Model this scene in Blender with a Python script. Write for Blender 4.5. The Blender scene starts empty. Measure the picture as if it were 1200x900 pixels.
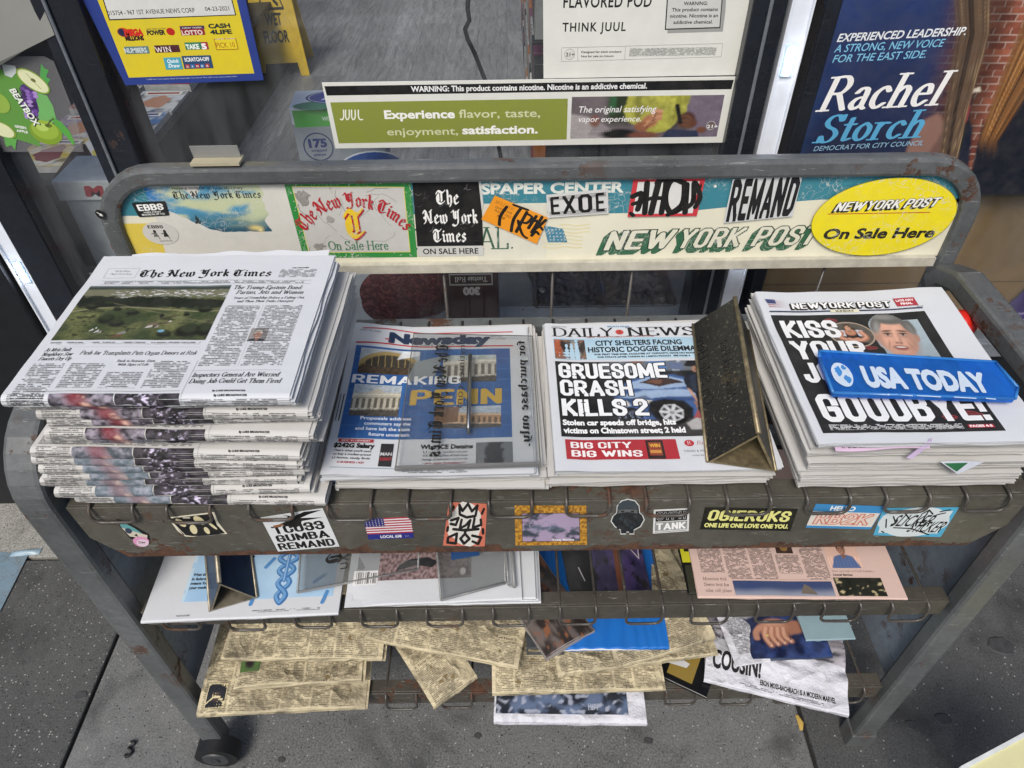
import bpy, bmesh, math, random
from mathutils import Vector, Matrix, noise as mnoise
import mathutils.geometry as mgeo

# ------------------------------------------------------------ camera, world, sun, exposure
scene = bpy.context.scene
COL = scene.collection
F_PX, CAM_H = 831.0, 1.5
PITCH, ROLL = math.radians(43.0), 0.014
_R0 = Vector((1, 0, 0))
_U0 = Vector((0, math.sin(PITCH), math.cos(PITCH)))
_FW = Vector((0, math.cos(PITCH), -math.sin(PITCH)))
_RT = _R0 * math.cos(ROLL) - _U0 * math.sin(ROLL)
_UP = _R0 * math.sin(ROLL) + _U0 * math.cos(ROLL)
CAMP = Vector((0, 0, CAM_H))
cam_d = bpy.data.cameras.new('camera')
cam = bpy.data.objects.new('camera', cam_d)
COL.objects.link(cam)
cam_d.sensor_width = 36.0
cam_d.lens = F_PX / 1200 * 36
cam_d.clip_start, cam_d.clip_end = 0.02, 300
_m = Matrix((_RT, _UP, -_FW)).transposed().to_4x4()
_m.translation = CAMP
cam.matrix_world = _m
scene.camera = cam

world = bpy.data.worlds.new('World')
scene.world = world
world.use_nodes = True
SUN_EL, SUN_AZ = math.radians(50), math.radians(200)      # direction the light comes from, clockwise from +Y
_nt = world.node_tree
_bg = _nt.nodes['Background']
_sky = _nt.nodes.new('ShaderNodeTexSky')
_sky.sky_type = 'NISHITA'
_sky.sun_disc = False
_sky.sun_elevation, _sky.sun_rotation = SUN_EL, SUN_AZ
_sky.air_density, _sky.dust_density, _sky.ozone_density = 1.0, 3.0, 1.0
_nt.links.new(_sky.outputs[0], _bg.inputs[0])
_bg.inputs[1].default_value = 0.105
sun_d = bpy.data.lights.new('sun', 'SUN')
sun_d.energy = 2.2
sun_d.angle = math.radians(22)
sun_d.color = (1.0, 0.95, 0.88)
sun = bpy.data.objects.new('sun', sun_d)
COL.objects.link(sun)
_sd = Vector((math.sin(SUN_AZ) * math.cos(SUN_EL), math.cos(SUN_AZ) * math.cos(SUN_EL), math.sin(SUN_EL)))
sun.rotation_euler = _sd.to_track_quat('Z', 'Y').to_euler()
scene.view_settings.view_transform = 'Standard'
scene.view_settings.look = 'None'
scene.view_settings.exposure = 0.28
scene.view_settings.gamma = 1.0
scene.render.engine = 'CYCLES'
scene.cycles.max_bounces = 8
scene.cycles.transparent_max_bounces = 24

# ------------------------------------------------------------ measuring: photograph pixel -> point on a real plane
def ray(px, py):
    return _FW + _RT * ((px - 600) / F_PX) + _UP * ((450 - py) / F_PX)
def onY(px, py, Y):
    d = ray(px, py); return CAMP + d * (Y / d.y)
def onZ(px, py, Z):
    d = ray(px, py); return CAMP + d * ((Z - CAM_H) / d.z)
def onX(px, py, X):
    d = ray(px, py); return CAMP + d * (X / d.x)

# ------------------------------------------------------------ small helpers
def lin(c):
    if isinstance(c, str):
        c = c.lstrip('#'); c = [int(c[i:i + 2], 16) / 255 for i in (0, 2, 4)]
        return tuple(((v / 12.92) if v <= .04045 else ((v + .055) / 1.055) ** 2.4) for v in c)
    return tuple(c[:3])
def mixc(a, b, t):
    t = max(0, min(1, t)); return tuple(a[i] * (1 - t) + b[i] * t for i in range(3))
def nz(x, y, z=0.0):
    return mnoise.noise(Vector((x, y, z)))
def fbm(x, y, z=0.0, o=4):
    s, a = 0, .5
    for i in range(o):
        s += a * mnoise.noise(Vector((x, y, z + i * 3.1))); x *= 2.03; y *= 2.03; a *= .5
    return s
def sstep(a, b, x):
    t = max(0, min(1, (x - a) / (b - a))); return t * t * (3 - 2 * t)

def link(o, parent=None):
    COL.objects.link(o)
    if parent is not None: o.parent = parent
    return o
def thing(name, label, cat, loc=(0, 0, 0), rot=(0, 0, 0), group=None):
    o = bpy.data.objects.new(name, None)
    o.empty_display_size = .05
    o.location = loc; o.rotation_euler = rot
    o['label'] = label; o['category'] = cat
    if group: o['group'] = group
    return link(o)
def tag(o, label=None, cat=None, group=None, kind=None):
    if label: o['label'] = label
    if cat: o['category'] = cat
    if group: o['group'] = group
    if kind: o['kind'] = kind
    return o
def copy_tree(o, parent=None):
    c = o.copy(); COL.objects.link(c)
    if parent is not None: c.parent = parent
    for ch in list(o.children): copy_tree(ch, c)
    return c

class MB:
    """collects shapes, builds one mesh object"""
    def __init__(s): s.v, s.f, s.m, s.sm = [], [], [], []
    def add(s, vs, fs, mi=0, smooth=False):
        b = len(s.v); s.v += [tuple(v) for v in vs]
        for f in fs: s.f.append(tuple(i + b for i in f)); s.m.append(mi); s.sm.append(smooth)
    def box(s, x0, x1, y0, y1, z0, z1, mi=0, M=None):
        vs = [Vector((x, y, z)) for z in (z0, z1) for y in (y0, y1) for x in (x0, x1)]
        if M: vs = [M @ v for v in vs]
        s.add(vs, [(0, 2, 3, 1), (4, 5, 7, 6), (0, 1, 5, 4), (2, 6, 7, 3), (0, 4, 6, 2), (1, 3, 7, 5)], mi)
    def sweep(s, path, prof, mi=0, up=Vector((1, 0, 0)), closed=False, caps=True, smooth=False):
        """prof: 2-D points (a along 'up', b along the in-plane normal)"""
        n, k = len(path), len(prof); vs = []
        path = [Vector(p) for p in path]
        for i in range(n):
            a = path[(i - 1) % n] if (closed or i > 0) else path[i]
            b = path[(i + 1) % n] if (closed or i < n - 1) else path[i]
            t = (b - a).normalized()
            u = up - t * up.dot(t)
            if u.length < 1e-5: u = t.orthogonal()
            u.normalize(); w = t.cross(u)
            # mitre scale
            if 0 < i < n - 1:
                t1 = (path[i] - path[i - 1]).normalized(); c = max(.4, t1.dot(t))
            else: c = 1
            for (pa, pb) in prof: vs.append(path[i] + u * pa + w * (pb / c))
        fs = []
        for i in range(n if closed else n - 1):
            j = (i + 1) % n
            for q in range(k):
                r = (q + 1) % k; fs.append((i * k + q, i * k + r, j * k + r, j * k + q))
        if caps and not closed:
            fs.append(tuple(range(k))[::-1]); fs.append(tuple((n - 1) * k + q for q in range(k)))
        s.add(vs, fs, mi, smooth)
    def tube(s, path, r, seg=8, mi=0, **kw):
        s.sweep(path, [(r * math.cos(2 * math.pi * q / seg), r * math.sin(2 * math.pi * q / seg)) for q in range(seg)], mi, smooth=True, **kw)
    def cyl(s, p0, p1, r0, r1=None, seg=16, mi=0, smooth=True):
        r1 = r0 if r1 is None else r1
        p0, p1 = Vector(p0), Vector(p1); t = (p1 - p0).normalized(); u = t.orthogonal().normalized(); w = t.cross(u)
        vs = [p + (u * math.cos(2 * math.pi * q / seg) + w * math.sin(2 * math.pi * q / seg)) * r for p, r in ((p0, r0), (p1, r1)) for q in range(seg)]
        s.add(vs, [(q, (q + 1) % seg, seg + (q + 1) % seg, seg + q) for q in range(seg)], mi, smooth)
        s.add(vs, [tuple(range(seg))[::-1], tuple(range(seg, 2 * seg))], mi)
    def prism(s, poly, ext, mi=0):
        """planar polygon (3-D points) pushed along ext"""
        n = len(poly); e = Vector(ext); vs = [Vector(p) for p in poly]; vs += [p + e for p in vs]
        s.add(vs, [tuple(range(n))[::-1], tuple(range(n, 2 * n))] + [(i, (i + 1) % n, n + (i + 1) % n, n + i) for i in range(n)], mi)
    def sheet(s, fn, nx, ny, mi=0, smooth=True, th=0.0):
        vs = [Vector(fn(i / nx, j / ny)) for j in range(ny + 1) for i in range(nx + 1)]
        fs = [(j * (nx + 1) + i, j * (nx + 1) + i + 1, (j + 1) * (nx + 1) + i + 1, (j + 1) * (nx + 1) + i) for j in range(ny) for i in range(nx)]
        s.add(vs, fs, mi, smooth)
        if th:
            vs2 = [v - Vector((0, 0, th)) for v in vs]
            s.add(vs2, [f[::-1] for f in fs], mi, smooth)
            ring = [i for i in range(nx + 1)] + [(j) * (nx + 1) + nx for j in range(1, ny + 1)] + [ny * (nx + 1) + i for i in range(nx - 1, -1, -1)] + [j * (nx + 1) for j in range(ny - 1, 0, -1)]
            m = len(ring); rv = [vs[i] for i in ring] + [vs2[i] for i in ring]
            s.add(rv, [(m + i, m + (i + 1) % m, (i + 1) % m, i) for i in range(m)], mi)
    def mesh(s, name, mats):
        me = bpy.data.meshes.new(name)
        me.from_pydata(s.v, [], s.f)
        for m in (mats if isinstance(mats, (list, tuple)) else [mats]): me.materials.append(m)
        me.polygons.foreach_set('material_index', s.m)
        me.polygons.foreach_set('use_smooth', s.sm)
        me.update(); return me
    def build(s, name, mats, parent=None, bevel=0):
        o = link(bpy.data.objects.new(name, s.mesh(name, mats)), parent)
        if bevel:
            b = o.modifiers.new('bevel', 'BEVEL'); b.width = bevel; b.segments = 2; b.limit_method = 'ANGLE'; b.angle_limit = .9
        return o

# ------------------------------------------------------------ materials (all procedural)
MATS = {}
def base_mat(name):
    m = bpy.data.materials.new(name); m.use_nodes = True
    nt = m.node_tree; return m, nt, nt.nodes['Principled BSDF']
def N(nt, t, **kw):
    n = nt.nodes.new(t)
    for k, v in kw.items():
        if k.startswith('i_'): n.inputs[k[2:].replace('_', ' ')].default_value = v
        else: setattr(n, k, v)
    return n
def ramp(nt, src, stops, interp='LINEAR'):
    r = nt.nodes.new('ShaderNodeValToRGB'); r.color_ramp.interpolation = interp
    e = r.color_ramp.elements
    while len(e) < len(stops): e.new(.5)
    for el, (p, c) in zip(e, stops):
        el.position = p; el.color = (c, c, c, 1) if isinstance(c, (int, float)) else (*c, 1)
    nt.links.new(src, r.inputs[0]); return r.outputs[0]
def noise_n(nt, scale, detail=4, rough=.55, vec=None, dist=0):
    n = N(nt, 'ShaderNodeTexNoise'); n.inputs['Scale'].default_value = scale; n.inputs['Detail'].default_value = detail
    n.inputs['Roughness'].default_value = rough; n.inputs['Distortion'].default_value = dist
    if vec is not None: nt.links.new(vec, n.inputs['Vector'])
    return n.outputs['Fac']
def mixn(nt, fac, a, b, mode='MIX'):
    m = N(nt, 'ShaderNodeMix', data_type='RGBA', blend_type=mode)
    if isinstance(fac, (int, float)): m.inputs[0].default_value = fac
    else: nt.links.new(fac, m.inputs[0])
    for s, x in ((6, a), (7, b)):
        if isinstance(x, tuple): m.inputs[s].default_value = (*x, 1)
        else: nt.links.new(x, m.inputs[s])
    return m.outputs[2]
def math_n(nt, op, a, b=0.0):
    m = N(nt, 'ShaderNodeMath', operation=op)
    for i, x in enumerate((a, b)):
        if isinstance(x, (int, float)): m.inputs[i].default_value = x
        else: nt.links.new(x, m.inputs[i])
    return m.outputs[0]
def obj_vec(nt, kind='Object'):
    return N(nt, 'ShaderNodeTexCoord').outputs[kind]
def world_vec(nt):
    return N(nt, 'ShaderNodeNewGeometry').outputs['Position']
def bump(nt, b, h, strength=.3, dist=.001):
    n = N(nt, 'ShaderNodeBump'); n.inputs['Strength'].default_value = strength; n.inputs['Distance'].default_value = dist
    nt.links.new(h, n.inputs['Height']); nt.links.new(n.outputs[0], b.inputs['Normal'])

def simple(name, col, rough=.6, metal=0.0, var=.15, scale=30, bumps=0.0, spec=.5):
    if name in MATS: return MATS[name]
    m, nt, b = base_mat(name); col = lin(col)
    f = noise_n(nt, scale, 5, .6, world_vec(nt))
    c = mixn(nt, ramp(nt, f, [(.3, 0.0), (.7, 1.0)]), tuple(x * (1 - var) for x in col), tuple(min(1, x * (1 + var)) for x in col))
    nt.links.new(c, b.inputs['Base Color'])
    b.inputs['Roughness'].default_value = rough; b.inputs['Metallic'].default_value = metal
    b.inputs['Specular IOR Level'].default_value = spec
    if bumps: bump(nt, b, f, bumps, .002)
    MATS[name] = m; return m

def painted_metal(name, col, rust=.5, rustz=None, gloss=.35, scratch=.6):
    """worn grey enamel with scratches, grime and rust"""
    m, nt, b = base_mat(name); col = lin(col); P = world_vec(nt)
    big = noise_n(nt, 6, 6, .65, P); fine = noise_n(nt, 90, 5, .7, P)
    c = mixn(nt, ramp(nt, big, [(.3, 0.0), (.7, 1.0)]), tuple(x * .62 for x in col), tuple(x * 1.25 for x in col))
    c = mixn(nt, ramp(nt, fine, [(.45, 0.0), (.75, .5)]), c, tuple(x * .45 for x in col))
    mp = N(nt, 'ShaderNodeMapping'); mp.inputs['Scale'].default_value = (1, 14, 14); mp.inputs['Rotation'].default_value = (.3, .5, .7)
    nt.links.new(P, mp.inputs[0])
    scr = noise_n(nt, 26, 3, .5, mp.outputs[0], 1.5)
    scm = ramp(nt, scr, [(.665, 0.0), (.69, scratch)])
    c = mixn(nt, scm, c, (.33, .33, .32))
    rn = noise_n(nt, 22, 7, .72, P)
    rbig = noise_n(nt, 3.3, 4, .6, P)
    rm = math_n(nt, 'MULTIPLY', ramp(nt, rn, [(.60 - .12 * rust, 0.0), (.63 - .12 * rust, 1.0)]), ramp(nt, rbig, [(.50, 0.0), (.60, 1.0)]))
    if rustz:
        sp = N(nt, 'ShaderNodeSeparateXYZ'); nt.links.new(P, sp.inputs[0])
        z = math_n(nt, 'SUBTRACT', rustz, sp.outputs[2])
        e = math_n(nt, 'ADD', math_n(nt, 'MULTIPLY', z, 70), math_n(nt, 'MULTIPLY', math_n(nt, 'SUBTRACT', noise_n(nt, 17, 6, .7, P), .5), 5.5))
        rm = math_n(nt, 'MAXIMUM', rm, ramp(nt, e, [(.35, 0.0), (.55, 1.0)]))
    rc = mixn(nt, ramp(nt, fine, [(.35, 0.0), (.65, 1.0)]), (.040, .020, .013), (.115, .052, .028))
    c = mixn(nt, rm, c, rc)
    nt.links.new(c, b.inputs['Base Color'])
    r = math_n(nt, 'ADD', math_n(nt, 'MULTIPLY', rm, .45), ramp(nt, big, [(.3, gloss * .8), (.7, gloss * 1.3)]))
    nt.links.new(r, b.inputs['Roughness'])
    hh = math_n(nt, 'ADD', math_n(nt, 'MULTIPLY', rm, -.5), math_n(nt, 'MULTIPLY', fine, .35))
    bump(nt, b, hh, .5, .0015)
    MATS[name] = m; return m

def paper_mat(name, col, dirt=.15, dirtcol=(.35, .30, .2), scale=9, rough=.75, crumple=0.0):
    m, nt, b = base_mat(name); col = lin(col); P = world_vec(nt)
    big = noise_n(nt, scale, 6, .65, P)
    c = mixn(nt, math_n(nt, 'MULTIPLY', ramp(nt, big, [(.42, 0.0), (.75, 1.0)]), dirt), col, dirtcol)
    mp = N(nt, 'ShaderNodeMapping'); mp.inputs['Scale'].default_value = (.35, .35, 40); nt.links.new(P, mp.inputs[0])
    st = noise_n(nt, 11, 4, .7, mp.outputs[0])
    sp = N(nt, 'ShaderNodeSeparateXYZ'); nt.links.new(N(nt, 'ShaderNodeNewGeometry').outputs['Normal'], sp.inputs[0])
    side = math_n(nt, 'LESS_THAN', math_n(nt, 'ABSOLUTE', sp.outputs[2]), .5)      # dark leaf lines on cut edges: shade between leaves put into the colour
    c = mixn(nt, math_n(nt, 'MULTIPLY', side, ramp(nt, st, [(.42, .8), (.56, 0.0)])), c, tuple(x * .35 for x in col))
    nt.links.new(c, b.inputs['Base Color']); b.inputs['Roughness'].default_value = rough
    b.inputs['Specular IOR Level'].default_value = .25
    if crumple:
        vo = N(nt, 'ShaderNodeTexVoronoi', feature='F1'); vo.inputs['Scale'].default_value = 17; nn = N(nt, 'ShaderNodeTexNoise'); nn.inputs['Scale'].default_value = 9; nt.links.new(P, nn.inputs['Vector'])
        nt.links.new(mixn(nt, .35, P, nn.outputs['Color']), vo.inputs['Vector'])
        bump(nt, b, math_n(nt, 'ADD', vo.outputs['Distance'], noise_n(nt, 26, 5, .6, P)), .9, .012 * crumple)
    else: bump(nt, b, noise_n(nt, 38, 4, .6, P), .35, .002)
    MATS[name] = m; return m

def ink_mat(name, rough, spec=.3, wear=0.0, wearcol=(.6, .6, .56)):
    m, nt, b = base_mat(name)
    a = N(nt, 'ShaderNodeAttribute', attribute_name='Col'); P = world_vec(nt)
    f = noise_n(nt, 45, 5, .65, P)
    c = mixn(nt, ramp(nt, f, [(.3, 0.0), (.75, .14)]), a.outputs['Color'], (.16, .15, .13))
    if wear:
        vo = N(nt, 'ShaderNodeTexVoronoi', feature='DISTANCE_TO_EDGE'); vo.inputs['Scale'].default_value = 55
        nn = N(nt, 'ShaderNodeTexNoise'); nn.inputs['Scale'].default_value = 30; nt.links.new(P, nn.inputs['Vector'])
        nt.links.new(mixn(nt, .12, P, nn.outputs['Color']), vo.inputs['Vector'])
        cr = ramp(nt, vo.outputs['Distance'], [(.0, 1.0), (.035, 0.0)])
        ms = ramp(nt, noise_n(nt, 14, 4, .6, P), [(.44, 0.0), (.54, 1.0)])
        c = mixn(nt, math_n(nt, 'MULTIPLY', math_n(nt, 'MULTIPLY', cr, ms), wear), c, wearcol)
    nt.links.new(c, b.inputs['Base Color']); b.inputs['Roughness'].default_value = rough
    b.inputs['Specular IOR Level'].default_value = spec
    MATS[name] = m; return m
INK = ink_mat('print_ink', .7, .2)
INKG = ink_mat('gloss_print', .32, .5)
INKW = ink_mat('worn_vinyl_print', .4, .45, wear=.85)
def emis_mat(name, col, s):
    m, nt, b = base_mat(name); b.inputs['Base Color'].default_value = (*lin(col), 1)
    b.inputs['Emission Color'].default_value = (*lin(col), 1); b.inputs['Emission Strength'].default_value = s
    return m

def body_mat(name, pitch, ink=(.03, .03, .035), strength=.9):
    """columns of small print: rows, words and letters from UV in metres; clear between the letters"""
    m, nt, b = base_mat(name)
    uv = N(nt, 'ShaderNodeUVMap').outputs[0]
    sp = N(nt, 'ShaderNodeSeparateXYZ'); nt.links.new(uv, sp.inputs[0])
    row = math_n(nt, 'DIVIDE', sp.outputs[1], pitch)
    fr = math_n(nt, 'FRACT', row); ri = math_n(nt, 'FLOOR', row)
    def n2(su, sr):
        cb = N(nt, 'ShaderNodeCombineXYZ')
        nt.links.new(math_n(nt, 'MULTIPLY', sp.outputs[0], su), cb.inputs[0]); nt.links.new(math_n(nt, 'MULTIPLY', ri, sr), cb.inputs[1])
        return noise_n(nt, 1.0, 1, .5, cb.outputs[0])
    letters = ramp(nt, n2(1.25 / pitch, 5.37), [(.36, .25), (.46, 1.0)])
    words = ramp(nt, n2(.28 / pitch, 9.71), [(.40, 0.0), (.43, 1.0)])
    rowm = ramp(nt, fr, [(.0, 0.0), (.12, 1.0), (.62, 1.0), (.72, 0.0)])
    f = math_n(nt, 'MULTIPLY', math_n(nt, 'MULTIPLY', letters, words), math_n(nt, 'MULTIPLY', rowm, strength))
    b.inputs['Base Color'].default_value = (*ink, 1); b.inputs['Roughness'].default_value = .8
    tr = N(nt, 'ShaderNodeBsdfTransparent'); mx = N(nt, 'ShaderNodeMixShader')
    nt.links.new(f, mx.inputs[0]); nt.links.new(tr.outputs[0], mx.inputs[1]); nt.links.new(b.outputs[0], mx.inputs[2])
    nt.links.new(mx.outputs[0], nt.nodes['Material Output'].inputs[0])
    MATS[name] = m; return m
BODY = body_mat('small_print_rows', .0022, strength=.55)
BODYT = body_mat('faded_small_print_rows', .0024, (.12, .10, .07), .5)
BODYW = body_mat('pale_small_print_rows', .0022, (.75, .75, .75), .8)

def thin_clear(name, tint, refl=1.0, rough=.05, haze=0.0, hazecol=(.5, .5, .5), smudge=0.0):
    """thin clear sheet: tinted see-through plus mirror-like reflection and a little milky film"""
    m, nt, b = base_mat(name); out = nt.nodes['Material Output']
    tr = N(nt, 'ShaderNodeBsdfTransparent'); tr.inputs[0].default_value = (*tint, 1)
    gl = N(nt, 'ShaderNodeBsdfGlossy'); gl.inputs['Roughness'].default_value = rough
    gm = N(nt, 'ShaderNodeNewGeometry'); dp = N(nt, 'ShaderNodeVectorMath', operation='DOT_PRODUCT')
    nt.links.new(gm.outputs['Incoming'], dp.inputs[0]); nt.links.new(gm.outputs['True Normal'], dp.inputs[1])
    om = math_n(nt, 'SUBTRACT', 1.0, math_n(nt, 'ABSOLUTE', dp.outputs['Value']))
    fres = math_n(nt, 'ADD', .035, math_n(nt, 'MULTIPLY', math_n(nt, 'POWER', om, 5.0), .9))
    mx = N(nt, 'ShaderNodeMixShader'); nt.links.new(math_n(nt, 'MULTIPLY', fres, refl), mx.inputs[0])
    nt.links.new(tr.outputs[0], mx.inputs[1]); nt.links.new(gl.outputs[0], mx.inputs[2])
    last = mx
    if haze:
        b.inputs['Base Color'].default_value = (*hazecol, 1); b.inputs['Roughness'].default_value = .5
        m2 = N(nt, 'ShaderNodeMixShader')
        if smudge:
            mp = N(nt, 'ShaderNodeMapping'); mp.inputs['Scale'].default_value = (3, 1, .6); nt.links.new(world_vec(nt), mp.inputs[0])
            nt.links.new(ramp(nt, noise_n(nt, 5, 6, .7, mp.outputs[0]), [(.35, haze * (1 - smudge)), (.7, haze * (1 + smudge))]), m2.inputs[0])
        else: m2.inputs[0].default_value = haze
        nt.links.new(mx.outputs[0], m2.inputs[1]); nt.links.new(b.outputs[0], m2.inputs[2]); last = m2
    nt.links.new(last.outputs[0], out.inputs[0]); MATS[name] = m; return m
# ------------------------------------------------------------ lettering: drawn alphabets and the built-in sans
def crom(pts, n=5):
    if len(pts) < 3: return pts
    P = [pts[0]] + pts + [pts[-1]]; out = []
    for i in range(1, len(P) - 2):
        p0, p1, p2, p3 = P[i - 1:i + 3]
        for k in range(n):
            t = k / n
            out.append(tuple(.5 * (2 * p1[j] + (p2[j] - p0[j]) * t + (2 * p0[j] - 5 * p1[j] + 4 * p2[j] - p3[j]) * t * t + (3 * p1[j] - p0[j] - 3 * p2[j] + p3[j]) * t ** 3) for j in (0, 1)))
    return out + [pts[-1]]
def parse(s):
    res = []
    for st in s.split('|'):
        st = st.strip(); cur = st.startswith('~'); st = st.lstrip('~')
        pts = [tuple(float(q) for q in p.split(',')) for p in st.split()]
        res.append(crom(pts) if cur else pts)
    return res
SER = {
 'A': (.80, '.08,0 .40,1|.40,1 .74,0|.2,.34 .6,.34'), 'B': (.76, '.14,0 .14,1|~.14,1 .45,1 .6,.76 .45,.53 .14,.53|~.14,.53 .5,.53 .68,.27 .5,0 .14,0'),
 'C': (.78, '~.7,.76 .58,.95 .36,1 .12,.75 .08,.5 .12,.25 .36,0 .58,.05 .72,.24|.7,.76 .7,.98'), 'D': (.86, '.14,0 .14,1|~.14,1 .45,1 .72,.8 .78,.5 .72,.2 .45,0 .14,0'),
 'E': (.72, '.14,0 .14,1|.14,1 .62,1 .62,.8|.14,.52 .46,.52|.14,0 .65,0 .65,.22'), 'F': (.66, '.14,0 .14,1|.14,1 .6,1 .6,.8|.14,.52 .46,.52'),
 'G': (.82, '~.7,.76 .58,.95 .36,1 .12,.75 .08,.5 .12,.25 .36,0 .58,.05 .7,.2|.7,.0 .7,.42|.55,.42 .8,.42'), 'H': (.86, '.14,0 .14,1|.7,0 .7,1|.14,.52 .7,.52'),
 'I': (.34, '.17,0 .17,1'), 'J': (.5, '~.36,1 .36,.5 .34,.15 .2,-.02 .05,.1'), 'K': (.82, '.14,0 .14,1|.7,1 .14,.42|.34,.6 .74,0'), 'L': (.68, '.14,0 .14,1|.14,0 .62,0 .62,.24'),
 'M': (1.0, '.14,0 .14,1|.14,1 .5,.05 .84,1|.84,1 .84,0'), 'N': (.88, '.14,0 .14,1|.14,1 .72,0|.72,0 .72,1'), 'O': (.86, '~.43,1 .16,.82 .08,.5 .16,.18 .43,0 .7,.18 .78,.5 .7,.82 .43,1'),
 'P': (.72, '.14,0 .14,1|~.14,1 .48,1 .64,.74 .48,.47 .14,.47'), 'Q': (.86, '~.43,1 .16,.82 .08,.5 .16,.18 .43,0 .7,.18 .78,.5 .7,.82 .43,1|.45,.2 .8,-.15'),
 'R': (.80, '.14,0 .14,1|~.14,1 .46,1 .6,.76 .46,.52 .14,.52|.4,.52 .74,0'), 'S': (.66, '~.54,.78 .42,.97 .2,.95 .1,.76 .2,.58 .44,.45 .56,.26 .46,.04 .24,0 .1,.22|.56,.78 .56,.98|.1,.22 .1,.0'),
 'T': (.76, '.38,0 .38,1|.08,.78 .08,1 .68,1 .68,.78'), 'U': (.84, '~.14,1 .14,.5 .16,.15 .42,0 .66,.15 .7,.5 .7,1'), 'V': (.8, '.08,1 .4,0|.4,0 .72,1'),
 'W': (1.12, '.08,1 .34,0 .56,.9|.56,.9 .78,0 1.04,1'), 'X': (.8, '.1,1 .7,0|.1,0 .7,1'), 'Y': (.8, '.08,1 .4,.5|.72,1 .4,.5|.4,.5 .4,0'), 'Z': (.74, '.1,.8 .1,1 .64,1 .1,0 .66,0 .66,.2'),
 'a': (.54, '~.1,.5 .2,.63 .36,.6 .4,.4|.4,.46 .4,.08 .5,.0|~.4,.36 .18,.32 .08,.15 .2,.0 .4,.12'), 'b': (.58, '.13,0 .13,1|~.13,.45 .28,.63 .48,.5 .5,.3 .46,.1 .28,0 .13,.14'),
 'c': (.50, '~.44,.5 .3,.64 .12,.5 .08,.32 .12,.12 .28,0 .45,.13'), 'd': (.60, '.46,1 .46,0|~.46,.45 .3,.63 .12,.5 .08,.3 .12,.1 .28,0 .46,.14'),
 'e': (.53, '.09,.36 .46,.36|~.46,.36 .4,.58 .27,.64 .12,.52 .08,.32 .14,.1 .28,0 .46,.14'), 'f': (.36, '~.42,.93 .3,1 .18,.85 .17,.5|.17,.7 .17,0|.04,.62 .34,.62'),
 'g': (.56, '~.25,.62 .1,.5 .1,.33 .25,.22 .4,.33 .4,.5 .25,.62|~.2,.22 .1,.1 .4,.05 .48,-.1 .3,-.28 .1,-.2 .12,-.05|.38,.58 .52,.64'), 'h': (.62, '.13,0 .13,1|~.13,.42 .3,.62 .44,.55 .47,.35|.47,.5 .47,0'),
 'i': (.30, '.14,0 .14,.62|.14,.86 .14,.9'), 'j': (.30, '~.16,.62 .16,.2 .14,-.15 .02,-.28|.16,.86 .16,.9'), 'k': (.6, '.13,0 .13,1|.48,.62 .13,.26|.26,.38 .52,0'), 'l': (.30, '.14,0 .14,1'),
 'm': (.92, '.13,0 .13,.62|~.13,.42 .28,.62 .4,.55 .43,.35|.43,.5 .43,0|~.43,.42 .58,.62 .72,.55 .75,.35|.75,.5 .75,0'), 'n': (.62, '.13,0 .13,.62|~.13,.42 .3,.62 .44,.55 .47,.35|.47,.5 .47,0'),
 'o': (.56, '~.28,.64 .12,.5 .08,.32 .12,.12 .28,0 .44,.12 .48,.32 .44,.5 .28,.64'), 'p': (.6, '.13,-.3 .13,.62|~.13,.45 .3,.63 .48,.5 .5,.3 .46,.1 .3,0 .13,.14'),
 'q': (.6, '.46,-.3 .46,.62|~.46,.45 .3,.63 .12,.5 .08,.3 .12,.1 .28,0 .46,.14'), 'r': (.44, '.13,0 .13,.62|~.13,.42 .24,.6 .4,.6'), 's': (.46, '~.38,.52 .28,.63 .14,.6 .12,.45 .36,.26 .36,.06 .2,0 .08,.12'),
 't': (.36, '~.17,.85 .17,.3 .2,.03 .36,.08|.04,.62 .34,.62'), 'u': (.62, '~.13,.62 .13,.2 .22,0 .36,.04 .46,.2|.46,.62 .46,0'), 'v': (.56, '.06,.62 .28,0|.28,0 .5,.62'), 'w': (.82, '.06,.62 .24,0 .42,.58|.42,.58 .6,0 .78,.62'),
 'x': (.56, '.06,.62 .5,0|.06,0 .5,.62'), 'y': (.56, '.06,.62 .28,.02|~.5,.62 .28,.0 .16,-.26 .04,-.24'), 'z': (.5, '.08,.5 .08,.62 .44,.62 .08,0 .46,0 .46,.12'),
 '.': (.28, '.13,.02 .14,.05'), ',': (.28, '.14,.04 .09,-.12'), '-': (.4, '.06,.3 .34,.3'), ':': (.28, '.13,.02 .14,.05|.13,.5 .14,.53'), "'": (.2, '.1,1 .08,.8'), '!': (.3, '.14,1 .14,.3|.14,.02 .14,.05'),
 ' ': (.34, ''),
}
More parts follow.
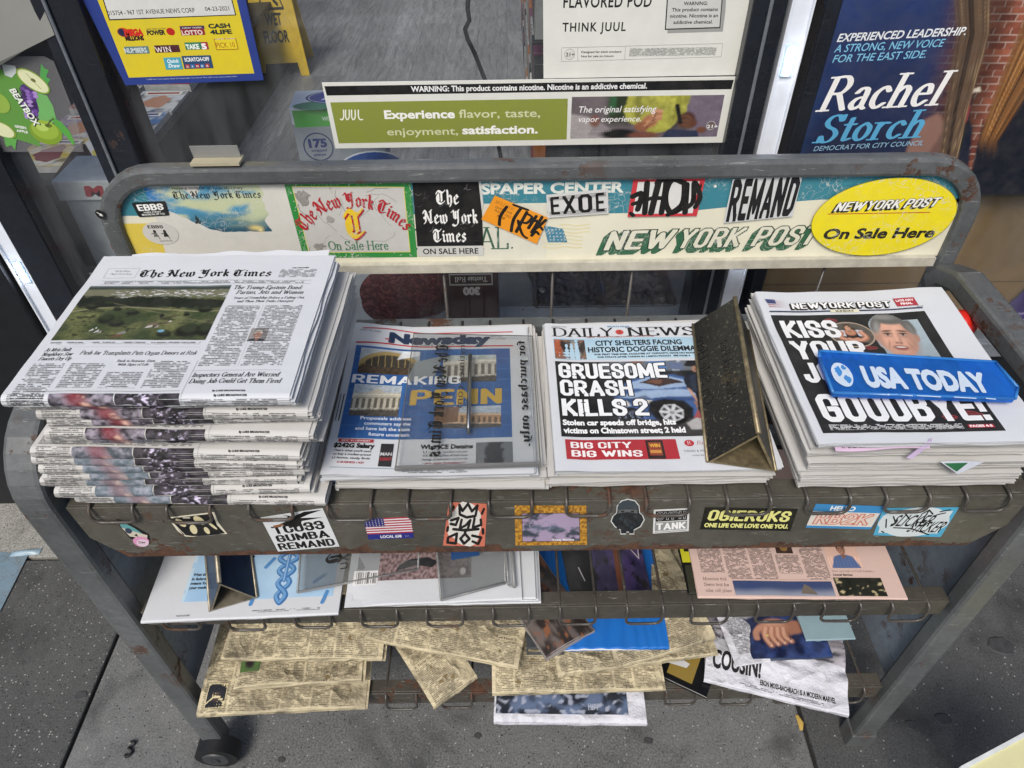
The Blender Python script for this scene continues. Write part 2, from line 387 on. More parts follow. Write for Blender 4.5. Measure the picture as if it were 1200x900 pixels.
BLK = {
 'T': (.86, '~.06,.78 .16,.95 .32,.96 .5,.86 .66,.86 .8,1|~.34,.86 .14,.66 .1,.4 .18,.16 .42,.03 .74,.2|.5,.84 .5,.22|.24,.7 .24,.24'),
 'N': (1.0, '~.04,.8 .12,.98 .28,.92 .42,.6 .6,.25 .74,.06 .92,.14|.26,.86 .26,.12 .1,.02|~.08,.5 .16,.4 .26,.44|.76,1 .76,.16|.66,.92 .86,1.02'),
 'Y': (.92, '.06,.86 .2,.98 .28,.88 .28,.5 .44,.36 .62,.46|.46,.9 .46,.44|~.72,1 .68,.7 .68,.2 .6,-.08 .34,-.2 .12,-.1|.6,.9 .78,1.0'),
 'h': (.60, '.12,1.02 .18,.94 .18,.1 .26,.0|.18,.46 .34,.64 .48,.54 .48,.12 .36,-.16'), 'e': (.54, '.16,.52 .16,.14 .28,.0 .48,.12|.16,.52 .32,.66 .46,.5 .2,.32'),
 'w': (.84, '.08,.6 .16,.54 .16,.14 .26,.02 .42,.14|.36,.62 .42,.56 .42,.14 .54,.0 .72,.14 .72,.5 .6,.68'), 'o': (.58, '.16,.52 .16,.14 .3,.0 .48,.14 .48,.5 .32,.66 .16,.52'),
 'r': (.48, '.08,.6 .18,.54 .18,.08 .28,.02|.18,.46 .32,.64 .44,.54'), 'k': (.60, '.12,1.02 .18,.94 .18,.08 .26,.0|.18,.4 .36,.64 .46,.54 .28,.36 .52,.02'),
 'i': (.34, '.08,.6 .18,.54 .18,.1 .28,.02|.16,.86 .2,.8'), 'm': (.94, '.06,.6 .16,.54 .16,.08 .24,.02|.16,.46 .32,.64 .44,.54 .44,.08 .52,.02|.44,.46 .6,.64 .74,.54 .74,.1 .84,.02'),
 's': (.52, '.44,.54 .3,.66 .16,.52 .2,.4 .42,.26 .42,.12 .28,.0 .1,.1'), 'n': (.62, '.06,.6 .16,.54 .16,.08 .24,.02|.16,.46 .34,.64 .46,.54 .46,.1 .56,.02'), 'u': (.62, '.06,.6 .16,.54 .16,.14 .28,.0 .46,.14|.46,.62 .46,.1 .56,.02'),
 'f': (.4, '.44,.92 .3,1 .18,.86 .18,.0|.06,.6 .36,.6'), 'p': (.6, '.06,.6 .18,.54 .18,-.3|.18,.46 .34,.64 .48,.52 .48,.14 .34,.0 .18,.1'), 'c': (.5, '.42,.54 .3,.66 .16,.52 .16,.14 .3,.0 .46,.12'),
 'a': (.56, '.12,.54 .28,.66 .42,.54 .42,.08 .52,.02|.42,.36 .16,.3 .16,.1 .26,.0 .42,.12'), 'l': (.32, '.1,1.02 .18,.94 .18,.1 .28,.0'), 'y': (.6, '.08,.6 .16,.54 .16,.16 .28,.02 .46,.14|.46,.62 .46,.0 .34,-.2 .12,-.26'),
 '.': (.3, '.12,.08 .2,.0'), ' ': (.3, ''),
}
def nib(w, h, ang, seg=8):
    c, s = math.cos(ang), math.sin(ang)
    if seg == 4: P = [(-w / 2, -h / 2), (w / 2, -h / 2), (w / 2, h / 2), (-w / 2, h / 2)]
    else: P = [(w / 2 * math.cos(2 * math.pi * k / seg), h / 2 * math.sin(2 * math.pi * k / seg)) for k in range(seg)]
    return [(x * c - y * s, x * s + y * c) for x, y in P]
def hull(pts):
    pts = sorted(set((round(x, 6), round(y, 6)) for x, y in pts))
    if len(pts) < 3: return pts
    def half(ps):
        o = []
        for p in ps:
            while len(o) >= 2 and (o[-1][0] - o[-2][0]) * (p[1] - o[-2][1]) - (o[-1][1] - o[-2][1]) * (p[0] - o[-2][0]) <= 1e-12: o.pop()
            o.append(p)
        return o
    a, b = half(pts), half(pts[::-1]); return a[:-1] + b[:-1]
def pen(pts, nb):
    return [hull([(p[0] + q[0], p[1] + q[1]) for p in (a, b) for q in nb]) for a, b in zip(pts[:-1], pts[1:])]
HV = {}
for _l in """A|0,0 .13,.5 .25,1 .37,.5 .5,0|.1,.26 .4,.26
B|0,0 0,1 .28,1 .38,.9 .38,.65 .28,.53 0,.53|.28,.53 .4,.42 .4,.12 .28,0 0,0
C|.4,.68 .4,.86 .3,1 .1,1 0,.86 0,.14 .1,0 .3,0 .4,.14 .4,.34
D|0,0 0,1 .26,1 .4,.86 .4,.14 .26,0 0,0
E|.36,1 0,1 0,0 .36,0|0,.5 .32,.5
F|.36,1 0,1 0,0|0,.5 .3,.5
G|.4,.7 .4,.86 .3,1 .1,1 0,.86 0,.14 .1,0 .3,0 .4,.1 .4,.46 .24,.46
H|0,0 0,1|.4,0 .4,1|0,.5 .4,.5
I|0,0 0,1
J|.3,1 .3,.14 .2,0 .1,0 0,.14 0,.3
K|0,0 0,1|.42,1 .02,.4|.12,.55 .44,0
L|0,1 0,0 .34,0
M|0,0 0,1 .28,.15 .56,1 .56,0
N|0,0 0,1 .4,0 .4,1
O|.1,1 0,.86 0,.14 .1,0 .3,0 .4,.14 .4,.86 .3,1 .1,1
P|0,0 0,1 .28,1 .4,.88 .4,.58 .28,.46 0,.46
R|0,0 0,1 .28,1 .4,.88 .4,.62 .28,.48 0,.48|.22,.48 .42,0
S|.4,.72 .4,.86 .3,1 .1,1 0,.86 0,.68 .08,.58 .32,.44 .4,.34 .4,.14 .3,0 .1,0 0,.14 0,.3
T|.22,0 .22,1|0,1 .44,1
U|0,1 0,.14 .1,0 .3,0 .4,.14 .4,1
V|0,1 .22,0 .44,1
W|0,1 .17,0 .34,.85 .51,0 .68,1
X|0,0 .44,1|0,1 .44,0
Y|0,1 .22,.45 .44,1|.22,.45 .22,0
Z|0,1 .38,1 0,0 .4,0
0|.1,1 0,.86 0,.14 .1,0 .3,0 .4,.14 .4,.86 .3,1 .1,1
1|.0,.8 .12,1 .12,0
2|0,.7 0,.86 .1,1 .3,1 .4,.86 .4,.62 0,.1 0,0 .4,0
3|0,.74 0,.86 .1,1 .3,1 .4,.86 .4,.64 .3,.53 .14,.53|.3,.53 .4,.42 .4,.14 .3,0 .1,0 0,.14 0,.28
4|.3,0 .3,1 0,.34 0,.26 .42,.26
5|.38,1 .04,1 .02,.56 .28,.6 .4,.46 .4,.14 .3,0 .1,0 0,.14 0,.26
8|.1,1 0,.86 0,.66 .1,.53 .3,.53 .4,.66 .4,.86 .3,1 .1,1|.1,.53 0,.4 0,.14 .1,0 .3,0 .4,.14 .4,.4 .3,.53
9|.4,.5 .1,.46 0,.6 0,.86 .1,1 .3,1 .4,.86 .4,.14 .3,0 .1,0 0,.16
6|0,.5 .3,.54 .4,.4 .4,.14 .3,0 .1,0 0,.14 0,.86 .1,1 .3,1 .4,.84
$|.4,.72 .4,.86 .3,.95 .1,.95 0,.86 0,.66 .4,.36 .4,.14 .3,.05 .1,.05 0,.14 0,.28|.2,1.05 .2,-.05
-|0,.45 .2,.45
.|0,0 0,.02
,|0,0 -.03,-.12
!|0,1 0,.36|0,0 0,.02""".split('\n'):
    _c, _r = _l.split('|', 1); _st = parse(_r); _mx = max(p[0] for q in _st for p in q)
    HV[_c] = (_mx, [[(p[0] + .115, .075 + p[1] * .85) for p in q] for q in _st])
FONTS = {'serif': (SER, lambda b: nib(.075 + b, .045 + b * .25, .12, 8), .11), 'serifn': (SER, lambda b: nib(.10 + b, .05 + b * .2, 0, 8), .0), 'black': (BLK, lambda b: nib(.15 + b, .045, .72, 4), 0)}
_gc = {}
def glyph_drawn(font, ch, bold):
    k = (font, ch, bold)
    if k in _gc: return _gc[k]
    if font == 'heavy':
        if ch not in HV: _gc[k] = (.26, []); return _gc[k]
        mx, st = HV[ch]; nb = nib(.175 + bold, .15 + bold, 0, 12); polys = []
        for pts in st:
            # round nib on curves, square ends
            nbs = nib(.175 + bold, .15 + bold, 0, 4)
            for i, (a, b) in enumerate(zip(pts[:-1], pts[1:])):
                straight = abs(a[0] - b[0]) < .01 or abs(a[1] - b[1]) < .01
                polys += pen([a, b], nbs if (straight and (len(pts) < 4)) else nb)
            for e in (pts[0], pts[-1]):
                if pts[0] != pts[-1]: polys.append([(e[0] + q[0], e[1] + q[1]) for q in nbs])
        _gc[k] = (mx + .26, polys); return _gc[k]
    tab, nf, sw = FONTS[font]
    if ch not in tab: ch = ' '
    adv, st = tab[ch]; polys = []; nb = nf(bold)
    if st.strip():
        for pts in parse(st):
            polys += pen(pts, nb)
            if sw:
                for a, b in ((pts[0], pts[1]), (pts[-1], pts[-2])):
                    if abs(a[0] - b[0]) < .62 * abs(a[1] - b[1]) and min(abs(a[1] - q) for q in (0, 1, .62, -.3)) < .012:
                        e = sw + bold * .8
                        polys += pen([(a[0] - e, a[1]), (a[0] + e, a[1])], nib(.03, .05, 0, 4))
    _gc[k] = (adv + bold * .6, polys); return _gc[k]
_cap = [None]; _tc = {}
def glyph_sans(s, bold, spacing=1.0):
    k = (s, bold, spacing)
    if k in _tc: return _tc[k]
    def conv(t, off):
        cu = bpy.data.curves.new('t', 'FONT'); cu.body = t; cu.offset = off; cu.space_character = spacing; cu.resolution_u = 3
        o = bpy.data.objects.new('t', cu); COL.objects.link(o)
        bpy.context.view_layer.update()
        me = bpy.data.meshes.new_from_object(o.evaluated_get(bpy.context.evaluated_depsgraph_get()))
        vs = [(v.co.x, v.co.y) for v in me.vertices]; fs = [tuple(p.vertices) for p in me.polygons]
        bpy.data.objects.remove(o); bpy.data.curves.remove(cu); bpy.data.meshes.remove(me); return vs, fs
    if _cap[0] is None:
        v, f = conv('H', 0); _cap[0] = max(y for x, y in v) - min(y for x, y in v)
    c = _cap[0]; v, f = conv(s, min(bold, .035) * c)
    v = [(x / c, y / c) for x, y in v]
    _tc[k] = (v, f); return _tc[k]

def dil(v, f, bold):
    ex = bold - .035
    if ex < .004: return []
    return [([(x + ex * math.cos(q * math.pi / 4), y + ex * math.sin(q * math.pi / 4)) for x, y in v], f, 5e-7 * (q + 1)) for q in range(8)]
LL = [0]
class Art:
    """flat print on a surface: fn(u, v, lift) -> 3-D point"""
    def __init__(s, fn, sub=None):
        s.fn = fn; s.L = 0; s.v = []; s.f = []; s.c = []; s.mi = []; s.uv = []; s.sub = sub; s.step = 1.5e-5
    def _lift(s): s.L += 1; return 6e-5 + s.L * s.step
    def faces(s, vs, fs, cols, mi=0, lift=None, uvs=None):
        """cols: one colour, or one per vertex"""
        lift = s._lift() if lift is None else lift; b = len(s.v)
        if s.sub and not isinstance(cols, list) and uvs is None and vs:
            vs, fs = s.refine(vs, fs)
        s.v += [tuple(s.fn(x, y, lift)) for x, y in vs]
        per = isinstance(cols, list)
        for f in fs:
            s.f.append(tuple(i + b for i in f)); s.mi.append(mi)
            for i in f:
                s.c += [*(cols[i] if per else cols), 1.0]
                s.uv += list(uvs[i] if uvs else vs[i])
    def refine(s, vs, fs):
        vs = [tuple(v[:2]) for v in vs]; T = []
        lim = s.sub * 1.5
        def long(g):
            xs = [vs[i][0] for i in g]; ys = [vs[i][1] for i in g]; return max(xs) - min(xs) > lim or max(ys) - min(ys) > lim
        out = []; todo = []
        for g in fs:
            if long(g): todo += [(g[0], g[i], g[i + 1]) for i in range(1, len(g) - 1)]
            else: out.append(g)
        mid = {}
        while todo:
            g = todo.pop()
            if not long(g): out.append(g); continue
            m = []
            for a, b in ((g[0], g[1]), (g[1], g[2]), (g[2], g[0])):
                k = (min(a, b), max(a, b))
                if k not in mid: mid[k] = len(vs); vs.append(((vs[a][0] + vs[b][0]) / 2, (vs[a][1] + vs[b][1]) / 2))
                m.append(mid[k])
            todo += [(g[0], m[0], m[2]), (m[0], g[1], m[1]), (m[2], m[1], g[2]), (m[0], m[1], m[2])]
        return vs, out
    def poly(s, pts, col, mi=0):
        col = lin(col)
        if len(pts) > 4:
            tris = mgeo.tessellate_polygon([[Vector((x * 1000, y * 1000, 0)) for x, y in pts]])
            s.faces(pts, [tuple(t) for t in tris], col, mi)
        else: s.faces(pts, [tuple(range(len(pts)))], col, mi)
    def rect(s, x0, y0, x1, y1, col, mi=0):
        nx = ny = 1
        if s.sub: nx = max(1, int(abs(x1 - x0) / s.sub)); ny = max(1, int(abs(y1 - y0) / s.sub))
        vs = [(x0 + (x1 - x0) * i / nx, y0 + (y1 - y0) * j / ny) for j in range(ny + 1) for i in range(nx + 1)]
        s.faces(vs, [(j * (nx + 1) + i, j * (nx + 1) + i + 1, (j + 1) * (nx + 1) + i + 1, (j + 1) * (nx + 1) + i) for j in range(ny) for i in range(nx)], lin(col), mi)
    def ell(s, cx, cy, rx, ry, col, n=28, rot=0, mi=0):
        c, q = math.cos(rot), math.sin(rot)
        s.poly([(cx + rx * math.cos(a) * c - ry * math.sin(a) * q, cy + rx * math.cos(a) * q + ry * math.sin(a) * c) for a in (2 * math.pi * k / n for k in range(n))], col, mi)
    def blob(s, cx, cy, rx, ry, col, seed=0, j=.25, n=22, mi=0):
        s.poly([(cx + rx * math.cos(a) * (1 + j * nz(math.cos(a) * 1.7 + seed, math.sin(a) * 1.7, seed)), cy + ry * math.sin(a) * (1 + j * nz(math.cos(a) * 1.7, math.sin(a) * 1.7 + seed, 5.))) for a in (2 * math.pi * k / n for k in range(n))], col, mi)
    def line(s, pts, w, col, closed=False, smooth=False, mi=0, asp=1.0, nibp=None):
        if closed: pts = list(pts) + [pts[0]]
        if smooth: pts = crom([tuple(p) for p in pts], 5)
        nb = [(x * asp, y) for x, y in nib(w, w, 0, 8)] if nibp is None else nibp
        l0 = s._lift(); col = lin(col)
        for i, pg in enumerate(pen(pts, nb)):
            if len(pg) > 2: s.faces(pg, [tuple(range(len(pg)))], col, mi, l0 + i * 5e-7)
    def frame(s, x0, y0, x1, y1, w, col, wx=None):
        wx = w if wx is None else wx
        s.rect(x0, y0, x1, y0 + w, col); s.rect(x0, y1 - w, x1, y1, col); s.rect(x0, y0 + w, x0 + wx, y1 - w, col); s.rect(x1 - wx, y0 + w, x1, y1 - w, col)
    def img(s, x0, y0, x1, y1, nx, ny, func, mi=0):
        """printed picture: func(u, v) -> colour, u right, v up, both 0..1"""
        vs, cs = [], []
        for j in range(ny + 1):
            for i in range(nx + 1):
                vs.append((x0 + (x1 - x0) * i / nx, y0 + (y1 - y0) * j / ny)); cs.append(tuple(max(0, c) for c in func(i / nx, j / ny)))
        s.faces(vs, [(j * (nx + 1) + i, j * (nx + 1) + i + 1, (j + 1) * (nx + 1) + i + 1, (j + 1) * (nx + 1) + i) for j in range(ny) for i in range(nx)], cs, mi)
    def body(s, x0, y0, x1, y1, mi=2, k=1.0, seed=0):
        nx = ny = 1
        if s.sub: nx = max(1, int(abs(x1 - x0) / s.sub)); ny = max(1, int(abs(y1 - y0) / s.sub))
        vs = [(x0 + (x1 - x0) * i / nx, y0 + (y1 - y0) * j / ny) for j in range(ny + 1) for i in range(nx + 1)]
        s.faces(vs, [(j * (nx + 1) + i, j * (nx + 1) + i + 1, (j + 1) * (nx + 1) + i + 1, (j + 1) * (nx + 1) + i) for j in range(ny) for i in range(nx)], (0, 0, 0), mi,
                uvs=[((x - x0) * k + seed * 1.37, (y - y1) * k + 30 * .003) for x, y in vs])
    def text(s, t, x, y, h, w=None, col='#101010', font='sans', bold=0.0, shear=0.0, align='l', rot=0, mi=0, sp=1.0, arc=None, warp=None, lift=None):
        """cap height h, optional total width w; arc=(cx, cy, R, a0, a1)"""
        col = lin(col); items = []; l0 = s._lift() if lift is None else lift
        if font == 'sans':
            if arc is None:
                v, f = glyph_sans(t, bold, sp)
                if not v: return
                x0 = min(p[0] for p in v); v = [(p[0] - x0, p[1]) for p in v]; W = max(p[0] for p in v); items = [(v, f, 0)] + dil(v, f, bold)
            else:
                W = 0
                for ch in t:
                    if ch == ' ': W += .4; continue
                    v, f = glyph_sans(ch, bold); x0 = min(p[0] for p in v); ww = max(p[0] for p in v) - x0
                    v = [(p[0] - x0 + W, p[1]) for p in v]; items += [(v, f, 0)] + dil(v, f, bold); W += ww + .12
        else:
            W = 0
            for ch in t:
                adv, pg = glyph_drawn(font, ch, bold)
                for k, p in enumerate(pg):
                    if len(p) > 2: items.append(([(q[0] + W, q[1]) for q in p], [tuple(range(len(p)))], k * 5e-7))
                W += adv * sp
        kx = h if w is None else w / W
        dx = {'l': 0, 'c': -W * kx / 2, 'r': -W * kx}[align]
        c, q = math.cos(rot), math.sin(rot)
        for v, f, dl in items:
            if arc:
                cx, cy, R, a0, a1 = arc; out = []
                mx = sum(p[0] for p in v) / len(v)
                for p in v:
                    a = a0 + (a1 - a0) * (p[0] / W); rr = R + p[1] * h
                    out.append((cx + rr * math.sin(a), cy + rr * math.cos(a)))
            else:
                out = []
                for p in v:
                    X, Y = p[0] * kx + dx + shear * p[1] * h, p[1] * h
                    if warp: X, Y = warp(X, Y)
                    out.append((x + X * c - Y * q, y + X * q + Y * c))
            s.faces(out, f, col, mi, l0 + dl)
    def para(s, lines, x, y, h, lead, **kw):
        for i, t in enumerate(lines): s.text(t, x, y - i * lead, h, **kw)
    def barcode(s, x0, y0, x1, y1, n=24, col='#101010'):
        r = random.Random(7); x = x0; st = (x1 - x0) / n
        for i in range(n):
            if r.random() < .6: s.rect(x, y0, x + st * r.uniform(.4, .95), y1, col)
            x += st
    def build(s, name, parent, mats=None, label=None):
        me = bpy.data.meshes.new(name); me.from_pydata(s.v, [], s.f)
        for m in (mats or [INK, INKG, BODY, BODYW]): me.materials.append(m)
        me.polygons.foreach_set('material_index', s.mi)
        ca = me.color_attributes.new('Col', 'FLOAT_COLOR', 'CORNER'); ca.data.foreach_set('color', s.c)
        uv = me.uv_layers.new(name='UVMap'); uv.data.foreach_set('uv', s.uv)
        me.update(); LL[0] = s.L
        o = link(bpy.data.objects.new(name, me), parent)
        if label: o['label'] = label
        return o
def planeXZ(Y, org=(0, 0, 0)):
    """print on an upright plane facing the street: u = X, v = height"""
    return lambda u, v, l: (u - org[0], Y - l - org[1], v - org[2])
def quad(A, B, C, D, nrm, org=(0, 0, 0)):
    """A bottom-left, B bottom-right, C top-right, D top-left"""
    A, B, C, D, nrm, org = map(Vector, (A, B, C, D, nrm, org))
    return lambda u, v, l: A * (1 - u) * (1 - v) + B * u * (1 - v) + C * u * v + D * (1 - u) * v + nrm * l - org
# ------------------------------------------------------------ printed photographs, painted cell by cell from noise and soft shapes
import numpy as np
def vnoise(nx, ny, fx, fy, seed, oct_=3):
    """smooth value noise, -0.5..0.5; fx, fy cells across"""
    out = np.zeros((ny + 1, nx + 1)); amp, tot = 1.0, 0.0; r = np.random.RandomState(seed)
    for o in range(oct_):
        gx, gy = max(2, int(fx * 2 ** o) + 2), max(2, int(fy * 2 ** o) + 2); g = r.rand(gy + 1, gx + 1)
        X = np.linspace(0, gx - 1e-3, nx + 1); Y = np.linspace(0, gy - 1e-3, ny + 1)
        xi, yi = X.astype(int), Y.astype(int); tx, ty = X - xi, Y - yi; tx = tx * tx * (3 - 2 * tx); ty = ty * ty * (3 - 2 * ty)
        a = g[np.ix_(yi, xi)]; b = g[np.ix_(yi, np.minimum(xi + 1, gx))]; c = g[np.ix_(np.minimum(yi + 1, gy), xi)]; d = g[np.ix_(np.minimum(yi + 1, gy), np.minimum(xi + 1, gx))]
        out += amp * ((a * (1 - tx) + b * tx) * (1 - ty)[:, None] + (c * (1 - tx) + d * tx) * ty[:, None]); tot += amp; amp *= .55
    return out / tot - .5
def nstep(a, b, x):
    t = np.clip((x - a) / (b - a), 0, 1); return t * t * (3 - 2 * t)
class Canvas:
    def __init__(s, nx, ny, col, asp=None):
        s.nx, s.ny = nx, ny; s.U, s.V = np.meshgrid(np.linspace(0, 1, nx + 1), np.linspace(0, 1, ny + 1)); s.asp = asp or nx / ny
        s.c = np.ones((ny + 1, nx + 1, 3)) * np.array(lin(col))
    def n(s, fx, fy, seed, o=3): return vnoise(s.nx, s.ny, fx, fy, seed, o)
    def put(s, m, col):
        c = np.array(lin(col)) if isinstance(col, str) else np.array(col); s.c = s.c * (1 - m[..., None]) + c * m[..., None]
    def grad(s, c0, c1, t): s.c = np.array(lin(c0)) * (1 - t[..., None]) + np.array(lin(c1)) * t[..., None]
    def ell(s, cx, cy, rx, ry, col, soft=.15, rot=0, a=1.0, wob=0, seed=1):
        dx, dy = (s.U - cx) * s.asp, s.V - cy; c, q = math.cos(rot), math.sin(rot); x, y = dx * c + dy * q, -dx * q + dy * c
        d = np.sqrt((x / (rx * s.asp)) ** 2 + (y / ry) ** 2)
        if wob: d = d + wob * s.n(6, 6, seed)
        s.put(a * nstep(1 + soft, 1 - soft, d), col)
    def poly(s, pts, col, blur=1, a=1.0, wob=0, seed=3):
        U, V = s.U, s.V
        if wob: U = U + wob * s.n(10, 10, seed); V = V + wob * s.n(10, 10, seed + 1)
        m = np.zeros_like(U, bool); n = len(pts)
        for i in range(n):
            x0, y0 = pts[i]; x1, y1 = pts[(i + 1) % n]
            if y0 == y1: continue
            cond = ((V >= min(y0, y1)) & (V < max(y0, y1))) & (U < (x1 - x0) * (V - y0) / (y1 - y0) + x0); m ^= cond
        m = m.astype(float)
        for _ in range(blur):
            p = np.pad(m, 1, mode='edge'); m = (p[:-2, 1:-1] + p[2:, 1:-1] + p[1:-1, :-2] + p[1:-1, 2:] + 4 * p[1:-1, 1:-1]) / 8
        s.put(m * a, col); return m
    def line(s, pts, w, col, a=1.0, soft=.4):
        pts = crom([tuple(p) for p in pts], 4); best = np.full(s.U.shape, 9.0)
        for p, q in zip(pts[:-1], pts[1:]):
            ax, ay = (q[0] - p[0]) * s.asp, q[1] - p[1]; L = ax * ax + ay * ay + 1e-12
            t = np.clip(((s.U - p[0]) * s.asp * ax + (s.V - p[1]) * ay) / L, 0, 1); d = np.hypot((s.U - p[0]) * s.asp - t * ax, s.V - p[1] - t * ay); best = np.minimum(best, d)
        s.put(a * nstep(w * (1 + soft), w * (1 - soft), best), col)
    def mul(s, f): s.c = s.c * f[..., None]
    def grain(s, amp=.18, seed=9):
        r = np.random.RandomState(seed); s.mul(1 + amp * (r.rand(*s.U.shape) - .5) * 2); s.mul(1 + amp * 1.6 * s.n(s.nx / 5, s.ny / 5, seed + 1, 2))
    def arr(s): return np.clip(s.c, .004, .95)
def _canvas(A, x0, y0, x1, y1, cv, mi=0, shape=None):
    nx, ny = cv.nx, cv.ny; c = cv.arr().reshape(-1, 3); X, Y = x0 + (x1 - x0) * cv.U.ravel(), y0 + (y1 - y0) * cv.V.ravel()
    vs = list(zip(X.tolist(), Y.tolist()))
    if shape: vs = [shape(u, v) for u, v in zip(cv.U.ravel().tolist(), cv.V.ravel().tolist())]
    A.faces(vs, [(j * (nx + 1) + i, j * (nx + 1) + i + 1, (j + 1) * (nx + 1) + i + 1, (j + 1) * (nx + 1) + i) for j in range(ny) for i in range(nx)], [tuple(q) for q in c.tolist()], mi)
Art.canvas = _canvas
# ------------------------------------------------------------ the setting: pavement and shop
def ground_mat(name, base, dark, speck=.6, seed=0.0, blue=None):
    m, nt, b = base_mat(name); P0 = world_vec(nt)
    mp = N(nt, 'ShaderNodeMapping'); mp.inputs['Location'].default_value = (seed, seed * 2, 0); nt.links.new(P0, mp.inputs[0]); P = mp.outputs[0]
    big = noise_n(nt, 2.2, 6, .62, P); fine = noise_n(nt, 260, 4, .7, P); mid = noise_n(nt, 30, 5, .7, P)
    c = mixn(nt, ramp(nt, big, [(.35, 0.0), (.68, 1.0)]), lin(dark), lin(base))
    c = mixn(nt, ramp(nt, mid, [(.35, .45), (.6, 0.0)]), c, tuple(x * .5 for x in lin(dark)))
    c = mixn(nt, ramp(nt, fine, [(.36, 0.0), (.66, .65)]), c, tuple(min(1, x * 1.8) for x in lin(base)))
    vo = N(nt, 'ShaderNodeTexVoronoi', feature='F1'); vo.inputs['Scale'].default_value = 170; nt.links.new(P, vo.inputs['Vector'])
    sepc = N(nt, 'ShaderNodeSeparateColor'); nt.links.new(vo.outputs['Color'], sepc.inputs[0])
    near = ramp(nt, vo.outputs['Distance'], [(.22, 1.0), (.30, 0.0)])
    sel = math_n(nt, 'GREATER_THAN', sepc.outputs[0], 1 - .10 * speck)
    c = mixn(nt, math_n(nt, 'MULTIPLY', near, sel), c, (.36, .36, .34))
    seld = math_n(nt, 'LESS_THAN', sepc.outputs[1], .12 * speck)
    c = mixn(nt, math_n(nt, 'MULTIPLY', near, seld), c, (.012, .012, .013))
    stain = noise_n(nt, 5.5, 5, .6, P, .4)
    c = mixn(nt, ramp(nt, stain, [(.54, 0.0), (.68, .6)]), c, tuple(x * .45 for x in lin(dark)))
    if blue:
        c = mixn(nt, ramp(nt, noise_n(nt, 14, 6, .75, P), [(.40, 0.0), (.56, .8)]), c, lin(blue))
    nt.links.new(c, b.inputs['Base Color']); b.inputs['Roughness'].default_value = .82
    bump(nt, b, math_n(nt, 'ADD', fine, mid), .6, .0012)
    MATS[name] = m; return m
G1 = ground_mat('worn_concrete', '#4a4b4a', '#303131', 2.4)
G0 = ground_mat('worn_concrete_grey', '#686968', '#434445', .8, 1.7)
G2 = ground_mat('worn_concrete_plain', '#4b4c4c', '#2e2f30', .6, 3.3)
G3 = ground_mat('pale_speckled_concrete', '#92918a', '#6a6a66', 1.8, 6.1)
G4 = ground_mat('blue_painted_concrete', '#6c7578', '#50595e', 1.5, 9.2, '#6d8798')
JN = simple('joint_dirt', '#232220', .9, var=.4, scale=60, bumps=.5)

def slab(x0, x1, y0, y1, mat, z=0.0, n=3):
    b = MB(); r = .005
    b.box(x0 + .004, x1 - .004, y0 + .004, y1 - .004, -.06, z)
    return b, mat
b = MB(); b.sheet(lambda u, v: (-60 + 120 * u, -60 + 61.29 * v, -.012), 8, 8)
ground = tag(b.build('ground', JN), kind='structure')
xs = [-4.1, -2.5, -.90, .585, 2.1, 3.6]; ys = [-3.2, -1.9, -.5, 1.0]
pave = bpy.data.objects.new('pavement', None); link(pave); tag(pave, kind='structure')
for i in range(len(xs) - 1):
    for j in range(len(ys) - 1):
        b, mm = slab(xs[i], xs[i + 1], ys[j], ys[j + 1], G1 if i < 2 else (G0 if i == 2 else G2))
        b.build('paving_slab', mm, pave, bevel=.004)
# the strip of paler slabs along the shop front, blue paint worn on it
for i in range(len(xs) - 1):
    if i == 1:
        b = MB(); b.box(xs[i] + .004, -1.12, 1.004, 1.2, -.06, .001); b.build('paving_slab', G3, pave, bevel=.003)
        b = MB(); b.box(-1.118, xs[i + 1] - .004, 1.004, 1.2, -.06, .001); b.build('paving_slab', G2, pave, bevel=.003)
    else:
        b, mm = slab(xs[i], xs[i + 1], 1.0, 1.2, G3 if i == 0 else G2); b.build('paving_slab', mm, pave, bevel=.004)
# painted patch, a thin coat on the slab at the left
p = [onZ(-60, 640, .004), onZ(-60, 760, .004), onZ(0, 716, .004), onZ(33, 650, .004)]
b = MB(); b.add([(q.x, q.y, .0035) for q in p], [(0, 1, 2, 3)])
b.build('paint_patch', G4, pave)
# gum spots trodden flat and bits of grit
GUM = simple('old_gum', '#3a3a3b', .6, var=.3, scale=60)
b = MB()
rg = random.Random(5)
for (px, py, r) in [(1172, 757, .022), (1105, 843, .013), (1068, 850, .010), (760, 868, .007), (935, 755, .006), (95, 815, .010), (560, 862, .006), (1180, 640, .016), (330, 890, .006)]:
    c = onZ(px, py, .0); n = 12; pts = []
    for k in range(n):
        a = 2 * math.pi * k / n; rr = r * (1 + .35 * nz(math.cos(a) * 2 + px, math.sin(a) * 2))
        pts.append((c.x + rr * 1.35 * math.cos(a), c.y + rr * math.sin(a), .0004))
    top = [(x * .85 + c.x * .15, y * .85 + c.y * .15, .0018) for x, y, z in pts]
    b.add(pts + top, [(k, (k + 1) % n, n + (k + 1) % n, n + k) for k in range(n)] + [tuple(range(n, 2 * n))])
tag(b.build('gum_spots', GUM, pave), kind='stuff')
LEAF = simple('dry_leaf', '#b89a4e', .8); TWIG = simple('black_scrap', '#1b1b1b', .6)
def scrap(name, label, cat, px, py, pts, mat, h=.003):
    c = onZ(px, py, h); t = thing(name, label, cat, (c.x, c.y, 0))
    sx = crom([(x, y) for x, y, z in pts], 6); b = MB(); b.tube([(x, y, .003 + .003 * abs(math.sin(i * .35))) for i, (x, y) in enumerate(sx)], .0026, 7); b.build('strand', mat, t); return t
scrap('twist_of_rubber', 'curled black scrap lying on the pavement left of the caster', 'scrap', 152, 880, [(-.004, .018, 0), (.005, .014, .004), (-.003, .005, .006), (.006, -.002, .003), (0, -.012, 0), (-.007, -.007, .002)], TWIG)
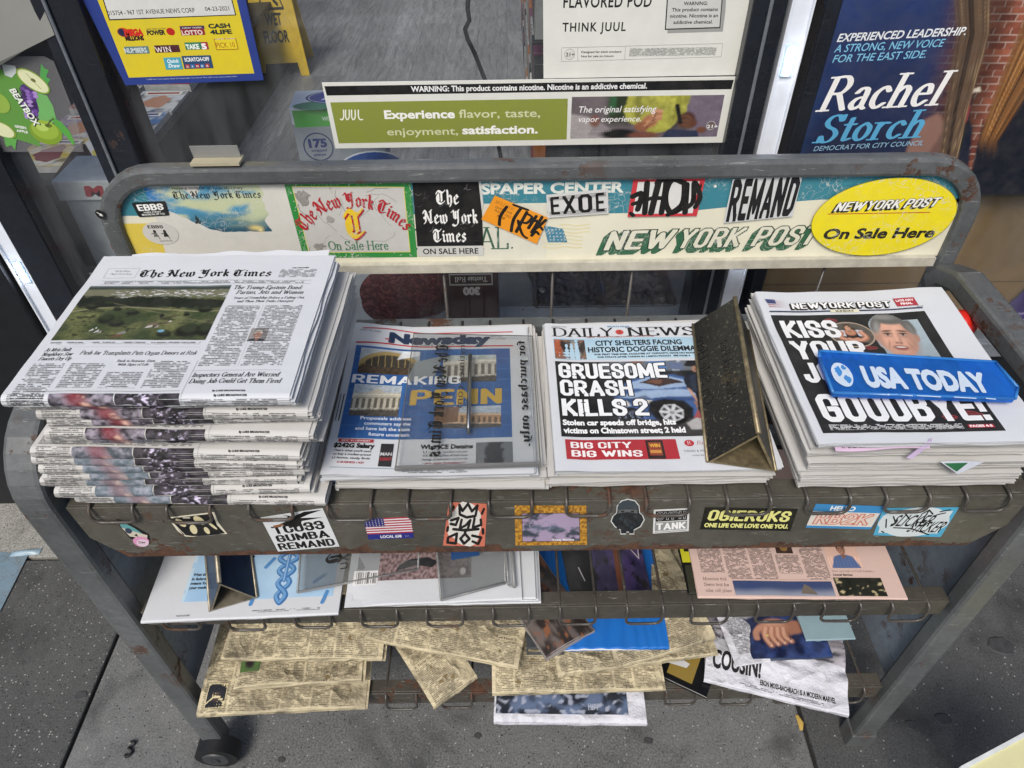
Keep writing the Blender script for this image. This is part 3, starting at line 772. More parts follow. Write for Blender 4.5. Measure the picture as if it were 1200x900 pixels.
b = MB(); c = onZ(938, 848, 0)
b.sheet(lambda u, v: (c.x - .006 + .012 * u * (1 - abs(v - .5)), c.y - .014 + .03 * v, .0025 + .003 * math.sin(u * 3) * math.sin(v * 3)), 5, 6, th=.0006)
tag(b.build('leaf', LEAF), 'small yellow dry leaf in the pavement joint below the right end of the rack', 'leaf')
b = MB(); c = onZ(30, 650, 0)
b.sheet(lambda u, v: (c.x + .07 * (u - .5), c.y + .018 * (v - .5) + .008 * u, .003 + .008 * math.sin(v * 3.14) * math.sin(u * 3.14) ** .5), 10, 5, th=.001)
tag(b.build('crumpled_wrapper', simple('pale_blue_plastic', '#8ba3b0', .35)), 'flattened pale blue wrapper in the pavement joint at the far left', 'wrapper')

# --- shop floor of grey planks (real boards near the glass; all one floor)
def plank_mat():
    m, nt, b = base_mat('grey_wood_plank'); P = world_vec(nt)
    oi = N(nt, 'ShaderNodeObjectInfo')
    mp = N(nt, 'ShaderNodeMapping'); mp.inputs['Scale'].default_value = (9, 1.1, 1); nt.links.new(P, mp.inputs[0])
    ad = N(nt, 'ShaderNodeVectorMath', operation='ADD'); nt.links.new(mp.outputs[0], ad.inputs[0])
    cb = N(nt, 'ShaderNodeCombineXYZ'); nt.links.new(math_n(nt, 'MULTIPLY', oi.outputs['Random'], 40), cb.inputs[0]); nt.links.new(cb.outputs[0], ad.inputs[1])
    g = noise_n(nt, 5, 6, .7, ad.outputs[0], .8)
    c = mixn(nt, ramp(nt, g, [(.3, 0.0), (.7, 1.0)]), lin('#5a5b5d'), lin('#a3a4a6'))
    c = mixn(nt, math_n(nt, 'MULTIPLY', oi.outputs['Random'], .5), c, lin('#57585a'))
    nt.links.new(c, b.inputs['Base Color']); b.inputs['Roughness'].default_value = .45
    return m
PL = plank_mat()
floor = bpy.data.objects.new('shop_floor', None); link(floor); tag(floor, kind='structure')
b = MB(); b.box(-4, 4, 1.33, 8, -.05, -.004); b.build('underlay', simple('underlay', '#2b2b2c', .8), floor)
pm = {}
rp = random.Random(3)
for i in range(12):
    x0 = -1.9 + i * .19; off = rp.uniform(0, 1.2); y = 1.35 - off
    while y < 7.0:
        ya, yb = max(1.35, y), min(7.0, y + 1.22)
        if yb - ya > .05:
            kk = round(yb - ya, 2)
            if kk not in pm:
                q = MB(); q.box(.0005, .1895, .0005, kk - .0005, -.004, .004); pm[kk] = q.mesh('floor_plank', PL)
            o = link(bpy.data.objects.new('floor_plank', pm[kk]), floor); o.location = (x0, ya, 0)
        y += 1.22

# --- storefront
ALU = painted_metal('bronze_aluminium', '#20242c', .0, gloss=.28, scratch=.05)
ALU2 = painted_metal('pale_aluminium', '#70757c', .0, gloss=.3, scratch=.1)
DARK = simple('dark_wall', '#15171c', .5, var=.3)
GLASS = thin_clear('window_glass', (.93, .95, .96), 1.0, .02, .05, (.45, .47, .50), .8)
GY = 1.20
shop = thing('storefront', 'dark aluminium shop window and door frame behind the newspaper rack', 'storefront', (0, GY, 0))
def SB(name, x0, x1, y0, y1, z0, z1, mat, bev=.003):
    b = MB(); b.box(x0, x1, y0 - GY, y1 - GY, z0, z1); return b.build(name, mat, shop, bevel=bev)
SB('knee_wall', -.70, 2.6, GY, GY + .12, 0, .46, DARK)
SB('sill', -.70, 2.6, GY - .02, GY + .14, .46, .50, ALU2)
# frames: positions read from the verticals in the photograph
SB('mullion', -.712, -.642, GY - .03, GY + .06, 0, 2.4, ALU)
SB('mullion_highlight', -.692, -.686, GY - .036, GY - .0305, 0, 2.4, ALU2)  # pale strip: the highlight line down the mullion put into the colour
SB('door_stile', -.942, -.879, GY - .03, GY + .05, 0, 2.4, ALU)
SB('door_rail', -.878, -.713, GY - .02, GY + .04, 0, .30, ALU)
SB('mullion', .372, .425, GY - .03, GY + .06, .501, 2.4, ALU)
SB('mullion_highlight', .396, .402, GY - .034, GY - .0305, .501, 2.4, ALU2)  # pale strip stands in for the grey reflection on the dark frame
SB('mullion', .487, .512, GY - .02, GY + .05, .501, 2.4, ALU)
SB('mullion', -1.9, -.990, GY - .03, GY + .05, 0, 2.4, DARK)
for x0, x1 in ((-.878, -.713), (-.641, .371), (.513, 2.6)):
    z0 = .301 if x0 < -.7 else .501
    b = MB(); b.box(x0, x1, -.004, .004, z0, 2.4); b.build('glass_pane', GLASS, shop)
# LED light strips in clear channel
LEDM = emis_mat('led_lens', '#e8f0ff', 26); CH = simple('white_channel', '#dfe5ee', .35, var=.05)
def led_strip(label, xa, xb, z0, z1, Y, leds):
    t = thing('light_strip', label, 'light strip', (xa, Y, z0), group='LED strips beside the window')
    b = MB(); w = xb - xa
    b.box(0, w, 0, .012, 0, z1 - z0); b.box(-.003, 0, -.006, .012, 0, z1 - z0); b.box(w, w + .003, -.006, .012, 0, z1 - z0)
    b.build('channel', CH, t)
    for z in leds:
        q = MB(); q.box(.006, w - .006, -.004, 0, z - z0 - .024, z - z0 + .024); bd = q.build('module', simple('led_board', '#a9c6dc', .3), t)
        q = MB()
        for k in (-1, 0, 1):
            n = 10; c = Vector((w / 2, -.004, z - z0 + k * .0165))
            vs = [c + Vector((.0062 * math.cos(a), 0, .0062 * math.sin(a))) for a in (2 * math.pi * j / n for j in range(n))] + [c + Vector((.004 * math.cos(a), -.004, .004 * math.sin(a))) for a in (2 * math.pi * j / n for j in range(n))]
            q.add(vs, [(j, n + j, n + (j + 1) % n, (j + 1) % n) for j in range(n)] + [tuple(range(n, 2 * n))[::-1]])
        q.build('lens', LEDM, bd)
    return t
zl = [onY(933, 72, 1.18).z - 0.0]
led_strip('white LED light strip between the two posters, right of the nicotine banner', .437, .467, .52, 2.4, 1.185, [zl[0], zl[0] - .37, zl[0] + .34])
led_strip('white LED light strip at the far left beside the dark door', -.978, -.950, .30, 2.4, 1.185, [onY(28, 318, 1.185).z, onY(28, 318, 1.185).z + .36])

# interior walls so that the view through the glass ends somewhere
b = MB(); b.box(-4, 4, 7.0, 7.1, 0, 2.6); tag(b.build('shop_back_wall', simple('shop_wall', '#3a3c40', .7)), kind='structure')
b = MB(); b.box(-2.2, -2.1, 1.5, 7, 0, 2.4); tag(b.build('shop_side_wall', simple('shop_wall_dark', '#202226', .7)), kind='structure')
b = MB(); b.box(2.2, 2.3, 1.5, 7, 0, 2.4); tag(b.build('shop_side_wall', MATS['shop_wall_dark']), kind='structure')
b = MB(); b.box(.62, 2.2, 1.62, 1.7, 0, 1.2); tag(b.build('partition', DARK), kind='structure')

# wet floor sign
Y0 = 4.5; c = onZ(322, 78, .01)
YEL = simple('yellow_plastic', '#d9b62e', .45, var=.12)
t = thing('wet_floor_sign', 'yellow folding wet floor sign standing on the shop floor', 'floor sign', (c.x + .07, c.y, 0.004), (0, 0, .12))
for s in (-1, 1):
    b = MB()
    pts = [(-.15, 0), (-.10, 0), (-.09, .07), (.09, .07), (.10, 0), (.15, 0), (.10, .62), (.06, .66), (-.06, .66), (-.10, .62)]
    b.prism([(x, s * (.16 - .24 * z), z) for x, z in pts], (0, .012, 0)); p = b.build('panel', YEL, t, bevel=.003)
    if s < 0:
        A = Art(quad((-.15, -.161, 0), (.15, -.161, 0), (.15, -.161 + .24 * .66, .66), (-.15, -.161 + .24 * .66, .66), (0, -1, .24)))
        A.step = 2e-4
        A.text('WET', .5, .40, .085, .30, '#1d1c14', bold=.05, align='c'); A.text('FLOOR', .5, .27, .085, .46, '#1d1c14', bold=.05, align='c')
        A.line([(.5, .85), (.28, .52), (.72, .52)], .02, '#1d1c14', closed=True); A.line([(.45, .6), (.52, .68), (.56, .58), (.62, .55)], .03, '#1d1c14')
        A.build('lettering', p)
# magazines on a low shelf seen under the lottery sign
t = thing('magazine_shelf', 'low black magazine shelf inside the shop below the lottery sign', 'shelf', (-1.61, 2.25, 0))
b = MB(); b.box(-.5, .30, 0, 2.2, .36, .38); b.build('shelf_board', DARK, t, bevel=.002)
b = MB(); b.box(-.5, .30, 0, 2.2, 0, .03); b.build('base_board', DARK, t, bevel=.002)
b = MB(); b.box(-.52, -.5, 0, 2.2, 0, .9); b.build('back_panel', DARK, t)
mags = ['#c9b23a', '#d8d9dc', '#b2262e', '#7a5fa0', '#3a6ea8', '#e0dccf', '#a84a2c', '#cfd3d8']
rm_ = random.Random(11); k = 0
for i, yy in enumerate((2.30, 2.54, 2.78, 3.02, 3.26, 3.50)):
    for j, xx in enumerate((-1.72, -1.515)):
        z = .382; k += 1
        colr = mags[(i * 3 + j) % len(mags)]
        t = thing('magazine', '%s magazine on the low shop shelf, %s row back, %s column' % ({'#c9b23a': 'yellow', '#d8d9dc': 'pale grey', '#b2262e': 'red', '#7a5fa0': 'purple', '#3a6ea8': 'blue', '#e0dccf': 'cream', '#a84a2c': 'rust orange', '#cfd3d8': 'silver'}[colr], ['first', 'second', 'third', 'fourth', 'fifth', 'sixth'][i], ['left', 'right'][j]), 'magazine', (xx, yy, z), (0, 0, rm_.uniform(-.06, .06)), 'magazines on the shop shelf')
        b = MB(); b.box(0, .19, 0, .225, 0, .012 + .01 * (k % 3)); b.build('pages', simple('magazine_edge', '#c9c9c5', .6), t)
        zt = .012 + .01 * (k % 3)
        A = Art(lambda u, v, l, zt=zt: (u, v, zt + l + .0005)); A.step = 1e-4
        sd = k * 3.7; cc = lin(colr)
        A.img(0, 0, .19, .225, 14, 16, lambda u, v: mixc(mixc(cc, (.7, .68, .62), sstep(-.1, .3, fbm(u * 4 + sd, v * 4))), (.03, .03, .05), sstep(.05, .35, fbm(u * 5, v * 5 + sd))))
        A.rect(.02, .18, .17, .212, '#f0ece0'); A.rect(.03, .188, .16, .204, ['#a3201f', '#1f2f80', '#151515'][k % 3]); A.blob(.10, .10, .05, .06, ['#c08a6c', '#7a2f34', '#d8c84a'][k % 3], k, .5)
        A.build('cover', t)
# snack rack at the right of the view through the glass
t = thing('snack_rack', 'dark snack rack with small colourful packets inside the shop', 'rack', (.16, 2.3, 0))
b = MB(); b.box(-.03, .5, 0, 2.4, 0, 1.7); b.build('rack_body', DARK, t, bevel=.004)
rr = random.Random(2)
for j in range(7):
    for i in range(22):
        q = MB(); zz = .18 + j * .2; yy = .03 + i * .105
        q.box(-.075, -.032, yy, yy + .08, zz, zz + .13)
        q.build('packet', simple('packet_%d' % (rr.randrange(7)), ['#7e2320', '#c9c4b8', '#1d1d22', '#9a5a25', '#5a2a48', '#3b3f48', '#8a8a88'][rr.randrange(7)], .4), t, bevel=.004)
# black cable
t = thing('power_cable', 'black power cable hanging down behind the shop window', 'cable', (0, 1.35, 0))
b = MB(); pts = []
for px, py in [(549, -20), (548, 10), (550, 24), (545, 34), (548, 46), (556, 62), (563, 80), (571, 100), (578, 140), (590, 200), (612, 300), (622, 325), (632, 345), (640, 380), (645, 420)]:
    q = onY(px, py, 1.42); pts.append((q.x, q.y - 1.35, q.z))
b.tube(pts, .0042, 8); b.build('cord', simple('black_rubber', '#0b0b0c', .45), t)

# things on the ledge inside the window
LEDG = SB('inner_ledge', -.62, 2.3, GY + .125, GY + .45, .40, .43, simple('ledge_board', '#4b4d50', .6))
# wipes box
A0 = onY(338, 127, 1.29); w = .14
CARD = simple('silver_box', '#d4d8de', .5, var=.06)
t = thing('product_box', 'grey and green product box marked 175 behind the left end of the nicotine banner', 'box', (A0.x, 1.29, .43), (0, 0, .07))
H = A0.z - .43
b = MB(); b.box(0, .165, 0, .085, 0, H); bx = b.build('carton', CARD, t, bevel=.002)
H_ = .15; A = Art(lambda u, v, l: (u * .165, -l, H - (1 - v) * H_))
A.step = 5e-5
A.rect(.0, .0, 1.0, .80, '#9a9fa6'); A.rect(.03, .76, 1.0, .97, '#4fb03e'); A.ell(.24, .50, .17, .17 * .165 / H_, '#2a3566'); A.ell(.24, .50, .155, .155 * .165 / H_, '#9a9fa6'); A.text('WITH MINT', .34, .83, .05, .3, '#e6f0e0', bold=.03)
A.text('175', .24, .50, .10, .20, '#1f2f78', bold=.08, align='c'); A.text('wrapped', .24, .44, .035, .18, '#1f2f78', bold=.03, align='c'); A.text('pieces', .24, .385, .035, .14, '#1f2f78', bold=.03, align='c')
A.ell(.80, .18, .40, .24, '#e6e9ee', rot=.1); A.ell(.80, .18, .38, .22, '#1c4fa0', rot=.1)
A.text('TL', .72, .5, .06, .1, '#e8ecf4', font='serif', align='c')
A.build('box_print', bx)
A = Art(lambda u, v, l: (u * .165, v * .085, H + l)); A.step = 5e-5
A.ell(.30, .10, .26, .22, '#2f7a5a'); A.ell(.55, .55, .40, .40, '#26307c', rot=.05); A.ell(.55, .55, .375, .36, '#cdd3e2', rot=.05); A.ell(.55, .55, .36, .34, '#2f3a94', rot=.05)
A.line([(.35, .4), (.5, .75), (.55, .4), (.7, .7), (.72, .45)], .04, '#dfe4f2', smooth=True)
A.build('lid_print', bx)
# candy bag, tootsie box, cardboard
def bag_mat():
    m, nt, b = base_mat('gummy_bag'); P = world_vec(nt)
    v = N(nt, 'ShaderNodeTexVoronoi', feature='F1'); v.inputs['Scale'].default_value = 60
    nn = N(nt, 'ShaderNodeTexNoise'); nn.inputs['Scale'].default_value = 18; nt.links.new(P, nn.inputs[0])
    nt.links.new(mixn(nt, .25, P, nn.outputs['Color']), v.inputs['Vector'])
    c = mixn(nt, ramp(nt, v.outputs['Distance'], [(.1, 0.0), (.6, 1.0)]), (.26, .075, .08), (.09, .022, .028))
    nt.links.new(c, b.inputs['Base Color']); b.inputs['Roughness'].default_value = .25
    bump(nt, b, v.outputs['Distance'], -.8, .004); return m
t = thing('candy_bag', 'clear bag of dark red gummy candy behind the glass left of centre', 'candy bag', (-.265, 1.34, .43))
b = MB()
def pill(u, v):
    a = 2 * math.pi * u; r = 1 + .06 * nz(math.cos(a) * 3, v * 5)
    s = math.sin(math.pi * min(.999, max(.001, v))) ** .35
    return (.125 * math.cos(a) * s * r, .055 * math.sin(a) * s * r, v * .25)
b.sheet(pill, 40, 24); b.build('bag', bag_mat(), t)
t = thing('candy_box', 'small dark candy box with upside down lettering behind the glass', 'candy box', (onY(520, 328, 1.25).x, 1.25, .43))
b = MB(); hb = onY(560, 318, 1.25).z - .43 + .01; b.box(0, .115, 0, .05, 0, hb); bx = b.build('carton', simple('maroon_card', '#3a1b20', .5), t, bevel=.002)
A = Art(lambda u, v, l: (.115 - u * .115, -l, hb - v * .06)); A.step = 5e-5
A.frame(.1, .25, .9, .75, .06, '#b9b4b2', .02); A.text('Tootsie Roll', .5, .40, .2, .6, '#e8e4e0', font='serif', bold=.04, align='c'); A.text('300', .5, .85, .3, .3, '#cfc8c4', bold=.1, align='c')
A.build('lettering', bx)
CB = simple('cardboard', '#7f6238', .85, var=.16, scale=14, bumps=.15)
t = thing('cardboard_box', 'large plain brown cardboard box in the window below the campaign poster', 'box', (.60, 1.23, .43))
hc = onY(1180, 228, 1.232).z - .43 - .004
b = MB(); b.box(-.08, .9, 0, .16, 0, hc); bx = b.build('carton', CB, t, bevel=.003)
b = MB(); b.box(-.08, .9, -.0008, 0, hc * .5, hc * .5 + .002); b.build('crease', simple('cardboard_crease', '#5d4729', .9), bx)
q = onY(1120, 330, 1.22)
t = thing('added_dark_tray', 'low dark maroon candy tray behind the glass between the light strip and centre', 'tray', (.055, 1.33, .43))  # tray and its filling are added to make the lit ledge read dark
b = MB(); b.box(0, .33, 0, .30, 0, .008); b.box(0, .33, 0, .006, .008, .07); b.box(0, .33, .294, .30, .008, .10); b.box(0, .006, .006, .294, .008, .085); b.box(.324, .33, .006, .294, .008, .085); b.box(.162, .168, .006, .294, .008, .08)
b.build('tray_body', simple('maroon_tray', '#2a1c20', .45, var=.4, scale=50), t, bevel=.001)
b = MB(); b.sheet(lambda u, v: (.010 + .31 * u, .008 + .284 * v, .045 + .012 * nz(u * 22, v * 20)), 60, 50); tag(b.build('dark_fill', simple('dark_fill_surface', '#1c1518', .35, var=.8, scale=120), t), kind='stuff')
# purple flyer and shelf edge, at the far right behind the glass
A0, B0 = onY(1152, 385, 1.216), onY(1215, 378, 1.216)
t = thing('purple_flyer', 'purple flyer with white writing leaning behind the glass at the right edge', 'flyer', (A0.x, 1.216, A0.z))
b = MB(); b.prism([(0, 0, 0), (.10, 0, .005), (.13, 0, .15), (.065, 0, .15)], (0, .002, 0)); fl = b.build('card', simple('purple_card', '#3d2568', .5, var=.3), t)
A = Art(lambda u, v, l: (u, -l, v)); A.text('Women', .024, .036, .010, .045, '#d8c9ea', shear=.2); A.text('Democrats', .018, .018, .010, .06, '#d8c9ea', shear=.2); A.build('lettering', fl)
t = thing('red_ball', 'small glossy red ball resting on the right side rail behind the right stack', 'ball', (.657, .812, .849))
b = MB(); b.sheet(lambda u, v: (.022 * math.cos(2 * math.pi * u) * math.sin(math.pi * v), .022 * math.sin(2 * math.pi * u) * math.sin(math.pi * v), -.022 * math.cos(math.pi * v)), 20, 12); b.build('shell', simple('red_plastic', '#c9231c', .35, var=.05), t)
# ------------------------------------------------------------ signs and posters on the shop window
PAPERW = simple('poster_card', '#d9dad3', .45, var=.04)
def plate(name, label, cat, quadpx, Y, th=.002, mat=None, group=None, round_=0):
    P = [onY(x, y, Y) for x, y in quadpx]                     # BL, BR, TR, TL
    o = P[0]; t = thing(name, label, cat, tuple(o), group=group)
    b = MB(); b.prism([p - o for p in P], (0, th, 0)); pl = b.build('board', mat or PAPERW, t)
    return t, pl, o
def XZ(px, py, Y, o): p = onY(px, py, Y); return (p.x - o.x, p.z - o.z)
def artXZ(): A = Art(lambda u, v, l: (u, -l, v)); return A

# --- nicotine banner
Y = 1.19
t, pl, o = plate('window_banner', 'long green and white vaping banner with a nicotine warning across the shop window', 'banner', [(393, 174), (848, 167), (863, 90), (377, 97)], Y - .004)
tag(pl)
A = artXZ(); X = lambda px, py: XZ(px, py, Y - .004, o)
BLK_ = '#101116'
A.poly([X(383, 112), X(857, 104.5), X(860, 93.5), X(380, 101)], BLK_)
a = X(482, 107.5); e = X(758, 103.5)
A.text('WARNING: This product contains nicotine. Nicotine is an addictive chemical.', a[0], a[1], .0085, e[0] - a[0], '#e9eaea', bold=.045, rot=math.atan2(e[1] - a[1], e[0] - a[0]) * 1.0)
A.poly([X(397, 168), X(664, 163.5), X(665.5, 115.5), X(387, 120)], '#86903c')
def bt(s, px, py, pe, h, **k):
    a = X(px, py); e = X(pe, py - (pe - px) * .012); A.text(s, a[0], a[1], h, e[0] - a[0], rot=math.atan2(e[1] - a[1], e[0] - a[0]), **k)
bt('Experience', 451, 139, 533, .0135, col='#f4f4ee', bold=.05)
bt('flavor, taste,', 538, 138, 633, .0135, col='#d3d6ac', bold=.015)
bt('enjoyment,', 454, 158.5, 537, .0125, col='#d3d6ac', bold=.015)
bt('satisfaction.', 542, 157, 630, .0135, col='#f4f4ee', bold=.05)
for k, cx in enumerate((399, 405, 412, 419)):
    a, b_ = X(cx + 3, 129), X(cx + 3.5, 140)
    if k in (1, 2): A.line([X(cx, 129), X(cx + .2, 137), X(cx + 2, 140.3), X(cx + 4.2, 137), X(cx + 4.2, 129)], .0022, '#eef0dd', smooth=True)
    elif k == 0: A.line([X(cx + 3.6, 129), X(cx + 3.8, 136.5), X(cx + 2, 140.3), X(cx, 139.5)], .0022, '#eef0dd', smooth=True)
    else: A.line([X(cx + 1, 129), X(cx + 1.2, 137), X(cx + 3, 140), X(cx + 6, 140)], .0022, '#eef0dd', smooth=True)
# picture of seated people and hands
c0, c1 = X(668, 163), X(852, 111); W_, H_ = c1[0] - c0[0], c1[1] - c0[1]
cv = Canvas(170, 52, '#5b5156')
n1 = cv.n(5, 3, 1); cv.grad('#6d6468', '#4a4248', nstep(-.3, .4, n1 + cv.U * .5 - .3)); cv.put(nstep(.2, .28, cv.U) * nstep(.46, .4, cv.U) * nstep(.2, .5, cv.V), '#26321f'); cv.put(nstep(.23, .27, cv.U) * nstep(.31, .28, cv.U) * nstep(.5, .7, cv.V), '#2f5a3a')
cv.poly([(-.05, -.1), (.30, -.1), (.22, .30), (.10, .55), (-.05, .6)], '#a29c9c', 3, wob=.03); cv.poly([(.18, .42), (.38, .0), (.30, -.05), (.12, .1)], '#8d8588', 2); cv.ell(.16, .42, .035, .14, '#7a5347', .4); cv.ell(.33, .10, .12, .12, '#0f1116', .3)
cv.poly([(.38, 1.1), (.80, 1.1), (.77, .62), (.66, .16), (.55, .08), (.46, .28), (.37, .42), (.35, .7)], '#a3a246', 3, wob=.02)
cv.mul(1 + .9 * cv.n(22, 5, 4, 2) * ((cv.U > .36) & (cv.U < .79)) * (cv.V > .2)); cv.poly([(.42, 1.1), (.455, 1.1), (.475, .6), (.43, .4)], '#6f6f28', 3, .7); cv.poly([(.69, 1.1), (.72, 1.1), (.73, .6), (.68, .4)], '#77772c', 3, .7)
cv.ell(.53, .40, .055, .16, '#a8714f', .3, .3); cv.ell(.48, .27, .05, .12, '#8d5a40', .3, -.2); cv.ell(.57, .58, .035, .12, '#b98565', .3)
for k in range(4): cv.line([(.50 + k * .016, .30 + k * .08), (.56, .42 + k * .075), (.60, .46 + k * .06)], .035, ['#b57f60', '#c08c6c', '#ad7556', '#c69472'][k]); cv.line([(.51 + k * .016, .26 + k * .08), (.565, .375 + k * .075)], .010, '#5c3828', .8)
cv.poly([(.79, 1.1), (1.05, 1.1), (1.05, .0), (.86, .0), (.82, .35), (.76, .6)], '#6f6473', 3, wob=.02); cv.mul(1 + .5 * cv.n(16, 5, 8, 2) * (cv.U > .78))
cv.ell(.775, .42, .06, .19, '#4b2c20', .25, .2); cv.ell(.80, .34, .05, .12, '#5e3a2a', .3)
for k in range(3): cv.line([(.735, .50 - k * .1), (.775, .52 - k * .11), (.80, .46 - k * .1)], .035, '#64402e')
cv.ell(.885, .17, .035, .08, '#6d4534', .4); cv.line([(.70, .76), (.737, .36)], .045, '#121216'); cv.poly([(.60, -.1), (.88, -.1), (.86, .16), (.66, .20)], '#27304a', 2, wob=.02); cv.ell(.50, .06, .10, .09, '#74463a', .4); cv.grain(.12)
A.canvas(c0[0], c0[1] + .001, c1[0] - .004, c1[1], cv)
bt('The original satisfying', 677, 132, 768, .0105, col='#eceaea', bold=.01, shear=.2)
bt('vapor experience.', 677, 143, 751, .0095, col='#eceaea', bold=.01, shear=.2)
bt('For adult smokers 21+', 677, 155, 716, .003, col='#a8a4a6')
A.ell(*X(833, 147), .0078, .0078, '#dcdcdc'); A.ell(*X(833, 147), .0072, .0072, '#6b5a5a'); bt('21+', 828, 150, 841, .0055, col='#eeeeee', bold=.03)
A.build('banner_print', pl)

# --- white poster above the banner
Y2 = 1.188
t, pl, o = plate('window_poster', 'white nicotine poster on the window directly above the green vaping banner', 'poster', [(637, 92), (862, 88), (891, -70), (636, -70)], Y2 + .004)
A = artXZ(); X = lambda px, py: XZ(px, py, Y2 + .004, o)
def bt2(s, px, py, pe, h, **k):
    a = X(px, py); e = X(pe, py - (pe - px) * .012); A.text(s, a[0], a[1], h, e[0] - a[0], rot=math.atan2(e[1] - a[1], e[0] - a[0]), **k)
bt2('FLAVORED POD', 660, 9, 763, .0165, col='#17181c', bold=.03, sp=1.1)
bt2('THINK JUUL', 659, 37, 733, .0125, col='#17181c', bold=.03, sp=1.2)
A.poly([X(782, 39), X(847, 37), X(850, 14), X(853, -40), X(784, -40)], '#9c9d9b'); A.poly([X(779, 35), X(844, 33), X(850, -40), X(784, -40)], '#17181a'); A.poly([X(780.4, 33.6), X(843, 31.6), X(848.6, -39), X(785.5, -39)], '#c9cac6')
for i, s in enumerate(['addictive chemical.', 'nicotine. Nicotine is an', 'This product contains', 'WARNING:']):
    px0, px1 = [(789, 835), (785, 841), (787, 841), (801, 829)][i]; bt2(s, px0, 28 - i * 7.3, px1, .0048, col='#1b1b1d', bold=.03)
A.line([X(658, 72), X(845, 66.5), X(847, 51), X(658, 56)], .0004, '#707070', closed=True)
A.line([X(677, 71), X(677, 55)], .0004, '#707070'); A.line([X(732, 70), X(733, 54)], .0004, '#707070')
A.ell(*X(667.5, 63.5), .0082, .0082, '#444444'); A.ell(*X(667.5, 63.5), .0078, .0078, '#d6d7d0'); bt2('21+', 663, 66, 673, .0055, col='#222222', bold=.03)
bt2('Designed for adult smokers', 681, 62, 728, .003, col='#222222', bold=.02); bt2('Not for sale to minors', 681, 67, 719, .003, col='#222222', bold=.02)
a = X(737, 66); e = X(840, 55); A.body(a[0], a[1], e[0], e[1], mi=2, k=2.2)
A.build('poster_print', pl)

# --- lottery sign
Y3 = 1.185
t, pl, o = plate('lottery_sign', 'yellow lottery retailer sign with a blue border hanging in the window', 'sign', [(147, 100), (309, 94), (272, -70), (62, -70)], Y3, .003, simple('blue_plastic_sign', '#2c3f86', .35, var=.06))
A = artXZ(); X = lambda px, py: XZ(px, py, Y3, o)
A.poly([X(151, 91), X(298, 86), X(263, -60), X(90, -60)], '#d9c52a')
A.poly([X(128, 24), X(277, 18), X(262, -40), X(108, -40)], '#22221c'); A.poly([X(129, 22.5), X(275.5, 17), X(261, -40), X(109, -40)], '#d3d4cf')
def q4(cx, cy, w, h, col):
    s = .03 if cx > 200 else .2
    A.poly([X(cx - w / 2 + .24 * h / 2, cy + h / 2), X(cx + w / 2 + .24 * h / 2, cy + h / 2 - w * .03), X(cx + w / 2 - .24 * h / 2, cy - h / 2 - w * .03), X(cx - w / 2 - .24 * h / 2, cy - h / 2)], col)
def bt3(s, px, py, pe, h, **k):
    a = X(px, py); e = X(pe, py - (pe - px) * .035); A.text(s, a[0], a[1], h, math.hypot(e[0] - a[0], e[1] - a[1]), rot=math.atan2(e[1] - a[1], e[0] - a[0]) * 1, **k)
bt3('015754 - 967 1ST AVENUE NEWS CORP', 127, 18, 229, .0062, col='#26282b', bold=.01)
bt3('04-23-2021', 241, 13, 269, .0058, col='#26282b', bold=.01)
A.ell(*X(145, 38), .010, .007, '#c25a16'); A.ell(*X(143, 38), .006, .0055, '#20264a')
bt3('MEGA', 147, 42, 168, .0085, col='#c9291f', bold=.14, shear=.15); bt3('MILLIONS', 148, 47.5, 169, .0058, col='#3a1112', bold=.12)
bt3('POWER', 173, 41, 194, .0062, col='#1b1b22', bold=.08, shear=.1); A.ell(*X(200, 37), .0065, .0055, '#b5241e'); bt3('NEW YORK LOTTERY', 172, 35, 195, .002, col='#30303a')
q4(225.5, 36, 28, 11, '#8e2530'); q4(225.5, 32.5, 28, 3.2, '#3a3558'); bt3('LOTTO', 214, 41, 238, .0062, col='#e9d9d0', bold=.05); bt3('NEW YORK', 214, 33.6, 237, .0018, col='#e0dccc', bold=.03)
bt3('CASH', 245, 33, 270, .0058, col='#20302a', bold=.07); bt3('4LIFE', 247, 40, 272, .0058, col='#20302a', bold=.07)
q4(160.5, 59, 28, 8.5, '#5f7d84'); bt3('NUMBERS', 147, 62, 173, .0068, col='#d6e0e0', bold=.04, shear=0)
q4(196, 57.5, 29, 8.5, '#4b1c28'); bt3('WIN', 183, 61, 202, .0072, col='#f0e6e0', bold=.05, font='serif'); bt3('4', 203, 61, 210, .0115, col='#f0e6e0', bold=.05, font='serif')
q4(230.5, 54, 27, 8.5, '#2f7d5a'); bt3('TAKE', 219, 57.5, 234, .0066, col='#eaf1ea', bold=.08); q4(240, 53.5, 7.5, 8.5, '#a5303c'); bt3('5', 237.5, 57.3, 242.5, .0075, col='#f2ecec', bold=.1)
q4(265, 52, 26, 13, '#a8661e'); q4(265, 52, 24.5, 11.5, '#e0cc2c'); bt3('PICK 10', 254, 56, 276, .0075, col='#a8661e', bold=.01); bt3('NEW YORK', 253, 46.5, 276, .002, col='#e8e2d0')
q4(203, 74.5, 20, 14, '#4aa2b8'); bt3('Quick', 196, 73.5, 210, .005, col='#eaf4f6', bold=.04, shear=.3); bt3('Draw', 198, 79, 211, .005, col='#eaf4f6', bold=.04, shear=.3)
q4(231.5, 73, 34, 15, '#24486e'); bt3('SCRATCH-OFF', 217, 72, 246, .0055, col='#eef0ee', bold=.05)
for i in range(5): q4(220 + i * 5.8, 77.5 - i * .2, 5, 4.4, '#a8323a' if i % 2 == 0 else '#3468a0'); bt3('GAMES'[i], 219 + i * 5.8, 79 - i * .2, 221.4 + i * 5.8, .0028, col='#e8ecec', bold=.03)
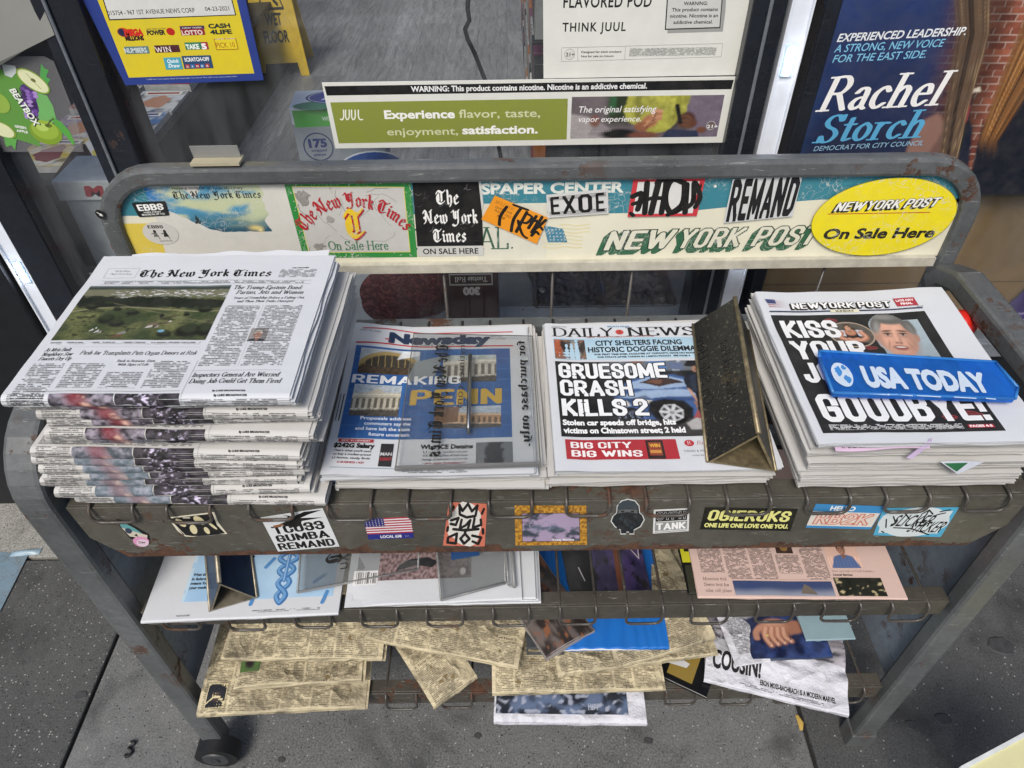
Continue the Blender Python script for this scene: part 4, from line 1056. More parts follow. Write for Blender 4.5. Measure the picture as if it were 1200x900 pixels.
bt3('c 2020 New York Lottery. Please Play Responsibly. You must be 18 or older to purchase a lottery ticket', 172, 93.6, 278, .0019, col='#c3cbe0')
A.build('sign_print', pl)
t2 = MB(); P = [X(271, 12), X(274, 15), X(283, 27), X(281, 26)]
# --- campaign poster (right of the light strip)
Y4 = 1.173
t, pl, o = plate('campaign_poster', 'dark blue council campaign poster with a large white and light blue name', 'poster', [(914, 228), (1310, 220), (1420, -70), (985, -70)], Y4 + .012, .002, simple('navy_poster', '#141c38', .4, var=.1))
A = artXZ(); Yp = Y4 + .012; X = lambda px, py: XZ(px, py, Yp, o)
def P4(pts, col, mi=0): A.poly([X(*p) for p in pts], col, mi)
# background picture: brick wall, built as printed bricks
nx_, ny_ = 300, 200; cv = Canvas(nx_, ny_, '#141c38')
bl_, br_, tr_, tl_ = (914, 228), (1290, 228), (1360, -60), (982, -60)
PXU = bl_[0] * (1 - cv.U) * (1 - cv.V) + br_[0] * cv.U * (1 - cv.V) + tr_[0] * cv.U * cv.V + tl_[0] * (1 - cv.U) * cv.V; PYV = 228 - 288 * cv.V
# brick wall with sun on its right part
row = np.floor(PYV / 8.2); bx = (PXU + .42 * PYV) / 20 + .5 * (row % 2); jn = np.maximum(nstep(.42, .47, np.abs((PYV / 8.2) % 1 - .5)), nstep(.455, .48, np.abs(bx % 1 - .5)))
rnd = np.sin(np.floor(bx) * 12.9 + row * 78.2) * 43758.5; rnd = rnd - np.floor(rnd)
cv.grad('#643228', '#8f5440', rnd); cv.mul(1 + .5 * cv.n(60, 60, 2, 2)); cv.put(jn, '#a58f84')
shade = nstep(1150, 1176, PXU + .30 * (PYV - 90)); cv.mul(.42 + .85 * shade)
# navy ground that fades into the picture
g_ = nstep(1135, 1085, PXU + .22 * (PYV - 60)); n1 = cv.n(4, 3, 5); t_ = np.clip(.15 + .85 * cv.V ** 1.5 + .5 * n1, 0, 1)
nav = np.array(lin('#131c38')) * (1 - t_[..., None]) + np.array(lin('#2a3f74')) * t_[..., None]; lf = (nstep(975, 925, PXU + .24 * (PYV - 100)) * nstep(-20, 160, PYV))[..., None] * .8; nav = nav * (1 - lf) + np.array(lin('#1c4a7a')) * lf
cv.c = cv.c * (1 - g_[..., None]) + nav * g_[..., None]
def pm(pts, col, blur=2, a=1.0, wob=0.0):
    out = []
    for x, y in pts:
        v = (228 - y) / 288; l_ = bl_[0] * (1 - v) + tl_[0] * v; r_ = br_[0] * (1 - v) + tr_[0] * v; out.append(((x - l_) / (r_ - l_), v))
    return cv.poly(out, col, blur, a, wob)
pm([(1128, 240), (1150, 150), (1178, 112), (1230, 70), (1330, 30), (1330, 240)], '#0d1322', 2); pm([(1095, 240), (1104, 150), (1128, 120), (1140, 150), (1130, 240)], '#10182c', 3)
pm([(1050, 240), (1062, 175), (1080, 142), (1100, 132), (1110, 150), (1104, 240)], '#8a675c', 5); pm([(1076, 240), (1088, 180), (1104, 155), (1108, 240)], '#5b4340', 6, .7)
pm([(1137, 62), (1146, 54), (1151, 60), (1134, 150), (1126, 176), (1121, 170)], '#191a20', 1); pm([(1124, 130), (1140, 108), (1134, 140), (1127, 150)], '#9c3440', 1); pm([(1138, 104), (1149, 102), (1149, 107), (1139, 109)], '#cfc6b4', 1)
def hair(cx, w, y0, y1, dark, mid, lite, seed):
    """cx, w: centre and half width (functions of py)"""
    C_, W_h = cx(PYV), w(PYV); s_ = (PXU - C_) / W_h
    st = vnoise(nx_, ny_, 1, 1, seed)
    r = np.random.RandomState(seed); tab = r.rand(400); idx = (s_ * 11 + 200 + .5 * cv.n(2, 3, seed + 3, 1)); i0 = np.clip(idx.astype(int), 0, 398); fr = idx - np.floor(idx); tx = tab[i0] * (1 - fr) + tab[i0 + 1] * fr
    idx2 = (s_ * 21 + 200 + 1.0 * cv.n(2, 3, seed + 5, 1)); i2 = np.clip(idx2.astype(int), 0, 398); f2 = idx2 - np.floor(idx2); tx = .5 * tx + .5 * (tab[i2] * (1 - f2) + tab[i2 + 1] * f2)
    edge = 1 + .35 * (tx - .5); m = nstep(edge, edge - .40, np.abs(s_)) * nstep(y1, y1 - 30 + 20 * 0, PYV + 26 * (tx - .5)) * (PYV > y0 - 99)
    col = np.array(lin(dark)) * (1 - nstep(.1, .6, tx))[..., None] + np.array(lin(mid)) * nstep(.1, .6, tx)[..., None]; h = nstep(.62, .95, tx + .25 * cv.n(5, 6, seed + 7))[..., None]; col = col * (1 - h) + np.array(lin(lite)) * h
    cv.c = cv.c * (1 - m[..., None]) + col * m[..., None]
hair(lambda y: np.interp(y, [-60, 0, 40, 90, 130, 175, 228], [1140, 1140, 1141, 1130, 1121, 1113, 1106]), lambda y: np.interp(y, [-60, 0, 60, 130, 200, 228], [24, 26, 22, 17, 13, 7]), -60, 232, '#241b18', '#5f4b3b', '#a88c68', 11)
hair(lambda y: np.interp(y, [-60, 0, 60, 120, 166], [1285, 1250, 1212, 1180, 1158]), lambda y: np.interp(y, [-60, 0, 60, 120, 166], [60, 48, 32, 22, 13]), -60, 186, '#3c2212', '#80552c', '#bd8a54', 23)
cv.grain(.05)
sh_ = lambda u, v: X((bl_[0] * (1 - u) + br_[0] * u) * (1 - v) + (tl_[0] * (1 - u) + tr_[0] * u) * v, 228 - 288 * v)
A.canvas(0, 0, 1, 1, cv, 0, sh_)
# words
def bt4(s, px, py, pe, h, **k):
    a = X(px, py); e = X(pe, py - (pe - px) * .055); A.text(s, a[0], a[1], h, math.hypot(e[0] - a[0], e[1] - a[1]), rot=math.atan2(e[1] - a[1], e[0] - a[0]), **k)
A.L += 3
bt4('EXPERIENCED LEADERSHIP.', 980.5, 49, 1131, .0115, col='#e8ecee', bold=.03, shear=.2)
bt4('A STRONG, NEW VOICE', 977, 61.5, 1104, .0115, col='#7fc2e2', bold=.01, shear=.2)
bt4('FOR THE EAST SIDE.', 975, 73.5, 1084, .0115, col='#7fc2e2', bold=.01, shear=.2)
bt4('Rachel', 958, 130, 1100, .054, col='#f0efec', font='serif', bold=.10, shear=.24)
bt4('Storch', 955, 167, 1079, .047, col='#57a6cf', font='serif', bold=.10, shear=.24)
bt4('DEMOCRAT FOR CITY COUNCIL', 953, 177, 1081, .0085, col='#8fb9d2', bold=.005, shear=.2)
# soft reflections printed wear is left to the glass; light blotches of old tape
A.build('poster_print', pl, [INKG, INKG, BODY, BODYW])

# --- drink sticker on the door glass
Y5 = 1.186
P = [onY(x, y, Y5) for x, y in [(2, 172), (92, 171), (62, 70), (-12, 66)]]; o = P[0]
t = thing('drink_sticker', 'green apple drink advertisement sticker on the door glass', 'sticker', tuple(o))
b = MB(); q = [onY(x, y, Y5) - o for x, y in [(-6, 178), (98, 178), (90, 140), (63, 72), (52, 66), (-20, 66)]]
b.prism(q, (0, .0006, 0)); pl = b.build('clear_film', thin_clear('clear_film', (.9, .9, .9), .8, .2, .14, (.5, .5, .52)), t)
A = artXZ(); X = lambda px, py: XZ(px, py, Y5, o)
def D(pts, col): A.poly([X(*p) for p in pts], col)
def disc(px, py, rx, ry, col, rot=0, **k): c = X(px, py); A.ell(c[0], c[1], rx, ry, col, rot=rot, **k)
D([(48, 74), (52, 80), (57, 82), (54, 90), (59, 93), (53, 104), (46, 108), (44, 96), (47, 90)], '#4f9e4f')
D([(42, 108), (55, 112), (62, 124), (66, 140), (60, 146), (46, 140), (40, 124)], '#6fae64')
D([(-8, 80), (22, 84), (28, 100), (22, 103), (40, 150), (48, 172), (10, 160), (-8, 158)], '#5d9340')
D([(24, 100), (30, 98), (40, 106), (46, 130), (40, 142), (30, 138), (26, 120)], '#4c2f70')
for k in range(26):
    disc(27 + (k * 7 % 17), 104 + (k * 11 % 34), .003 + .001 * (k % 3), .003, ['#6b489a', '#8a66b4', '#3a2258', '#a98ac8'][k % 4])
D([(60, 136), (72, 143), (82, 154), (88, 168), (86, 170), (78, 160), (66, 150)], '#55a045')
D([(2, 75), (18, 77), (20, 84), (14, 91), (6, 88)], '#c4cdca')
disc(39, 95, .026, .0155, '#7f9e3a', rot=-.75); disc(39, 95, .0235, .0132, '#dcdfb4', rot=-.75); disc(39, 94, .004, .0028, '#4a4a28', rot=-.7); A.line([X(31, 86), X(48, 104)], .0012, '#9aa05a')
disc(4, 152, .02, .014, '#7f9e3a', rot=-.5); disc(3, 152, .018, .0122, '#dcdfb4', rot=-.5); disc(-2, 120, .018, .018, '#8eae48')
disc(54, 155, .0265, .0215, '#7c9a2c'); disc(53, 152, .022, .017, '#94b23e'); disc(50, 149, .010, .007, '#b4cc66'); disc(57, 147, .006, .0035, '#5a6e24'); A.line([X(56, 147), X(59, 141), X(63, 139)], .0016, '#4a4a28')
D([(5, 160), (20, 163), (18, 176), (14, 170), (8, 172), (6, 168)], '#5fa450')
for dx, col, b_ in ((.0008, '#18241a', .13), (0, '#e6eee2', .05)):
    a = X(11, 105); A.text('BEATBOX', a[0] + dx, a[1] - dx, .0105, .062, col, bold=b_, rot=-1.36)
a = X(18, 149); A.text('GREEN', a[0], a[1], .0042, .018, '#e6eee2', bold=.06, rot=-.2); a = X(20, 154); A.text('APPLE', a[0], a[1], .0042, .018, '#e6eee2', bold=.06, rot=-.2)
A.build('sticker_print', pl)
# --- grey sheet curling in the top left corner
t = thing('grey_sheet', 'curled grey paper sheet hanging in the top left corner of the window', 'paper sheet', tuple(onY(0, 70, 1.17)))
o = t.location.copy(); b = MB()
C = [onY(-60, 100, 1.175), onY(-5, 80, 1.175), onY(30, 58, 1.17), onY(64, 41, 1.168), onY(22, -60, 1.175), onY(-90, -60, 1.175)]
b.prism([c - o for c in C], (0, .002, 0)); b.build('sheet', simple('grey_sheet', '#83847f', .6, var=.1, scale=8), t)
# --- white dispenser box and pink sheet behind the door glass
p0 = onY(78, 222, 1.32)
t = thing('white_box', 'white box with red lettering inside the shop behind the left end of the rack', 'box', (p0.x, 1.30, .38))
hh = onY(78, 205, 1.32).z - .38
b = MB(); b.box(0, .16, 0, .10, 0, hh - .045); b.build('case', simple('grey_case', '#b9bcbc', .4, var=.2, scale=20), t, bevel=.003)
b = MB(); b.box(-.006, .166, -.008, .108, hh - .042, hh); bx = b.build('lid', simple('white_case', '#e0e1de', .4), t, bevel=.003)
A = artXZ(); A.fn = lambda u, v, l: (u, -.009 - l, v); A.text('M', .055, hh - .03, .018, .03, '#b8323a', bold=.15, shear=.2); A.text('MARLBORO', .085, hh - .032, .010, .06, '#b8323a', bold=.06); A.build('lettering', bx)
A = artXZ(); A.rect(.05, hh - .16, .12, hh - .145, '#b8323a'); A.rect(.03, hh - .22, .12, hh - .214, '#84878a'); A.build('label_strip', t)
o = onY(62, 208, 1.45)
t = thing('pink_folder', 'dusty pink folder standing behind the door glass under the drink sticker', 'folder', tuple(o))
b = MB(); b.prism([onY(x, y, 1.45) - o for x, y in [(62, 208), (120, 300), (118, 215), (113, 195), (98, 170), (88, 172)]], (0, .008, 0)); b.build('cover', simple('dusty_pink', '#7c5a58', .7, var=.12), t, bevel=.001)
# ------------------------------------------------------------ the newspaper rack (cart)
ENAMEL = painted_metal('grey_enamel', '#5c5f60', .30, gloss=.33)
ENAMEL_L = painted_metal('grey_enamel_lip', '#57554d', .35, rustz=.695, gloss=.36)
ENAMEL_R = painted_metal('brown_grey_enamel', '#4d4a43', .5, gloss=.4)
ENAMEL_B = painted_metal('blue_grey_enamel', '#7f8a96', .5, gloss=.4)
RODM = painted_metal('bare_rod', '#4c4843', .6, gloss=.3)
XL, XR, YF, YB = -.588, .678, .552, .94
cart = thing('newspaper_rack', 'worn grey metal three-tier newspaper rack with a stickered header sign', 'newspaper rack', (0.045, .75, 0))
CO = Vector((0.045, .75, 0))
def CB_(name, mb, mat, bevel=0, parent=None):
    mb.v = [tuple(Vector(v) - CO) for v in mb.v]
    return mb.build(name, mat, parent or cart, bevel)
def rprof(w, d, r=.006):
    pts = []
    for sx, sy, a0 in ((1, 1, 0), (-1, 1, 90), (-1, -1, 180), (1, -1, 270)):
        for k in range(3):
            a = math.radians(a0 + k * 45); pts.append((sx * (w / 2 - r) + r * math.cos(a), sy * (d / 2 - r) + r * math.sin(a)))
    return pts
def arc_pts(c, r, a0, a1, n, f):
    return [f(c[0] + r * math.cos(math.radians(a0 + (a1 - a0) * k / n)), c[1] + r * math.sin(math.radians(a0 + (a1 - a0) * k / n))) for k in range(n + 1)]
# header frame: an upside-down U whose legs are the rear posts
f = lambda x, z: (x, YB, z)
top = 1.038; R = .085
path = [f(XL, .05), f(XL, .6)] + arc_pts((XL + R, top - R), R, 180, 90, 8, f) + arc_pts((XR - R, top - R), R, 90, 0, 8, f) + [f(XR, .6), f(XR, .05)]
b = MB(); b.sweep(path, rprof(.026, .028), up=Vector((0, 1, 0)), smooth=False); CB_('header_frame', b, ENAMEL)
# side frames
for x in (XL, XR):
    g = lambda y, z, x=x: (x, y, z)
    path = [g(YB - .012, .845), g(YB - .03, .868)] + [g(YB - .07, .884), g(.66, .884)] + arc_pts((.552 + .085, .884 - .085), .085, 90, 180, 8, g) + [g(.552, .05)]
    b = MB(); b.sweep(path, rprof(.042, .032), up=Vector((1, 0, 0))); CB_('side_frame', b, ENAMEL)
    s = -1 if x < 0 else 1
    b = MB(); b.box(x - .003, x + .001, .57, YB - .02, .22, .80); CB_('side_panel', b, ENAMEL_B)
    b = MB(); b.box(x - s * .024, x - s * .020 + (.0), .572, YB - .022, .745, .822)
    b.box(x - s * .024 - .006, x - s * .024 + .006, .572, YB - .022, .822, .827); CB_('shelf_side_rail', b, ENAMEL, .001)
# header sign board
SY = YB - .003
b = MB(); b.prism([(XL + .004, SY, .886), (XR - .004, SY, .886), (XR - .004, SY, top - R), (XR - R * .42, SY, top - R * .42), (XR - R, SY, top - .006), (XL + R, SY, top - .006), (XL + R * .42, SY, top - R * .42), (XL + .004, SY, top - R)], (0, .004, 0)); board = CB_('header_sign', b, simple('cream_sign', '#dcd8c2', .4, var=.07, scale=12), .001)
b = MB(); b.box(XL + .02, XR - .02, SY - .010, SY - .0005, .881, .889); b.box(XL + .02, XR - .02, SY - .010, SY - .007, .874, .881); CB_('sign_ledge', b, simple('cream_ledge', '#b9b5a6', .5, var=.2, scale=40))
Sxz = lambda px, py: (lambda p: (p.x, p.z))(onY(px, py, SY))
def artS(dl=0.0):
    A = Art(lambda u, v, l: (u - CO.x, SY - l - dl - CO.y, v)); return A
A = artS(); X = Sxz
def hz(): pass
zt = top - .015
A.poly([(XL + .055, zt), (XL + .012, zt - .045), (XL + .012, X(640, 246)[1]), X(720, 250), X(800, 248), X(880, 240), X(960, 234), X(1040, 233), (XR - .012, X(1120, 233)[1]), (XR - .012, zt - .045), (XR - .055, zt)], '#35808f')
A.poly([(XL + .012, .888), (XL + .012, X(150, 262)[1]), (X(340, 262)[0], X(150, 262)[1]), (X(340, 262)[0], .888)], '#d9c24e')
A.rect(X(560, 300)[0], .889, X(640, 300)[0], X(620, 238)[1], '#d8d6c4')
def st(s, px, py, pe, pt, **k):
    """text on the sign: left px, baseline py, right pe, cap top pt"""
    a = X(px, py); e = X(pe, py); h = X(px, pt)[1] - a[1]; A.text(s, a[0], a[1], h, e[0] - a[0], **k)
st('NEWSPAPER CENTER', 512, 228, 730, 216.5, col='#dfe2d8', bold=.06)
st('JOURNAL.', 470, 293, 604, 268, col='#2c5a44', font='serif', bold=.04)
# printed flag wave
a0, a1 = X(638, 286), X(690, 262)
for k in range(7):
    z = X(660, 264 + k * 4.3)[1]; A.line([(X(640 + (26 if k < 3 else 2), 0)[0] + j * .0075, z + .0012 * math.sin(j * 1.3 + k * .3)) for j in range(7 if k < 3 else 9)], .0022, '#ddd3a6', smooth=True)
A.poly([X(637, 264), X(660, 268), X(665, 284), X(642, 284)], '#3f7e96')
for i in range(5):
    for j in range(4): A.ell(*X(643 + i * 4.2 + j * .8, 269 + j * 4), .0011, .0011, '#c9d8d4', n=6)
# NEW YORK POST in green and cream
GRN = '#2f6244'
for dx, dz, bd, cl in [(.0, 0, .17, GRN), (-.0025, -.0022, .17, GRN), (-.005, -.0045, .16, GRN), (-.0075, -.0065, .15, GRN), (-.010, -.0085, .13, GRN), (0, 0, .17, '#223a2c'), (0, 0, .085, '#dcdac4')]:
    for s, p0, p1 in (('NEW', 706, 790), ('YORK', 790, 870), ('POST', 878, 958)):
        a, e = X(p0, 293 - (p0 - 706) * .028), X(p1, 293 - (p1 - 706) * .028); h = .033
        A.text(s, a[0] + dx, a[1] + dz, h, e[0] - a[0] - .006, cl, font='heavy', bold=bd - .085, shear=.32, rot=math.atan2(e[1] - a[1], e[0] - a[0]))
A.ell(*X(838, 218), .0022, .0022, '#e6e8e0', n=10)
A.build('sign_print', board, [INKW, INKG, BODY, BODYW])
# stickers on the header, each a piece of its own
def sticker_quad(px4, Y=None, parent=None, dl=.0004, org=CO):
    P = [onY(x, y, SY if Y is None else Y) for x, y in px4]
    A = Art(quad(P[0] - Vector((0, dl, 0)), P[1] - Vector((0, dl, 0)), P[2] - Vector((0, dl, 0)), P[3] - Vector((0, dl, 0)), (0, -1, 0), org)); return A
# torn paper sheet with sea picture
A = artS(.0003); X = Sxz
A.poly([X(167, 207), X(340, 208), X(357, 299), X(250, 303), X(196, 303), X(178, 240)], '#d6d4cb')
def sea(u, v):
    n = fbm(u * 3, v * 4); c = mixc(lin('#4d93b5'), lin('#2f76b4'), sstep(.2, .0, u) + .4 * (n > .1))
    c = mixc(c, lin('#c3cba4'), sstep(.0, .3, n + (u - .35) * .4 + (.6 - abs(v - .6)) * .25)); c = mixc(c, lin('#3d6f7e'), sstep(.42, .2, v + n * .3) * .8)
    c = mixc(c, lin('#27566b'), sstep(.16, .08, v)); d = math.hypot((u - .86) * 1.6, (v - .1) * 2); return mixc(c, lin('#f0d682'), sstep(.16, 0, d))
P00, P10, P11, P01 = X(190, 274), X(320, 274), X(318, 214), X(189, 214)
vs, cs = [], []
NX, NY = 44, 22
tear = lambda u: max(0.0, .62 - 1.1 * u + .10 * nz(u * 9, 1)) * (u < .45) + (.06 + .14 * nz(u * 7, 2) * 1) * (u >= .45) + .06
keep = []
for j in range(NY + 1):
    for i in range(NX + 1):
        u, v = i / NX, j / NY
        hi = 1 - .03 * abs(nz(u * 14, 5)) - (.30 * max(0, 1 - abs(u - .40) / .10)) - .02
        lo = min(.8, max(.02, (.66 * (1 - u / .6) ** 1.3 if u < .6 else .02) + .05 * nz(u * 12, 3)))
        vv = lo + (hi - lo) * v; xr = 1.0 + .035 * nz(vv * 7, 9) - .05 * max(0, 1 - abs(vv - .22) / .15); uu = u * xr
        vs.append((P00[0] + (P10[0] - P00[0]) * uu, P00[1] + (P01[1] - P00[1]) * vv)); cs.append(sea(uu, vv))
A.faces(vs, [(j * (NX + 1) + i, j * (NX + 1) + i + 1, (j + 1) * (NX + 1) + i + 1, (j + 1) * (NX + 1) + i) for j in range(NY) for i in range(NX)], cs)
st('The New York Times', 204, 233, 307, 224.5, col='#131313', font='black', bold=.02)
st('Helping navigate', 202, 222, 240, 219, col='#1d2a3a', bold=.02); st('you your life s story', 243, 222, 285, 219, col='#1d2a3a', bold=.02)
A.poly([X(229, 262), X(229, 251), X(236, 262)], '#2a3a40'); A.poly([X(233, 262), X(231, 254), X(237, 262)], '#1a2a30')
for k in range(8):
    a = math.pi * k / 8; c = X(305.5, 269); A.line([(c[0] - .006 * math.cos(a), c[1] - .006 * math.sin(a)), (c[0] + .006 * math.cos(a), c[1] + .006 * math.sin(a))], .0006, '#f4e3a0')
A.build('sticker', board, [INKW, INKG, BODY, BODYW], 'torn white paper sheet with a sunset sea picture')
# EBBS stickers
A = sticker_quad([(163, 254), (199, 252), (194, 235), (154, 237)], dl=.0012)
A.poly([(.03, .0), (.97, .0), (1, .08), (1, .92), (.97, 1), (.03, 1), (0, .92), (0, .08)], '#1b1e20'); A.text('EBBS', .5, .42, .42, .80, '#f0f0ec', font='heavy', bold=.03, align='c')
A.text('WERS STREET', .5, .25, .09, .55, '#d9d9d4', bold=.05, align='c'); A.text('BROOKLYN, NY 1121', .5, .09, .11, .72, '#e2e2dc', bold=.05, align='c'); A.build('sticker', board, label='small black rectangular sticker with white capitals')
A = artS(.0009); c = X(188.5, 273); A.ell(*c, .0262, .0195, '#c9c7c0', n=36); A.frame(0, 0, 0, 0, 0, '#000000') if False else None
A.text('EBBS', c[0] - .004, c[1] + .0085, .0052, .0235, '#17171a', font='heavy', bold=.02, align='c')
for sx, k in ((-.008, 0), (.007, 1)):
    A.ell(c[0] + sx, c[1] + .003, .0022, .003, '#222222'); A.poly([(c[0] + sx - .004, c[1] - .006), (c[0] + sx + .004, c[1] - .006), (c[0] + sx + .0022, c[1] + .001), (c[0] + sx - .002, c[1] + .001)], '#222222' if k else '#6a6a66')
    A.line([(c[0] + sx - .006, c[1] - .001), (c[0] + sx - .002, c[1] + .0005)], .0012, '#222222'); A.line([(c[0] + sx + .003, c[1] - .006), (c[0] + sx + .004, c[1] - .010)], .001, '#222222')
A.text('BROOKLYN NEW YORK', c[0] + .004, c[1] - .014, .0018, .018, '#222222', align='c'); A.build('sticker', board, label='round white sticker with two cartoon figures')
# green bordered sticker
A = sticker_quad([(356, 302), (489, 301), (481, 212), (332, 211)], dl=.0006)
A.rect(0, 0, 1, 1, '#2c8a3e'); A.rect(.055, .07, .945, .93, '#d8cf6c'); A.rect(.062, .08, .938, .92, '#c6c5bf')
rg = random.Random(21)
for k in range(16):
    x, y = rg.uniform(.08, .9), rg.uniform(.1, .9); pts = [(x, y)]
    a = rg.uniform(0, 6.3)
    for i in range(rg.randrange(3, 7)):
        a += rg.uniform(-.7, .7); x += .045 * math.cos(a); y += .06 * math.sin(a); x = min(.93, max(.07, x)); y = min(.91, max(.09, y)); pts.append((x, y))
    A.line(pts, .006 * rg.uniform(.5, 1.4), rg.choice(['#98968f', '#a9a8a0', '#85837d']), asp=.7)
for k in range(30):
    x = rg.uniform(.0, .99); y = rg.choice([rg.uniform(0, .06), rg.uniform(.94, 1)]); A.line([(x, y), (x + rg.uniform(-.02, .02), y + rg.uniform(-.04, .04))], .008, '#c9c9c2', asp=.6)
for k in range(14):
    y = rg.uniform(.0, .99); x = rg.choice([rg.uniform(0, .05), rg.uniform(.95, 1)]); A.line([(x, y), (x + rg.uniform(-.02, .02), y + rg.uniform(-.04, .04))], .008, '#c9c9c2', asp=.6)
A.blob(.12, .80, .06, .09, '#8f8d86', 3, .8); A.blob(.16, .16, .05, .06, '#918f88', 5, .9); A.blob(.30, .52, .03, .05, '#a09e98', 8, .9)
# curved words (ellipse: u is wider than v so scale back)
asp = 149 / 90 * .98
class _W:  # an art whose u is squeezed so that circles come out round
    pass
A0fn = A.fn; A.fn = lambda u, v, l: A0fn(u / asp, v, l)
A.text('The New York Times', 0, 0, .17, None, '#b3202c', font='black', bold=.02, arc=(.5 * asp, -.18, .87, -.9, .9))
A.fn = A0fn
for dx, cl, bd in ((.012, '#b3202c', .06), (0, '#e8c52c', .05)): A.text('T', .42 + dx, .28 - dx * 1.5, .36, .17, cl, font='black', bold=bd)
A.text('On Sale Here', .5, .115, .12, .52, '#2f7a50', font='serif', bold=.03, align='c')
A.build('sticker', board, [INKW, INKG, BODY, BODYW], 'white sticker with green border, red arched lettering and yellow T')
# black sticker
A = sticker_quad([(490, 300), (567, 299), (563, 210), (483, 211)], dl=.0009)
A.rect(0, 0, 1, .14, '#c8c8c2'); A.rect(0, .14, 1, 1, '#121214')
A.text('The', .5, .70, .17, .34, '#ecebe6', font='black', bold=.03, align='c'); A.text('New York', .53, .45, .17, .82, '#ecebe6', font='black', bold=.03, align='c'); A.text('Times', .5, .20, .17, .5, '#ecebe6', font='black', bold=.03, align='c')
A.text('ON SALE HERE', .5, .03, .075, .84, '#16161a', bold=.03, align='c')
for k in range(22):
    x, y = rg.uniform(.02, .96), rg.uniform(.16, .96); a = rg.uniform(-1, 1); A.line([(x, y), (x + .05 * math.cos(a), y + .05 * math.sin(a)), (x + .09 * math.cos(a + .4), y + .09 * math.sin(a + .4))], .004, rg.choice(['#55555a', '#8a8a8c', '#3a3a3e']))
A.poly([(.97, 1), (1.0, 1), (1.03, .7), (1.0, .6)], '#cfcfc9'); A.build('sticker', board, label='black newspaper sticker with white blackletter words')
# orange sticker
A = sticker_quad([(564, 256), (629, 285), (642, 254), (580, 228)], dl=.0026)
A.rect(.0, .0, 1, 1, '#e8941c'); A.text('MOLD FOR', .06, .76, .11, .34, '#5a3410', font='serif', rot=-.05)
A.text('QUESTIONS', .1, .60, .08, .3, '#7a4a14', bold=.02); A.text('PHONE CALL', .12, .47, .08, .3, '#7a4a14', bold=.02); A.text('NOW', .2, .32, .1, .14, '#7a4a14', bold=.05)
for pts in [[(.27, .8), (.25, .4), (.30, .08)], [(.36, .95), (.62, .98)], [(.5, .95), (.47, .5), (.52, .05)], [(.62, .9), (.60, .1)], [(.62, .85), (.74, .8), (.70, .55), (.6, .5)], [(.55, .5), (.6, .35), (.72, .1), (.8, .06)], [(.8, .9), (.76, .4)], [(.76, .65), (.86, .75), (.84, .3)], [(.9, .95), (.88, .5), (.98, .9)], [(.84, .35), (.92, .6), (.99, .55)], [(.86, .2), (.9, .4), (.96, .35)]]:
    A.line(pts, .075, '#151310', smooth=True, asp=.75)
A.build('sticker', board, label='orange sticker with a black graffiti tag, stuck on at a slant')
# EXOE
A = sticker_quad([(642, 254), (713, 249), (712, 220), (640, 227)], dl=.0032)
A.rect(0, 0, 1, 1, '#cfcfcc')
for i, (ch, x, w) in enumerate((('E', .05, .17), ('X', .25, .23), ('O', .50, .26), ('E', .79, .16))):
    for j in range(4): A.rect(x - .02, .86 - j * .045, x + w + .02, .885 - j * .045, ['#8a8a8a', '#a5a5a5', '#6e6e6e', '#989898'][j]); A.rect(x - .02, .06 + j * .05, x + w + .02, .085 + j * .05, ['#a5a5a5', '#8a8a8a', '#989898', '#6e6e6e'][j])
    A.text(ch, x, .12, .76, w, '#0f0f12', font='heavy')
A.build('sticker', board, label='white EXOE sticker')
# HAON tag
A = sticker_quad([(735, 253), (816, 252), (826, 208), (742, 209)], dl=.0028)
A.rect(0, 0, 1, 1, '#c4343e'); A.rect(.07, .08, .93, .93, '#d6d6d2')
for pts, w in [([(.03, .55), (.15, .62), (.13, .2)], .1), ([(.2, .9), (.24, .1)], .1), ([(.05, .35), (.3, .5)], .08), ([(.36, .95), (.33, .1)], .11), ([(.34, .9), (.46, .95), (.48, .1)], .1), ([(.34, .5), (.46, .5)], .08), ([(.7, .9), (.55, .98), (.49, .7), (.52, .35), (.62, .1), (.74, .2)], .1), ([(.58, .05), (.75, .35), (.72, .9)], .09), ([(.76, .85), (.82, .1)], .1), ([(.8, .2), (.9, .4), (.86, .9), (.98, .55), (.95, .25)], .09), ([(.04, .1), (.08, .04)], .07)]:
    A.line(pts, w * 1.35, '#0e0e10', smooth=True, asp=.62)
A.text('24', .88, .72, .16, .1, '#0e0e10', bold=.03); A.build('sticker', board, label='red and white sticker with a heavy black graffiti tag')
# REMAND on header
A = sticker_quad([(847, 260), (928, 255), (940, 203), (854, 208)], dl=.0036)
A.poly([(0, .0), (.99, .06), (1, 1), (.05, .98)], '#c9cccb'); 
for i, ch in enumerate('REMAND'):
    x0 = [.03, .19, .32, .50, .655, .825][i]; w = [.15, .12, .17, .15, .16, .15][i]; A.text(ch, x0, .04 + .01 * i, .92 - .01 * i, w, '#14151a', font='heavy', bold=.04, shear=.035)
A.build('sticker', board, label='tall black REMAND sticker')
